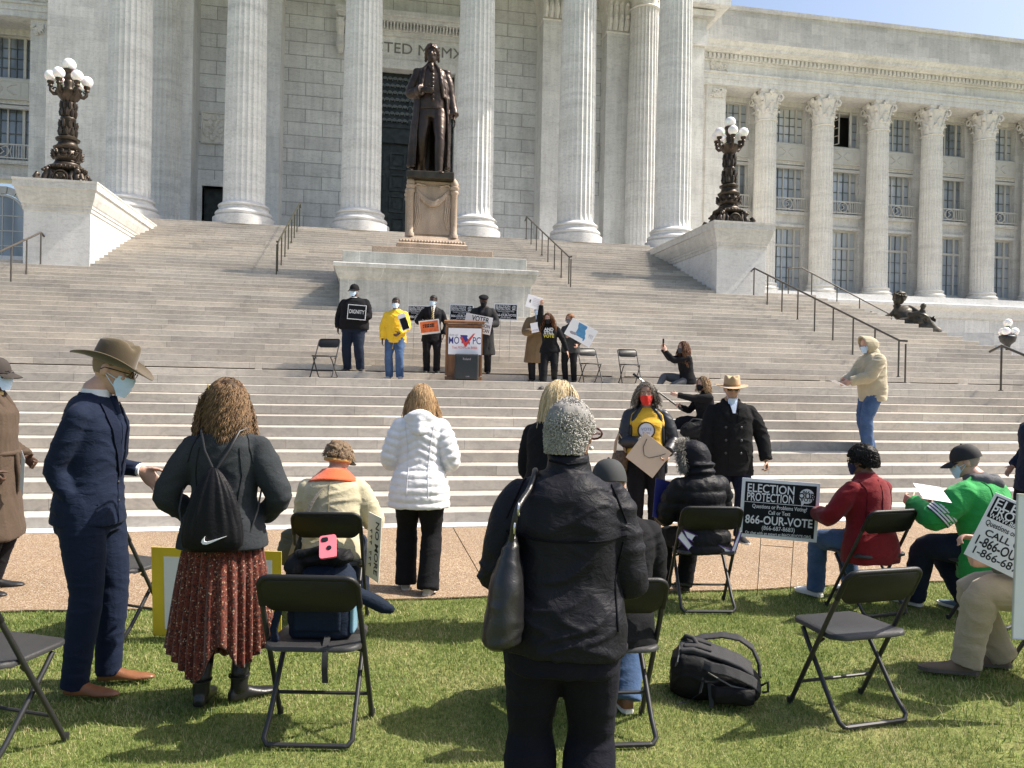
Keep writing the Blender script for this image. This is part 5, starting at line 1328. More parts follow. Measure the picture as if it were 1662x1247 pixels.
f.shoes(M_tanlea, .30, hgt=.058, toe=.85); f.mask(M_maskblue); f.eyes(); f.glasses(M_blackmetal); brimhat(f, M_felt, .085, .100, .13, .145, .042, .018, tilt=-.0)
f.cap_hair(plain('cropped hair', (.24, .16, .11), .8), .003, .175, .1, .05, .001)

# --- 2 woman in the pleated skirt
f = Fig('woman seen from behind in charcoal sweater and rust pleated skirt, wavy brown hair', pos(368, 4.02), FA(4), 1.74, 1.0, 1.02, fem=True, head=(.42, -.12, 0), wr=(.17, .16, .96), er=(1, -.75, -.2), wl=(-.17, .15, .93), el=(-1, -.65, -.2),
        ar=(.085, .03, .08), al=(-.09, -.03, .08), toe=(.95, -.05), vox=.0095, elb=.72)
wsk = f
f.body(SK_light, .007); sw_ = f.top(M_char, 'sweater', t0=-.20, t1=1.0, e=.024, flare=.05, wr=.007, collar=.07, thick=1.1)
M_seam = cloth('charcoal seam', (.016, .018, .020), .95)
for g in (1, -1): seam(f, sw_, [(g*.075, .92), (g*.095, 1.05), (g*.115, 1.2), (g*.10, 1.34)], M_seam); seam(f, sw_, [(g*.165, 1.26), (g*.13, 1.38), (g*.07, 1.475)], M_seam)
seam(f, sw_, [(-.13, .985), (0, .975), (.13, .985)], M_seam)
def rustmat():
    t = NT('rust print'); co = t.coord(); v = t.n('TexVoronoi'); v.inputs['Scale'].default_value = 170; t.l(co, v.inputs['Vector'])
    sp = t.n('SeparateColor'); t.l(v.outputs['Color'], sp.inputs[0])
    c = t.ramp(sp.outputs[0], [(0, (.10, .020, .011)), (.5, (.145, .030, .016)), (.7, (.014, .009, .008)), (.9, (.22, .075, .04)), (.95, (.40, .26, .18))]); c.node.color_ramp.interpolation = 'CONSTANT'
    return t.out(c, .8, t.bump(t.noise(co, 300, 2), .2, .002), 0, .25, .2)
M_rust_ = rustmat(); P = []
for j in range(26):
    t = j/25; row = []
    for i in range(169):
        q = 2*PI*i/168; a = .180+.060*t**.7; bb = .135+.080*t**.7
        hem = .30+.075*math.cos(2*q)-.06+.20*math.exp(-((math.atan2(math.sin(q+1.35), math.cos(q+1.35)))/.30)**2)
        z = .87-(.87-hem)*t; pl = (.006+.013*t)*math.sin(q*27+1.1*math.sin(q*3+t*2))+.02*t*math.sin(q*4+1)
        row.append(Vector(((a+pl)*math.cos(q), (bb+pl)*math.sin(q)-.01, z)))
    P.append(row)
b = MB(); b.sheet(P, .004); f.part('skirt', b, M_rust_, smooth=180)
b = MB(); f.pelvis(b, -.004); f.legs(b, .002, .043); f.part('leggings', b, M_blackc, .0095, 3)
f.shoes(M_lea, .265, None, .13, 'boot', hgt=.06)
for i in (0, 1): b = MB(); b.tube([f.A[i]+Vector((.05*math.cos(q), .05*math.sin(q)-.005, .055)) for q in [2*PI*k/16 for k in range(16)]], .006, 6, closed=True); f.part('boot_strap', b, M_lea)
f.cap_hair(H_brown, .012, .19, .06, .03, .006, 2, sc=40); f.strands(H_brown, 3200, .225, 4, .0, 1.25, .75, .013, 9, .0021, .020, 12, .035)
b = MB(); b.tube([f.hd(p) for p in ((-.085, .09, .19), (-.092, .03, .215), (-.09, -.03, .18), (-.088, -.05, .13))], .0045, 6); b.tube([f.hd(p) for p in ((-.088, .09, .19), (-.05, .115, .205), (0, .125, .21), (.05, .115, .205), (.088, .09, .19))], .006, 6); f.part('sunglasses', b, plain('gold frame', (.62, .45, .12), .25, .6))

# --- 3 seated in beige
S3 = pos(543, 5.38); chair(*S3, FA(3), 'black folding chair under the person in the beige jacket')
f = Fig('person in beige jacket with orange collar seated on a folding chair, seen from behind', S3, FA(3), 1.66, 1.02, 1.1, belly=.02, hipz=.535, lean=(.20, -.02), head=(-.55, -.30, 0), wr=(.16, .34, .70), er=(1, -.4, -.5), wl=(-.14, .34, .68), el=(-.6, -.6, -.6),
        ar=(.14, .40, .08), al=(-.14, .40, .08), vox=.0105)
f.root['label'] = f.root['label']
f.body(SK_light, .008); f.trousers(M_darkjean, .018, .075); bj = f.top(M_beige, e=.034, t0=-.22, flare=.02, wr=.012, collar=0, thick=1.15)
M_bseam = cloth('beige seam', (.36, .30, .17), .9); seam(f, bj, [(-.17, 1.0), (0, .985), (.17, 1.0)], M_bseam); seam(f, bj, [(0, .985), (0, .62)], M_bseam, r=.002)
orange = cloth('orange corduroy', (.62, .105, .035), .9, 300, .4); b = MB(); c0 = f.N
P = [[c0+f.u*(.052-.085*u-.01*u*math.sin(abs(a)))+f.rt*((.082+.10*u)*math.sin(a))-f.fd*((.078+.085*u)*math.cos(a)-.012) for a in [-2.0+4.0*i/24 for i in range(25)]] for u in [k/6 for k in range(7)]]
b.sheet(P, .010); f.part('collar', b, orange, wr=.004, smooth=180)
b = MB(); b.tube([f.hd((math.sin(a)*.083, -.004+.104*math.cos(a), .10+.012*math.cos(a))) for a in [2*PI*k/30 for k in range(30)]], .013, 8, closed=True); f.part('headband', b, cloth('ochre band', (.48, .27, .09), .9))
b = MB(); P = [[f.hd((math.sin(a)*(.09+.02*u), .10*math.cos(a)+.075*u*math.cos(a), .125-.025*u)) for a in [-1.1+2.2*i/12 for i in range(13)]] for u in [k/4 for k in range(5)]]; b.sheet(P, .004); f.part('visor', b, M_shoeb)
f.cap_hair(H_short, .020, .2, .13, .105, .008, 3); f.strands(H_short, 1100, .05, 8, .0, .85, .3, .005, 6, .0024, .015, 6, .05, up=.3, fall=.5)
b = MB(); b.tube([f.N+f.u*.005+f.rt*.055*math.cos(a)+f.fd*.055*math.sin(a) for a in [2*PI*k/20 for k in range(20)]], .03, 8, closed=True); f.part('scarf', b, cloth('purple scarf', (.09, .04, .16), .9), wr=.006)
f.shoes(M_shoeb)
P = []
for k in range(13):
    t = k/12; c = f.N+f.rt*(.045-.30*t)-f.fd*(.075+.10*math.sin(PI*min(1, t*.9)))-f.u*(.0+.62*t*t*.55+.35*t*.55); P.append([c+Vector((.018, 0, .012)), c-Vector((.018, 0, .012))])
b = MB(); b.sheet(P, .004); bs = f.part('strap_shape', b, cloth('grey webbing', (.24, .21, .17), .9)); strap_mesh = bs.data; strap_mat = bs.matrix_basis.copy(); bpy.data.objects.remove(bs); S3root = f.root

# --- 4 white puffer
f = Fig('woman in long white quilted jacket and black trousers standing on the pavement, seen from behind', pos(684, 6.2), FA(2), 1.73, .96, 1.0, fem=True, lean=(.05, 0), head=(.05, -.35, 0), wr=(.17, .22, 1.0), er=(.9, -.8, -.3), wl=(-.16, .24, 1.0), el=(-.9, -.8, -.3), ar=(.09, -.09, .08), al=(-.10, .07, .08), toe=(.2, -.1), vox=.010)
f.body(SK_light, .0085); f.trousers(M_blackc, .022, .088, drop=.035, wr=.006)
wj = f.top(M_white, 'puffer_jacket', e=.036, t0=-.46, flare=.075, wr=0, collar=.05, it=2, fn=puff(f, .012, .062, .5), thick=1.12)
M_wseam = cloth('white seam', (.58, .58, .60), .7)
for g in (1, -1): seam(f, wj, [(g*.085, .78), (g*.075, 1.0), (g*.09, 1.2), (g*.115, 1.36)], M_wseam, r=.003)
b = MB(); c0 = f.N-f.fd*.105-f.u*.015
for k in range(3): b.tube([c0+f.rt*(.115-.02*k)*math.cos(a)+f.u*(.015-.045*k-.035*math.sin(a)*-1)+f.fd*(-.02-.01*k+.05*abs(math.cos(a))) for a in [PI+PI*i/14 for i in range(15)]], [.022+.012*math.sin(PI*i/14) for i in range(15)], 10)
b.ball(c0+f.u*.0-f.fd*.0, (.11, .04, .065), 16, 10); f.part('hood', b, M_white, .010, 4, .005)
f.shoes(plain('pale trainers', (.42, .40, .36), .7), None, M_sole)
f.cap_hair(H_dkblonde, .010, .2, .05, .02, .005, 2, sc=50); f.strands(H_dkblonde, 2200, .19, 14, 0, 1.15, .8, .006, 5, .0021, .019, 9, .03)

# --- 5 woman with grey curls, nearest
f = Fig('woman nearest to the viewer with short grey curls and black windbreaker, seen from behind', pos(921, 2.62), FA(-3), 1.70, .97, 1.08, belly=.015, fem=True, lean=(.05, .015), head=(-.35, -.06, 0), wr=(.17, .27, 1.04), er=(.62, -1, -.5), wl=(-.15, .24, 1.06), el=(-.75, -.9, -.4), ar=(.10, 0, .08), al=(-.10, .02, .08), vox=.0085)
wgr = f
f.body(SK_brown, .0065); f.trousers(cloth('black dress trousers', (.010, .010, .016), .8, 700, .2), .022, .098, wr=.008)
nj = f.top(M_nylon, 'windbreaker', e=.040, t0=-.19, flare=-.01, wr=.013, it=3, collar=.085, thick=1.2, ae=.022)
b = MB(); zz = f.P.z-.19*.29*f.H
b.tube([f.P+Vector((0, 0, zz-f.P.z+.012))+f.rt*(.211*math.cos(a))+f.fd*(.178*math.sin(a)) for a in [2*PI*k/40 for k in range(40)]], .010, 8, closed=True); f.part('hem_band', b, M_nylon, wr=.004)
M_ns = cloth('black seam', (.006, .006, .008), .8); seam(f, nj, [(-.20, 1.20), (-.1, 1.185), (0, 1.18), (.1, 1.185), (.20, 1.20)], M_ns, r=.004); seam(f, nj, [(-.062, 1.435), (0, 1.425), (.062, 1.435)], M_ns, r=.004)
for g in (1, -1): seam(f, nj, [(g*.175, .90), (g*.165, 1.05), (g*.19, 1.18)], M_ns, r=.003); seam(f, nj, [(g*.20, 1.24), (g*.15, 1.36), (g*.07, 1.44)], M_ns, r=.003)
f.shoes(M_shoeb)
f.cap_hair(hairmat('grey undercoat', (.22, .21, .20), (.42, .41, .39), .85), .005, .17, .085, .03, .004, 2)
f.curls(H_grey, 11000, .008, .0025, .0055, .0012)
b = MB(); b.tube([f.hd(p) for p in ((.082, .10, .118), (.088, .05, .120), (.086, -.005, .116), (.085, -.022, .1))], .004, 6); b.tube([f.hd((.06+.03*math.cos(a), .105+.004*math.sin(a), .118+.02*math.sin(a))) for a in [2*PI*k/12 for k in range(12)]], .004, 6, closed=True); f.part('glasses', b, plain('dark red frame', (.06, .012, .012), .3))
b = MB(); b.ball(f.hd((.083, -.002, .066)), .008*f.k, 8, 6); f.part('earring', b, plain('pearl', (.7, .68, .62), .25))

# --- 6 blonde woman
f = Fig('blonde woman with a black headband and black top beside the grey-haired woman', pos(893, 5.3), FA(-38), 1.77, 1.05, 1.0, fem=True, lean=(.08, 0), head=(-.35, -.22, 0), wr=(.10, .30, 1.08), er=(1, -.5, -.6), wl=(-.12, .26, .98), el=(-1, -.8, -.4), vox=.0105)
f.body(SK_light, .0085); f.top(M_blackc, 'top', e=.02, t0=-.3, collar=.05, wr=.006); f.trousers(M_darkjean); f.shoes(M_shoeb); f.mask(M_maskblack)
f.cap_hair(H_blonde, .010, .2, .06, .03, .004, 2, sc=40); f.strands(H_blonde, 2400, .25, 21, 0, 1.15, .8, .005, 4, .0021, .022, 10, .035)
b = MB(); b.tube([f.hd((math.sin(a)*.105, .02, .115+.145*math.cos(a))) for a in [-1.7+3.4*k/20 for k in range(21)]], .006, 6); f.part('headband', b, M_shoeb)
b = MB(); b.tube([f.hd(hpt(1.4, .06, .012)), f.hd((.095, -.02, .11))], .003, 5); f.part('mask_strap', b, M_shirt)

# --- 7 seated man in a black cap
S7 = pos(994, 3.78); chair(*S7, FA(6), 'black folding chair partly hidden by the grey-haired woman')
f = Fig('man in black baseball cap and black jacket seated behind the grey-haired woman', (S7[0], S7[1]+.02, 0), FA(6), 1.79, 1.08, 1.1, hipz=.54, lean=(.20, .06), head=(-.1, -.18, 0), wr=(.14, .42, .72), er=(1, -.6, -.4), wl=(-.12, .42, .70), el=(-1, -.6, -.4), ar=(.16, .22, .085), al=(-.30, .52, .085), kr=(.3, 1, .4), kl=(-.4, 1, .4), toe=(-.1, .1), vox=.010)
f.body(SK_light, .008); f.trousers(M_jean, .018, .085); f.top(M_blackc, e=.032, t0=-.22, wr=.009, thick=1.12); f.shoes(M_tanlea, .29, M_sole, hgt=.07); f.cap_hair(H_short, .006, .19, .09, .02, .002); ballcap(f, plain('black cap cloth', (.03, .032, .034), .85), bill=.08, z=.128)
b = MB(); b.ball(f.hd((0, -.105, .10)), (.02, .012, .022), 8, 6); f.part('red_tag', b, plain('red tag', (.5, .03, .04), .6))

# --- 8 woman in the red mask
f = Fig('woman in red mask, gold t-shirt and dark jacket holding a tan card board', pos(1050, 8.35), FA(176), 1.79, 1.16, 1.10, fem=True, belly=.02, head=(-.12, -.02, .05), wr=(.05, .23, 1.10), er=(1, -.4, -.3), wl=(-.20, .23, .99), el=(-1, -.6, -.2), hand=('grip', 'grip'), palm=((-.3, 1, 0), (.4, 1, 0)), hdir=((-.9, .3, 0), (.5, .35, -.5)), ar=(.09, .02, .08), al=(-.10, .05, .08), vox=.0105)
wrm = f
f.body(SK_tan, .0078); f.trousers(M_blackc, .016, .06)
b = MB(); f.torso(b, -.12, .985, .016); f.part('t_shirt', b, M_tee, .0105, 3, .006)
b = MB(); f.arms(b, .022, .90, thick=1.08)
P = []
for j in range(16):
    t = j/15; z = 1.0-1.38*t; row = []
    for i in range(31):
        a = (i/30*2-1)*(1.98 if t > .08 else 1.85); A, B = (.205+.03*t, .15+.03*t) if t > .12 else (.11+.1*t/.12, .085+.065*t/.12)
        row.append(f.P+f.u*(.29*f.H*z)+f.rt*A*math.sin(a)-f.fd*(B*math.cos(a)-.005))
    P.append(row)
b.sheet(P, .018); f.part('jacket', b, plain('dark leather jacket', (.016, .017, .022), .42, 0, .5, .2, 12, .3, 120), .0105, 3, .007)
for g in (1, -1): tubeline(f, 'lapel', [f.N+f.rt*g*.06+f.fd*.05, f.N+f.rt*g*.13+f.fd*.085-f.u*.10, f.N+f.rt*g*.165+f.fd*.09-f.u*.25, f.N+f.rt*g*.18+f.fd*.085-f.u*.42], [.02, .032, .024, .018], M_lea)
f.shoes(M_shoeb); f.mask(cloth('red mask cloth', (.72, .035, .022), .8), .0, .1); f.eyes()
f.cap_hair(H_salt, .010, .2, .1, .03, .008, 2, sc=50); f.strands(H_salt, 1500, .175, 5, 0, 1.1, 1.15, .013, 11, .0028, .014, 10, .09)
b = MB(); p = f.P+f.u*.27+f.fd*.175; b.lathe([(.001, -.006), (.075, -.006), (.078, 0), (.075, .006), (.001, .008)], n=28, M=Matrix.Translation(p+f.rt*.015) @ Matrix.Rotation(-PI/2, 4, 'X')); bo = f.part('badge', b, M_shirt, smooth=50)
b = MB(); b.tube([p+f.rt*.015+f.fd*.002+Vector((.088*math.cos(a), .0, .088*math.sin(a))) for a in [2*PI*k/24 for k in range(24)]], .007, 6, closed=True); b.build('ring', plain('black print', (.02, .02, .02), .8), bo)
for k, (tx, sz, dz) in enumerate((('VOTE', .045, .012), ('the ballot', .020, -.024))):
    tmx = text_mesh(tx, sz, .001); lo_ = link('lettering', tmx, plain('badge print '+tx[:4], (.35, .2, .2) if k else (.28, .3, .45), .7), bo); lo_.matrix_basis = Matrix.Translation(p+f.rt*.015+f.fd*.0095+Vector((0, 0, dz))) @ Matrix.Rotation(PI, 4, 'Z') @ Matrix.Rotation(PI/2, 4, 'X')

# --- 9 seated in the fur hood
S9 = pos(1146, 5.95); chair(*S9, FA(3), 'black folding chair under the person in the fur-trimmed hood')
f = Fig('person in black puffer jacket with fur-trimmed hood up, seated, seen from behind', S9, FA(16), 1.64, .98, 1.02, hipz=.54, lean=(.12, -.03), head=(.85, -.2, 0), wr=(.12, .36, .72), er=(1, -.5, -.4), wl=(-.16, .36, .70), el=(-.8, -.6, -.4), ar=(.07, .40, .085), al=(-.12, .42, .085), vox=.0105)
f.body(SK_light, .009); f.trousers(M_blackc, .018, .07); f.top(cloth('black puffer shell', (.011, .011, .013), .5, 800, .1, .1, .1, .4, .4), 'puffer_jacket', e=.040, t0=-.25, wr=0, fn=puff(f, .013, .10, .0), it=3, collar=.05, thick=1.25); f.shoes(M_shoeb, None, None, .10)
b = MB(); b.ball(f.hd((0, -.015, .118)), (.128*f.k, .128*f.k, .148*f.k), 24, 16, f.HR.to_4x4()); rg = []
for y, k in ((.0, 1.0), (.05, 1.0), (.085, .96)): rg.append([f.hd((.128*k*math.cos(q), y, .118+.146*k*math.sin(q))) for q in [2*PI*i/28 for i in range(28)]])
b.rings(rg); b.tube([f.hd((0, -.03, .02)), f.N+f.u*.03-f.fd*.01, f.N-f.u*.04], [.10, .105, .12], 20)
for z in (.02, .075): b.tube([f.N+f.u*z+f.rt*.112*math.cos(q)+f.fd*(.112*math.sin(q)-.01) for q in [2*PI*i/24 for i in range(24)]], .014, 8, closed=True)
f.part('hood', b, M_nylon, .0105, 5, .008)
b = MB(); rs = random.Random(9); ctr = f.hd((0, .08, .115))
for i in range(3200):
    q = rs.uniform(-.7, PI+.7); base = Vector((.130*math.cos(q), .072+rs.uniform(-.03, .03), .118+.14*math.sin(q))); dr = Vector((math.cos(q)*.9+rs.gauss(0, .3), rs.gauss(.1, .5), math.sin(q)*.9+rs.gauss(0, .3))).normalized(); L = rs.uniform(.03, .062)
    b.tube([f.hd(base), f.hd(base+dr*L*.6), f.hd(base+dr*L+Vector((0, 0, -.008)))], [.0022, .0018, .0008], 3, cap=False)
f.part('fur_trim', b, hairmat('fur trim', (.07, .065, .06), (.56, .53, .48), .8), smooth=180)

# --- 10 man in peacoat and tan hat
f = Fig('man in black peacoat and tan brimmed hat, blue mask under his chin', pos(1187, 8.55), FA(176), 1.87, 1.06, 1.1, belly=.04, head=(-.10, -.10, .0), wr=(.30, .10, .86), er=(1, -.6, 0), wl=(-.37, .10, .90), el=(-1, -.5, 0), hand=('fist', 'fist'), ar=(.10, 0, .085), al=(-.12, .03, .085), vox=.0105)
f.body(SK_tan, .008); f.trousers(cloth('dark navy trousers', (.012, .016, .035), .85), .018, .07)
M_pea = cloth('black wool coat', (.015, .015, .016), .95, 260, .5, .15, .4, .3); pc = f.top(M_pea, 'peacoat', e=.034, t0=-.48, flare=.04, wr=.011, collar=.0, thick=1.12)
lapel_pair(f, pc, 1.30, 1.555, M_pea, .10, .03); lapel_pair(f, pc, 1.44, 1.565, M_pea, .115, .04, 'collar')
M_btn = plain('dark buttons', (.05, .05, .052), .35); buttons(f, pc, [(s_, z) for z in (1.26, 1.12, .98) for s_ in (-.075, .085)], M_btn, r=.015); seam(f, pc, [(.035, 1.32), (.045, 1.1), (.05, .80)], M_pea, 'front', .005, 'front_edge')
for g in (1, -1): seam(f, pc, [(g*.13, 1.02), (g*.165, .90)], M_pea, 'front', .006, 'pocket')
b = MB(); P = [[f.N+f.u*(.05-.17*t)+f.rt*x*(1-t*.75)+f.fd*(.055+.105*t**.7+.018) for x in (-.055, 0, .055)] for t in [j/5 for j in range(6)]]; b.sheet(P, .01); f.part('shirt', b, cloth('pale blue shirt', (.42, .50, .64), .8))
b = MB(); b.tube([f.N-f.fd*.06+f.rt*.09, f.N-f.fd*.10+f.u*.03, f.N-f.fd*.06-f.rt*.09, f.N+f.fd*.01-f.rt*.085+f.u*.02], [.03, .045, .04, .03], 10); f.part('hood', b, M_nylon, .0105, 3, .008)
f.mask(M_maskblue, -.034, .024, True, 1.0); f.glasses(M_blackmetal, M_darklens); brimhat(f, M_straw, .085, .085, .12, .142, .012, .012, plain('tan hat band', (.33, .17, .06), .8)); f.shoes(M_shoeb, .30, M_sole)

# --- 11 seated in red
S11 = pos(1416, 5.95); chair(*S11, FA(20), 'black folding chair under the person in the dark red coat')
f = Fig('person in dark red wool coat with short black hair seated on a folding chair', S11, FA(22), 1.64, 1.02, 1.05, fem=True, hipz=.54, lean=(.08, .02), head=(.5, -.1, 0), wr=(.14, .40, .70), er=(1, -.6, -.4), wl=(-.20, .34, .70), el=(-1, -.6, -.3), ar=(.20, .36, .085), al=(-.12, .42, .085), vox=.0105)
f.body(SK_brown, .008); f.trousers(M_jean, .016, .07); rc_ = f.top(M_red, 'coat', e=.034, t0=-.36, flare=.03, wr=.008, collar=0, thick=1.1); f.shoes(plain('white trainers', (.66, .66, .68), .6), None, M_sole); M_rs = cloth('red seam', (.07, .003, .005), .9); seam(f, rc_, [(0, 1.1), (0, .62)], M_rs); seam(f, rc_, [(-.13, .70), (-.12, .90), (-.13, 1.02)], M_rs); seam(f, rc_, [(.13, .70), (.12, .90), (.13, 1.02)], M_rs)
b = MB(); P = [[f.N+f.u*(.04-.065*u)+f.rt*((.058+.052*u)*math.sin(a))-f.fd*((.058+.045*u)*math.cos(a)-.012) for a in [-2.2+4.4*i/24 for i in range(25)]] for u in [k/5 for k in range(6)]]; b.sheet(P, .012); f.part('collar', b, M_red, smooth=180)
f.cap_hair(H_black, .022, .18, .075, .03, .007, 2, sc=55); f.curls(H_black, 4200, .022, .006, .012, .0022, 4, .75, 1.45, .8, 1.05)
f.mask(cloth('navy mask', (.02, .025, .07), .8)); f.glasses(plain('red brown frame', (.10, .02, .015), .3), None, .024); b = MB(); b.tube([f.hd(p) for p in ((-.05, .112, .12), (-.08, .05, .122), (-.086, -.01, .12))], .005, 6); f.part('glasses_arm', b, plain('red brown arm', (.12, .03, .02), .3))

# --- 12 seated in green
S12 = pos(1612, 5.75); chair(*S12, FA(38), 'black folding chair under the man in the bright green jacket')
f = Fig('man in bright green jacket and black cap seated on a folding chair reading a paper', S12, FA(36), 1.74, 1.2, 1.22, hipz=.545, lean=(.20, -.03), head=(.35, -.3, 0), wr=(.10, .46, .78), er=(1, -.6, -.5), wl=(-.24, .46, .82), el=(-1, -.7, -.4), hand=('grip', 'pinch'), ar=(.08, .18, .085), al=(-.10, .50, .085), toe=(.2, .05), vox=.0105)
wgn = f
f.body(SK_light, .008); f.trousers(M_darkjean, .018, .085, wr=.008); gj = f.top(M_green, e=.042, t0=-.40, flare=.02, wr=.014, collar=.02, thick=1.3); f.shoes(plain('blue grey trainers', (.10, .15, .20), .7), .30, M_sole)
b = MB(); b.tube([f.N-f.fd*.02+f.rt*.09+f.u*.0, f.N-f.fd*.10+f.rt*.06-f.u*.02, f.N-f.fd*.135-f.u*.05, f.N-f.fd*.10-f.rt*.06-f.u*.02, f.N-f.fd*.02-f.rt*.09], [.04, .05, .055, .05, .04], 12); b.tube([f.N+f.u*.02+f.rt*.06*math.cos(a)+f.fd*.06*math.sin(a) for a in [2*PI*k/16 for k in range(16)]], .028, 8, closed=True); f.part('hood', b, M_grey, .0105, 3, .008)
M_gs = cloth('green seam', (.012, .16, .035), .8); seam(f, gj, [(-.15, .72), (-.15, .90), (-.12, 1.02)], M_gs); seam(f, gj, [(.15, .72), (.15, .90), (.12, 1.02)], M_gs); seam(f, gj, [(-.19, .50), (0, .47), (.19, .50)], M_gs, r=.004)
ua = (f.E[1]-f.S[1]).normalized(); Q = ua.to_track_quat('Z', 'Y').to_matrix().to_4x4()
b = MB(); M_band = plain('navy band', (.02, .025, .06), .8)
for k in range(4):
    c = f.S[1].lerp(f.E[1], .66+.075*k); r0 = .034*f.H*1.02+.044-(.66+.075*k)*.006
    b.lathe([(r0-.004, -.007), (r0+.006, -.006), (r0+.006, .006), (r0-.004, .007)], n=24, M=Matrix.Translation(c) @ Q)
f.part('sleeve_stripe', b, M_shirt, smooth=40)
b = MB(); c = f.S[1].lerp(f.E[1], .775); r0 = .034*f.H*1.02+.044-.78*.006; b.lathe([(r0-.01, -.045), (r0+.0025, -.044), (r0+.0025, .044), (r0-.01, .045)], n=24, M=Matrix.Translation(c) @ Q); f.part('sleeve_band', b, M_band, smooth=40)
f.cap_hair(plain('cropped grey hair', (.30, .25, .22), .85), .004, .19, .1, .03, .001); ballcap(f, plain('black cap', (.016, .016, .017), .8), bill=.085, z=.128); f.mask(M_maskblue)
tubeline(f, 'hem_band', [f.P-f.u*.16*1.0+f.rt*(.222*math.cos(a))+f.fd*(.19*math.sin(a)+.0) for a in [2*PI*k/30 for k in range(31)]], .014, M_green)

# --- 13 man in khaki trousers at the right edge
S13 = pos(1724, 4.55); chair(S13[0], S13[1], 0, FA(70), 'black folding chair at the right edge under the man in khaki trousers')
f = Fig('man in khaki trousers seated at the right edge holding printed signs', S13, FA(78), 1.78, 1.15, 1.1, hipz=.54, lean=(.0, 0), head=(.0, -.1, 0), wr=(.10, .40, .80), er=(1, -.4, -.6), wl=(-.12, .40, .70), el=(-1, -.6, -.4), hand=('grip', 'grip'), hdir=((-.2, 1, .1), None), palm=((-.4, 0, -1), None), ar=(.16, .24, .09), al=(-.06, .50, .10), kl=(0, 1, .9), kr=(.1, 1, .8), toe=(.0, .05), vox=.010)
wkh = f
f.body(SK_light, .008); f.trousers(M_khaki, .022, .085, wr=.010); f.top(M_grey, e=.03, t0=-.25); f.shoes(plain('brown grey shoes', (.16, .115, .08), .8, 0, .3, .2), .31, plain('brown sole', (.10, .085, .07), .8), hgt=.066); f.cap_hair(H_short)
for i in (0, 1): b = MB(); b.tube([f.A[i]+Vector((0, 0, -.01)), f.A[i].lerp(f.K[i], .28)], [.05, .052], 14); f.part('sock', b, M_grey)

# --- 14 man in brown trench at the left edge
f = Fig('man in brown belted trench coat, dark cap and blue mask at the left edge', pos(-18, 5.95), FA(-80), 1.88, 1.1, 1.1, belly=.02, head=(0, -.05, 0), wr=(.215, .10, .95), er=(1, -.9, -.1), wl=(-.17, .20, 1.02), el=(-1, -.9, -.3), hand=('fist', 'grip'), vox=.0105)
wtr = f
f.body(SK_dark, .008); f.trousers(M_blackc, .018, .07); f.top(M_brown, 'trench_coat', e=.034, t0=-1.05, flare=.055, wr=.010, collar=.04, thick=1.2, vert=True); f.shoes(M_shoeb)
b = MB(); b.tube([f.P+f.u*.085+f.rt*(.225*math.cos(a))+f.fd*(.185*math.sin(a)+.01) for a in [2*PI*k/36 for k in range(36)]], .02, 8, closed=True); b.tube([f.P+f.u*.08+f.fd*.20, f.P+f.fd*.225-f.u*.1, f.P+f.fd*.22-f.u*.22], [.02, .018, .012], 8); f.part('belt', b, M_brown)
for g in (1, -1): tubeline(f, 'lapel', [f.N+f.rt*g*.05+f.fd*.06+f.u*.02, f.N+f.rt*g*.075+f.fd*.125-f.u*.10, f.N+f.rt*g*.05+f.fd*.16-f.u*.25], [.028, .036, .014], M_brown)
tubeline(f, 'scarf', [f.N+f.fd*.05+f.rt*.05, f.N+f.fd*.085, f.N+f.fd*.05-f.rt*.05], .022, cloth('cream scarf', (.62, .48, .22), .9))
f.mask(M_maskblue); f.eyes(); f.cap_hair(H_black, .006, .19, .09, .03, .002); ballcap(f, plain('dark brown cap', (.035, .027, .023), .85), bill=.085, z=.125); f.glasses(M_blackmetal, M_darklens)

# --- 15 figure cut by the right edge
f = Fig('person in dark navy coat standing at the right edge of the steps', pos(1687, 8.6), FA(95), 1.70, 1.1, 1.1, wr=(.25, .1, .85), vox=.013)
f.body(SK_light, .011); f.trousers(M_blackc, .016, .06); f.top(M_navy, 'coat', e=.03, t0=-.6); f.shoes(M_shoeb); f.cap_hair(H_black)

# --- 16 hooded man on the steps
p = atY(1414, 728, 10.86)
f = Fig('person in tan hooded jacket and blue jeans standing on the lower steps', (p.x, 10.86, zn(5)), FA(96), 1.89, 1.04, 1.08, belly=.03, lean=(.04, 0), head=(.0, -.25, 0), wr=(.06, .44, 1.10), er=(1, -.6, -.5), wl=(-.08, .42, 1.10), el=(-1, -.6, -.5), hand=('grip', 'grip'), ar=(.08, -.02, .085), al=(-.10, .12, .085), vox=.0115)
whd = f
f.body(SK_light, .009); f.trousers(M_jean, .024, .09, wr=.009); f.top(M_tanjk, e=.046, t0=-.36, flare=-.02, wr=.011, collar=.04, thick=1.3); f.shoes(M_shoeb, .29)
b = MB(); rg = []
for j in range(10):
    t = j/9; rg.append([f.hd((.112*math.cos(t*1.25)**.6*math.cos(q), .085-.215*t+.02*math.sin(q), .112+.142*math.cos(t*1.3)**.7*math.sin(q))) for q in [2*PI*k/26 for k in range(26)]])
b.rings(rg, cap=False); P = [[rg[j][i % 26] for i in range(27)] for j in range(10)]; b = MB(); b.sheet(P, .016); b.tube([f.hd((0, -.07, .03)), f.N+f.u*.02-f.fd*.03, f.N-f.u*.05-f.fd*.03], [.07, .095, .12], 18); f.part('hood', b, M_tanjk, .0115, 3, .006)
f.mask(M_maskblue)
b = MB(); b.tube([f.P+f.rt*.235-f.u*.0+f.fd*.03, f.P+f.rt*.215+f.fd*.09-f.u*.10], .007, 6); f.part('pocket_seam', b, plain('dark seam', (.10, .085, .06), .9))

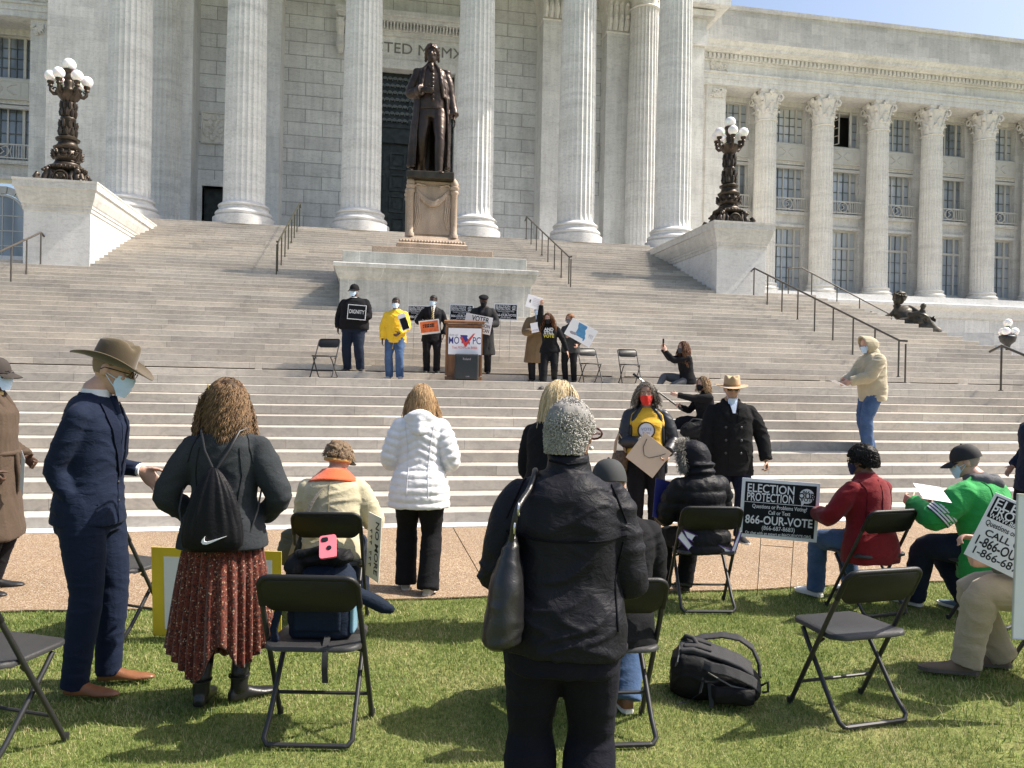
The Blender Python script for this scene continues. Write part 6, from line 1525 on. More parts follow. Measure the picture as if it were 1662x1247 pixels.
# --- 17 woman sitting on the landing with a phone
p = atY(1117, 610, 13.45)
f = Fig('woman with long brown hair sitting on the landing edge holding up a phone', (p.x, 13.5, zn(12)), FA(98), 1.62, 1.0, 1.0, fem=True, hipz=.10, lean=(.10, .0), head=(.10, -.02, 0), wr=(.05, .46, .66), er=(.6, -.2, -1), wl=(-.02, .44, .62), el=(-.6, -.2, -1), hand=('grip', 'grip'), hdir=((-.2, .1, 1), (.2, .2, 1)), ar=(-.05, .56, -.02), al=(.05, .14, -.36), kr=(.5, .3, .3), kl=(-.4, .8, .9), toe=(.6, .1), vox=.0125)
wph = f
f.body(SK_light, .0095); f.trousers(M_grey, .014, .05, wr=.006); f.top(M_blackc, 'jacket', e=.02, t0=-.2, collar=.03); f.shoes(M_grey)
f.mask(cloth('grey mask', (.12, .12, .13), .9)); f.eyes(); f.cap_hair(H_chest, .014, .2, .07, .03, .004); f.strands(H_chest, 700, .42, 6, 0, 1.05, .8, .012, 8, .0042, .014, 11, .0)

# --- 18 crouching person with a boom pole
p = atY(1144, 700, 11.6)
f = Fig('person in black with a black mask crouching on the steps with a boom pole', (p.x, 11.6, zn(7)), FA(105), 1.66, 1.0, 1.0, fem=True, hipz=.12, lean=(.02, 0), head=(.05, .0, 0), wr=(.14, .38, .36), er=(.8, -.3, -.6), wl=(.0, .50, .55), el=(-.6, -.4, -.8), hand=('grip', 'grip'), ar=(.10, .34, -.25), al=(-.12, .42, -.40), vox=.0125)
wbm = f
f.body(SK_light, .0095); f.trousers(M_blackc, .016, .055); f.top(M_blackc, 'jacket', e=.022, t0=-.2); f.shoes(M_shoeb); f.mask(M_maskblack, w=1.3); f.eyes()
hm = hairmat('streaked hair', (.07, .04, .025), (.45, .30, .16)); f.cap_hair(hm, .016, .2, .07, .03, .005); f.strands(hm, 600, .18, 7, 0, 1.05, .8, .016, 9, .0042, .016, 9, .05)

# --- speakers on the landing
ZL, ZL2 = zn(12), zn(13)
def land(px, Y, z): p = atY(px, 600, Y); return (p.x, Y, z)
# 19 dignity
f = Fig('large man in black sweatshirt, cap and blue mask holding the DIGNITY sign', land(574, 16.26, ZL2), FA(172), 1.86, 1.38, 1.4, belly=.06, head=(-.2, -.05, 0), wr=(.33, .06, .90), er=(1, -.5, -.1), wl=(-.17, .27, 1.12), el=(-1, -.5, -.4), hand=('relax', 'grip'), ar=(.13, 0, .085), al=(-.15, .03, .085), toe=(.2, -.5), vox=.014)
wdg = f
f.body(SK_dark, .010); f.trousers(M_darkjean, .020, .085); f.top(M_blackc, 'sweatshirt', e=.024, t0=-.22, thick=1.15); f.shoes(M_shoeb); f.mask(M_maskblue); f.glasses(M_blackmetal, M_darklens); f.cap_hair(H_black, .004, .19, .1, .03, .001); ballcap(f, M_blackc, z=.128)
b = MB(); b.tube([f.N+f.u*.0+f.rt*.075*math.cos(a)+f.fd*(.07*math.sin(a)+.01) for a in [2*PI*k/20 for k in range(20)]], .012, 8, closed=True); f.part('shirt_collar', b, M_shirt)
# 20 yellow
f = Fig('man in bright yellow jacket and jeans with papers under his arm', land(641, 15.75, ZL), FA(176), 1.71, 1.0, 1.02, belly=.03, head=(.1, 0, 0), wr=(.24, .12, .80), er=(1, -.4, -.1), wl=(-.13, .24, .92), el=(-1, -.4, -.2), hand=('relax', 'grip'), ar=(.11, 0, .08), al=(-.11, .04, .08), toe=(.3, -.3), vox=.014)
wye = f
f.body(SK_dark, .010); f.trousers(M_jean, .022, .08); yj = f.top(M_yellow, e=.030, t0=-.34, flare=.03, wr=.011, collar=.035, thick=1.1); f.shoes(plain('light shoes', (.3, .3, .3), .7)); f.mask(M_maskblue); f.eyes(); f.glasses(M_blackmetal); f.cap_hair(H_black, .006, .18, .1, .03, .002)
tubeline(f, 'drawstring', [f.P+f.fd*.20+f.rt*-.01-f.u*.13, f.P+f.fd*.205-f.u*.22, f.P+f.fd*.20-f.u*.30+f.rt*.015], .0035, M_yellow); tubeline(f, 'zip', [f.N+f.fd*.07, f.N+f.fd*.15-f.u*.15, f.P+f.fd*.225+f.u*.12, f.P+f.fd*.205-f.u*.10], .004, plain('zip', (.45, .3, .03), .6))
# 21 suit
f = Fig('man in black suit and striped tie holding an orange sign', land(700, 16.28, ZL2), FA(186), 1.70, .98, 1.0, head=(-.35, -.08, -.08), lean=(.04, -.03), wr=(.17, .22, 1.06), er=(1, -.5, -.2), wl=(-.25, .10, .82), el=(-1, -.6, 0), hand=('grip', 'relax'), ar=(.10, 0, .08), al=(-.11, .03, .08), vox=.014)
wst = f
f.body(SK_dark, .010); M_bs = cloth('black suit', (.014, .014, .017), .8); f.trousers(M_bs, .02, .07); bj2 = f.top(M_bs, 'suit_jacket', e=.024, t0=-.5, collar=0); f.shoes(M_shoeb); f.mask(M_maskblue); f.eyes(); f.glasses(M_blackmetal); f.cap_hair(H_black, .006, .18, .1, .03, .002); lapel_pair(f, bj2, 1.06, 1.39, cloth('black satin lapel', (.022, .021, .024), .6), .06)
b = MB(); P = [[f.N+f.u*(.04-.26*t)+f.rt*x*(1-t*.8)+f.fd*(.045+.095*t**.6+.012) for x in (-.05, 0, .05)] for t in [j/5 for j in range(6)]]; b.sheet(P, .01); f.part('shirt', b, M_shirt)
def tiemat():
    t = NT('striped tie'); co = t.coord(); wv_ = t.n('TexWave'); wv_.inputs['Scale'].default_value = 9; t.l(t.mapping(co, (1, 1, 1), (0, .8, 0)), wv_.inputs['Vector']); return t.out(t.ramp(wv_.outputs['Fac'], [(.45, (.55, .40, .12)), (.55, (.05, .05, .08))]), .6)
tubeline(f, 'tie', [f.N+f.fd*.075+f.u*.01, f.N+f.fd*.135-f.u*.10, f.N+f.fd*.155-f.u*.25], [.02, .024, .034], tiemat())
# 22 speaker
f = Fig('man in dark overcoat and flat black cap reading at the lectern', land(783, 16.25, ZL2), FA(178), 1.75, 1.0, 1.04, head=(.1, -.45, 0), lean=(.08, 0), wr=(.12, .32, 1.06), er=(1, -.5, -.4), wl=(-.16, .30, 1.04), el=(-1, -.5, -.4), hand=('grip', 'grip'), vox=.014)
f.body(SK_dark, .010); M_oc = cloth('charcoal overcoat', (.028, .028, .030), .9, 300, .4); f.trousers(M_bs, .02, .07); oj = f.top(M_oc, 'overcoat', e=.034, t0=-1.0, flare=.05, collar=.03, thick=1.15, vert=True); f.shoes(M_shoeb); f.mask(M_maskblack); f.glasses(M_blackmetal, M_darklens); f.cap_hair(H_black, .006, .18, .1, .03, .002); lapel_pair(f, oj, 1.05, 1.44, M_bs, .07)
b = MB(); b.ball(f.hd((0, .0, .19)), (.108*f.k, .125*f.k, .05*f.k), 20, 12, f.HR.to_4x4()); f.part('flat_cap', b, M_blackc)
# 23 trench man
f = Fig('man in camel trench coat standing behind the woman with the raised arm', land(872, 15.95, ZL), FA(170), 1.70, 1.14, 1.1, head=(-.2, -.1, 0), wr=(.10, .28, 1.05), er=(1, -.4, -.3), wl=(-.06, .30, 1.07), el=(-1, -.4, -.3), hand=('grip', 'grip'), vox=.014)
wtc = f
f.body(SK_brown, .010); f.trousers(M_bs, .02, .07); f.top(M_trench, 'trench_coat', e=.036, t0=-1.0, flare=.06, wr=.009, collar=.03, thick=1.15, vert=True); f.shoes(M_shoeb); f.eyes(); f.mask(M_maskblue); f.cap_hair(H_black, .008, .18, .1, .03, .002)
b = MB(); P = [[f.N+f.u*(.04-.26*t)+f.rt*x*(1-t*.8)+f.fd*(.045+.105*t**.6+.016) for x in (-.05, 0, .05)] for t in [j/5 for j in range(6)]]; b.sheet(P, .01); f.part('shirt', b, M_shirt); tubeline(f, 'tie', [f.N+f.fd*.085+f.u*.01, f.N+f.fd*.145-f.u*.10, f.N+f.fd*.17-f.u*.22], [.02, .022, .03], M_bs)
# 24 raised arm
f = Fig('woman in black sweatshirt stepping down with one arm raised holding a paper', land(892, 13.5, zn(11)), FA(172), 1.43, 1.0, 1.0, fem=True, hipz=.76, head=(-.15, -.12, .1), lean=(.06, .05), wr=(.16, .14, 1.56), er=(1, .2, -.6), wl=(-.33, .03, .66), el=(-1, -.5, -.1), hand=('grip', 'relax'), hdir=((-.1, .2, 1), None), palm=((-.2, 1, 0), None), ar=(.10, .25, -.06), al=(-.07, -.18, .22), kr=(.1, 1, .3), kl=(-.1, 1, .2), toe=(.2, -.2), vox=.0125)
wra = f
f.body(SK_light, .0095); f.trousers(M_blackc, .013, .055, wr=.006); f.top(M_blackc, 'sweatshirt', e=.020, t0=-.2, collar=.06); f.shoes(M_shoeb); f.mask(M_maskblack); f.eyes(); f.cap_hair(H_chest, .012, .2, .08, .03, .004); f.strands(H_chest, 700, .36, 6, 0, 1.05, .8, .010, 8, .004, .012, 11, .02)
# 25 grey jacket with map sign
f = Fig('woman in dark grey jacket and grey mask holding the blue map poster', land(925, 15.95, ZL), FA(160), 1.52, 1.05, 1.0, fem=True, head=(-.55, -.05, 0), wr=(.02, .22, .97), er=(1, -.4, -.3), wl=(-.22, .22, .80), el=(-1, -.4, -.2), hand=('grip', 'grip'), vox=.013)
wmp = f
f.body(SK_light, .0095); f.trousers(M_blackc, .016, .06); f.top(cloth('dark grey jacket', (.045, .048, .052), .8), e=.022, t0=-.4, flare=.03, collar=.04); f.shoes(M_shoeb); f.mask(cloth('grey mask cloth', (.14, .15, .17), .9)); f.eyes(); hm = hairmat('auburn hair', (.09, .04, .02), (.30, .15, .08)); f.cap_hair(hm, .018, .185, .08, .03, .005); f.strands(hm, 350, .09, 4, 0, 1.0, .7, .006, 6, .004, .014, 6, .06)
# ---------------------------------------------------------------- signs, lectern, bags
M_wboard = plain('white board', (.80, .80, .82), .6, var=.03); M_wpaper = plain('white paper', (.80, .79, .84), .7, var=.03); M_kboard = plain('black printed board', (.007, .008, .011), .6, 0, .2); M_wink = plain('white print', (.80, .80, .82), .6, var=.02)
M_kink = plain('black print ink', (.012, .012, .013), .7); M_mapblue = plain('map blue', (.075, .25, .46), .6, var=.2, nscale=14); M_navyink = plain('navy print', (.035, .035, .22), .6); M_redink = plain('red print', (.62, .05, .05), .6); M_greyink = plain('grey print', (.30, .28, .32), .7)
M_wire = plain('stake wire', (.06, .06, .06), .4, .8)
def sign(name, label, cat, p, rz, roll, w, h, mat, group=None, th=.006, tilt=0):
    t = empty(name, p, 0, label, cat, group); t.rotation_mode = 'QUATERNION'
    t.rotation_quaternion = (Matrix.Rotation(rz, 3, 'Z') @ Matrix.Rotation(tilt, 3, 'X') @ Matrix.Rotation(roll, 3, 'Y')).to_quaternion()
    b = MB(); b.box(-w/2, w/2, 0, th, -h/2, h/2); b.build('panel', mat, t, bevel=.001); return t
def put(t, me, mat, x, z, lift=.0015, rot=0, name='lettering'):
    o = link(name, me, mat, t); o.rotation_euler = (PI/2, rot, 0); o.location = (x, -lift, z); return o
def letters(t, s_, size, x, z, mat, bold=.012, align='CENTER', wid=None, rot=0, lift=.0012):
    me = text_mesh(s_, size, .0005, align, bold)
    if wid:
        xs_ = [v.co.x for v in me.vertices]; k = wid/(max(xs_)-min(xs_)); me.transform(Matrix.Diagonal((k, 1, 1, 1)))
    return put(t, me, mat, x, z, lift, rot)
def flat(t, poly, mat, name='print', lift=.0008):
    b = MB(); b.prism(poly, -lift-.0006, -lift+.0006); return b.build(name, mat, t)
def rect(x0, x1, z0, z1): return [(x0, z0), (x1, z0), (x1, z1), (x0, z1)]
def bubble(t, x, z, r, mat):
    pts = [(x+r*math.cos(2*PI*i/24), z+r*math.sin(2*PI*i/24)) for i in range(24)]
    k = min(range(24), key=lambda i: (pts[i][0]-(x-r*.55))**2+(pts[i][1]-(z-r*.9))**2); pts[k] = (x-r*.62, z-r*1.45); return flat(t, pts, mat, 'bubble')
def yard_sign(p, rz, roll, w, h, leg, label, full=True, group=None):
    t = sign('yard_sign', label, 'sign', p, rz, roll, w, h, M_wboard, group)
    m_ = .026*w/.6; flat(t, rect(-w/2+m_, w/2-m_, -h/2+m_, h/2-m_), M_kboard)
    L = 2.0*(.0016)
    letters(t, 'ELECTION', .20*h, -w*.125, h*.335, M_wink, .012, wid=w*.60, lift=.0024); letters(t, 'PROTECTION', .20*h, -w*.125, h*.185, M_wink, .012, wid=w*.60, lift=.0024)
    bubble(t, w*.335, h*.265, h*.125, M_wink).location.y = -.0012
    letters(t, '866', .062*h*1.3, w*.325, h*.325, M_kink, .02, lift=.0032); letters(t, 'OUR', .10*h*1.3, w*.335, h*.265, M_kink, .03, lift=.0032); letters(t, 'VOTE', .07*h*1.3, w*.345, h*.205, M_kink, .02, lift=.0032)
    o = flat(t, rect(-w/2+m_, w/2-m_, h*.098, h*.107), M_wink, 'rule'); o.location.y = -.0012
    letters(t, 'Questions or Problems Voting?', .095*h, 0, h*.035, M_wink, .006, wid=w*.70, lift=.0024); letters(t, 'Call or Text', .095*h, 0, -h*.06, M_wink, .006, wid=w*.28, lift=.0024)
    letters(t, '866-OUR-VOTE', .20*h, 0, -h*.20, M_wink, .018, wid=w*.86, lift=.0024); letters(t, '(866-687-8683)', .10*h, 0, -h*.325, M_wink, .004, wid=w*.42, lift=.0024); letters(t, 'Or chat with an expert at 866OURVOTE.ORG', .068*h, 0, -h*.42, M_wink, .01, wid=w*.84, lift=.0024)
    b = MB()
    for x in (-w*.21, w*.21): b.tube([(x, .008, h*.35), (x, .008, -h/2-leg)], .003, 6)
    for z in (-h/2-.12*leg,): b.tube([(-w*.21, .008, z), (w*.21, .008, z)], .0025, 6)
    b.build('wire_stake', M_wire, t); return t
p = atD(1265, 828, 6.2); yard_sign(p, FA(0)-.10, rad(2.6), .612, .475, p.z-.24, 'large black and white election protection yard sign on wire stakes at the lawn edge')
for px, lab in ((681, 'small black yard sign between the yellow jacket and the black suit'), (749, 'small black yard sign behind the left side of the lectern'), (821, 'small black yard sign right of the speaker at the lectern')):
    p = atY(px, 508-.02*(px-750)+0, 16.95); yard_sign(p, FA(0), rad(1), .53, .37, p.z-.18-zn(15)+.0, lab, group='small yard signs behind the lectern')
# lectern and loudspeaker
def woodmat():
    t = NT('lectern wood'); co = t.coord(); f = t.noise(t.mapping(co, (9, 9, .7)), 2.5, 7, .6, .6)
    return t.out(t.ramp(f, [(.3, (.13, .055, .022)), (.55, (.21, .095, .040)), (.75, (.28, .14, .065))]), .4, None, 0, .45)
M_wood = woodmat(); p = atY(752, 610, 15.35); t = empty('lectern', (p.x, 15.35, ZL), FA(4), 'wooden lectern with a white voting banner on its front', 'lectern')
b = MB(); b.box(-.33, .33, -.2, .2, .08, 1.08); b.box(-.29, .29, -.21, -.2, .14, 1.02); b.build('body', M_wood, t, bevel=.01)
b = MB(); b.box(-.37, .37, -.24, .24, 0, .08); b.build('base', M_wood, t, bevel=.01)
b = MB(); b.rings([[Vector(q) for q in ((x, -.26, 1.12), (x, .26, 1.19), (x, .26, 1.23), (x, -.26, 1.17))] for x in (-.40, .40)]); b.rings([[Vector(q) for q in ((x, -.22, 1.07), (x, .2, 1.07), (x, .2, 1.15), (x, -.22, 1.11))] for x in (-.36, .36)]); b.build('top', M_wood, t, bevel=.006)
for x in (-.345, .345): b = MB(); b.box(x-.02, x+.02, -.215, -.19, .1, 1.06); b.build('corner_post', M_wood, t, bevel=.005)
bn = empty('banner', (.015, -.225, .775)); bn.parent = t
b = MB(); b.box(-.325, .325, 0, .004, -.26, .26); bo = b.build('banner', M_wpaper, t); bo.location = (.015, -.222, .775); bpy.data.objects.remove(bn)
letters(bo, 'MO', .20, -.215, .01, M_navyink, .006, wid=.205); letters(bo, 'PC', .20, .235, .01, M_navyink, .006, wid=.155); letters(bo, 'show up!', .07, -.22, .125, M_greyink, .0, wid=.17); letters(bo, 'Text MOVPC to 86866', .075, .0, -.125, M_redink, .0, wid=.50)
MISS = [(-.5, .5), (.22, .5), (.26, .38), (.20, .22), (.36, .02), (.38, -.10), (.50, -.26), (.48, -.46), (.40, -.5), (.36, -.36), (-.36, -.36), (-.36, .12), (-.46, .28)]
flat(bo, [(.005+x*.19, .03+z*.19) for x, z in MISS], M_navyink, 'state_shape')
o = flat(bo, [(-.10, .075), (-.055, .095), (.015, -.02), (.16, .15), (.205, .165), (.03, -.10), (-.0, -.10)], M_redink, 'check_mark'); o.location.y = -.0014
p = atY(757, 612, 15.0); t = empty('loudspeaker', (p.x, 15.0, ZL), FA(4), 'black portable loudspeaker standing against the front of the lectern', 'speaker')
b = MB(); b.box(-.235, .235, -.12, .12, .02, .52); b.build('cabinet', plain('black cabinet', (.018, .022, .026), .6, bump=.3), t, bevel=.025)
b = MB(); b.box(-.205, .205, -.128, -.121, .05, .48); g = b.build('grille', plain('speaker grille', (.022, .028, .033), .5, .3, bump=.6, bscale=700), t, bevel=.004)
letters(t, 'Roland', .062, 0, .42, M_greyink, .012, wid=.15, lift=.130); letters(t, 'CUBE', .03, .02, .08, M_greyink, .01, lift=.130)
for x in (-.18, .18): b = MB(); b.lathe([(.02, 0), (.02, .025)], (x, -.07, 0), 10); b.build('foot', M_shoeb, t)

# held signs on the landing
t = sign('placard', 'black DIGNITY placard held by the large man', 'placard', atY(579, 507, 15.86), FA(-4), rad(4), .38, .30, M_wboard); flat(t, rect(-.175, .175, -.135, .135), M_kboard); letters(t, 'DIGNITY', .11, 0, .005, M_wink, .008, wid=.31, lift=.0024)
t = sign('placard', 'white and orange placard held by the man in the black suit', 'placard', atY(697, 531, 15.9), FA(0), rad(-8), .42, .29, M_wboard); flat(t, rect(-.185, .185, -.105, .12), plain('orange print', (.70, .16, .05), .6, var=.3, nscale=12))
for k in range(2):                                      # a dark brush-lettered line, too small to read
    for i in range(7): o = flat(t, rect(-.13+.035*i, -.108+.035*i+.008*(i % 3), .035-.04*k, .062-.04*k+.006*(i % 2)), M_kink, 'brush_mark'); o.location.y = -.0012
t = sign('placard', 'white VOTER SUPPRESSION placard tilted behind the lectern', 'placard', atY(776, 526, 15.66), FA(0), rad(10), .56, .36, M_wboard); letters(t, 'VOTER', .15, .03, .10, M_kink, .02, wid=.36); letters(t, 'SUPPRESSION', .10, .02, -.02, M_kink, .016, wid=.46); letters(t, 'IS UN-AMERICAN', .10, .0, -.115, M_kink, .016, wid=.50)
t = sign('paper_sheet', 'white sheet held up high by the woman with the raised arm', 'paper', atY(867, 491, 13.44), FA(12), rad(14), .28, .23, M_wpaper, th=.002); flat(t, [(-.09, .03), (-.06, .03), (-.07, .0), (-.055, -.02), (-.085, -.02)], M_kink)
for k in range(5): flat(t, rect(-.03, .10, .07-.03*k, .073-.03*k), M_greyink, 'line_mark')
t = sign('paper_sheet', 'white sheets held by the man in the camel trench coat', 'paper', atY(878, 530, 15.5), FA(4), rad(-12), .42, .20, M_wpaper, th=.002); letters(t, 'VOTE', .05, -.13, -.06, M_greyink, .01)
t = sign('poster', 'white poster with a blue state map held tilted', 'poster', atY(943, 540, 15.55), FA(0), rad(28), .60, .385, M_wboard); o = flat(t, [(.0+x*.27*math.cos(-.05)-z*0, .015+z*.31) for x, z in MISS], M_mapblue, 'state_map')
for k in range(3): b = MB(); b.tube([(.17+.035*k, -.003, .03), (.19+.035*k, -.003, .06), (.185+.035*k, -.003, .0), (.20+.035*k, -.003, -.02)], .003, 5); b.build('scribble', M_greyink, t)
b = MB(); b.ball((-.16, -.002, -.09), (.055, .003, .03), 12, 8); b.ball((-.10, -.003, -.08), (.04, .003, .03), 12, 8); b.build('emblem', M_greyink, t, 60)
t = sign('paper_sheet', 'white papers and black folder under the arm of the man in yellow', 'paper', atY(655, 523, 15.43), FA(0), rad(-20), .15, .34, M_wpaper, th=.006); b = MB(); b.box(-.06, .075, -.012, -.004, -.15, .08); b.build('folder', M_kboard, t)

# shirt lettering of the stepping woman
f = wra; base = f.P+f.u*.27
for k, (s_, c_, z) in enumerate((('AND', M_wink, .06), ('STILL', M_wink, .0), ('VOTE', plain('yellow print', (.62, .52, .06), .6), -.06))):
    o = link('lettering', text_mesh(s_, .075, .001, bold=.03), c_, f.root); o.matrix_basis = Matrix.Translation(base+f.fd*.128+Vector((0, 0, z))) @ Matrix.Rotation(PI, 4, 'Z') @ Matrix.Rotation(PI/2, 4, 'X')
# board of the woman in the red mask
t = sign('card_board', 'plain tan card board held like a diamond by the woman in the red mask', 'card', atD(1053, 739, 8.02), FA(4), rad(37), .36, .33, plain('tan card', (.62, .50, .38), .75, var=.05)); b = MB(); b.tube([(-.12, -.004, .12), (-.10, -.006, .03), (-.04, -.006, -.03), (.02, -.006, -.02), (.09, -.006, .06), (.13, -.004, .12)], .0035, 5); b.build('cord', M_kink, t)
t = sign('folder', 'dark blue folder on the lap of the person in the fur-trimmed hood', 'folder', atD(1082, 812, 6.05)+Vector((0, 0, 0)), FA(20), rad(14), .22, .31, plain('blue folder', (.012, .014, .13), .5), tilt=-.3)
p = Vector(S9); t = empty('folded_poster', (p.x, p.y, .44), FA(3), 'white folded poster with purple edges wedged behind the seated hooded person', 'poster')
for k, (pts) in enumerate(([(-.21, .17), (-.12, .05), (-.15, .02), (-.24, .12)], [(-.20, .18), (.19, .02), (.17, -.0), (.02, .0), (-.17, .12)], [(.20, .02), (.245, .17), (.225, .17), (.165, .02)])):
    b = MB(); b.prism([(x, z) for x, z in pts], -.155-.004*k, -.149-.004*k); b.build('sheet', M_wpaper, t)
    b = MB(); b.tube([(x, -.157-.004*k, z) for x, z in pts], .004, 5, closed=True); b.build('purple_edge', plain('purple edge', (.10, .04, .25), .6), t)
# signs at the right edge
c = atD(1633, 805, 4.42); e1 = (atD(1605, 905, 4.42)-c).normalized()
t = sign('placard', 'white election placard with black header held tilted at the right edge', 'placard', atD(1655, 880, 4.28), FA(-38), rad(22), .42, .40, M_wboard)
flat(t, rect(-.195, .195, .055, .185), M_kboard); letters(t, 'ELECTION', .075, .0, .150, M_wink, .01, wid=.37, lift=.0024); letters(t, 'PROTECTION', .07, .0, .103, M_wink, .01, wid=.37, lift=.0024); letters(t, 'WWW.866OURVOTE.ORG', .04, 0, .070, M_wink, .01, wid=.37, lift=.0024)
letters(t, 'Questions or Problems Voting?', .045, 0, .025, M_kink, .012, wid=.37); letters(t, 'CALL OR TEXT', .055, .02, -.03, M_kink, .02); letters(t, '1-866-OUR-VOTE', .08, 0, -.09, M_kink, .02, wid=.38); letters(t, '1-866-687-8683', .065, 0, -.15, M_kink, .012, wid=.36)
t = sign('placard', 'plain white back of a second placard at the right edge', 'placard', atD(1692, 922, 4.02), FA(-8), rad(1), .27, .76, M_wboard); b = MB(); b.tube([(-.135, -.003, -.38), (-.135, -.003, .38), (.135, -.003, .38), (.135, -.003, -.38)], .006, 6, closed=True); b.build('edge_trim', plain('grey edging', (.42, .43, .42), .5), t)
# paper of the left edge man, of the hooded man, of the green man, phone
t = sign('paper_sheet', 'pale grey sheet in the hands of the man in the brown trench coat', 'paper', atD(36, 768, 5.74), FA(0)-.9, rad(14), .21, .29, plain('greyish paper', (.55, .56, .60), .7), th=.002)
t = sign('paper_sheet', 'thin papers in the hands of the hooded person on the steps', 'paper', whd.world(whd.gripat(0).lerp(whd.gripat(1), .5)+Vector((0, .06, .0))), FA(96), 0, .17, .24, M_wpaper, th=.004, tilt=-1.15)
t = sign('paper_sheet', 'white sheets read by the man in the green jacket', 'paper', atD(1513, 800, 5.42), FA(20), rad(14), .22, .16, M_wpaper, th=.003, tilt=-.95)
t = sign('phone', 'black phone held up by the woman sitting on the landing', 'phone', wph.world(wph.gripat(0).lerp(wph.gripat(1), .5)+Vector((0, .0, .05))), FA(98), 0, .075, .155, M_kboard, th=.010)
# boom pole
a, b_ = wbm.world(wbm.gripat(0)), wbm.world(wbm.gripat(1)); b_ = a+(atD(1106, 662, 11.2)-atD(1136, 684, 11.2)).normalized()*.34; d = (b_-a).normalized(); t = empty('boom_pole', a, 0, 'thin silver boom pole held by the crouching person', 'pole')
b = MB(); b.tube([-d*.12, (b_-a)+d*.08], .015, 10); b.build('handle', M_blackmetal, t, 50); b = MB(); b.tube([(b_-a)+d*.08, (b_-a)+d*.42], .009, 8); b.build('rod', plain('silver rod', (.6, .6, .6), .3, .8), t, 50); b = MB(); b.tube([(b_-a)+d*.40, (b_-a)+d*.52], .022, 10); b.build('microphone', M_kboard, t, 50)
# yellow poster on the lawn
t = sign('poster', 'yellow bordered poster with white sheet standing on the lawn behind the skirted woman', 'poster', atD(352, 953, 5.0)-Vector((0, 0, .045)), FA(0), rad(1), .84, .60, plain('yellow card', (.72, .52, .03), .6, var=.06), tilt=.12)
flat(t, rect(-.34, .36, -.25, .24), M_wpaper); o = flat(t, [(-.28, -.20), (-.28, -.10), (-.25, -.05), (-.05, .02), (-.05, -.20)], M_mapblue, 'print'); o.location.y = -.0012; o = flat(t, [(-.28, -.20), (-.28, -.10), (-.05, -.02), (-.05, -.20)], M_kink, 'print'); o.location.y = -.0020
b = MB(); b.ball((-.20, -.002, -.14), (.045, .003, .05), 14, 8); b.build('emblem', M_greyink, t, 60)
# upright sign by the seated person in beige
t = sign('placard', 'white NO MORE placard held upright beside the seated person in beige', 'placard', atD(606, 888, 5.22), FA(0)-.95, rad(4), .20, .44, plain('cream board', (.74, .70, .60), .65, var=.04)); letters(t, 'NO MORE', .075, .045, .0, M_kink, .01, wid=.36, rot=PI/2)
for k, z in enumerate((.10, .06, .02, -.05, -.09, -.13)): b = MB(); b.tube([(-.055, -.0012, z), (-.035+.006*(k % 2), -.0012, z+.012), (-.03, -.0012, z-.01)], .0035, 5); b.build('brush_mark', M_kink, t)

# ---- empty chairs
chair(*pos(-6, 3.46), FA(-15), 'black folding chair cut by the left edge of the view'); chair(*pos(203, 5.1), FA(-20), 'black folding chair behind the man in the navy suit')
chair(*pos(1390, 4.06), FA(17), 'empty black folding chair on the lawn right of the black backpack'); CH = pos(525, 3.72); chair(*CH, FA(0), 'black folding chair carrying the navy backpack and pink phone')
p = land(527, 15.6, ZL); chair(*p, FA(170), 'empty black folding chair on the landing beside the large man', .97)
p = land(958, 15.75, ZL); chair(*p, FA(200), 'empty black folding chair on the landing beside the map poster', .93); p = land(1022, 15.75, ZL); chair(*p, FA(190), 'empty black folding chair on the landing, rightmost one', .93)

# ---- bags
M_bag = cloth('black ripstop', (.010, .010, .011), .6, 700, .4, .15, .05, .35, .4); M_mesh = plain('grey mesh', (.030, .030, .032), .9, bump=.6, bscale=600); M_navbag = cloth('navy canvas', (.010, .016, .030), .75, 600, .4, .12); M_strap = plain('webbing strap', (.020, .020, .022), .8, bump=.5, bscale=500)
def soft(name, mb, mat, parent, vox=.009, it=4, wr=.006, seed=1):
    me = remesh(mb, vox, it, .5, name); wrinkle(me, wr, seed); return link(name, me, mat, parent)
def ribbon(pts, w, wd=Vector((1, 0, 0)), th=.006):
    b = MB(); b.sheet([[Vector(p)-Vector(wd)*w/2, Vector(p), Vector(p)+Vector(wd)*w/2] for p in pts], th); return b
TS = bpy.data.scenes.new('workbench')
p = atZ(1160, 1128, 0); t = empty('backpack', (p.x, p.y, 0), FA(-14), 'black backpack lying on the lawn beside the empty chair', 'backpack'); t.scale.z = .86
b = MB()
prof = [(-.245, .05, .06, .10), (-.235, .11, .12, .13), (-.18, .155, .155, .15), (-.08, .165, .15, .14), (.05, .155, .125, .125), (.15, .14, .10, .105), (.215, .11, .075, .085), (.24, .05, .04, .07)]
b.rings([[Vector((x, hw*math.copysign(abs(math.cos(q))**.7, math.cos(q)), zc+hh*math.copysign(abs(math.sin(q))**.75, math.sin(q)))) for q in [2*PI*i/24 for i in range(24)]] for x, hw, hh, zc in prof]); soft('body', b, M_bag, t, .009, 3, .008)
b = MB(); P = [[Vector((x, y, z0+.012-.35*y*y)) for y in (-.10, -.05, 0, .05, .10)] for x, z0 in ((-.19, .285), (-.12, .292), (-.04, .275), (.05, .25), (.13, .215), (.19, .17))]; b.sheet(P, .03); soft('back_panel', b, M_mesh, t, .008, 3, .005)
for y0 in (-.075, .03): b = MB(); P = [[Vector((x, y, z)) for y in (y0, y0+.05)] for x, z in ((-.17, .315), (-.10, .320), (-.02, .302))]; b.sheet(P, .018); soft('pad', b, plain('padding', (.020, .020, .021), .9, bump=.5, bscale=500), t, .007, 3, .003)
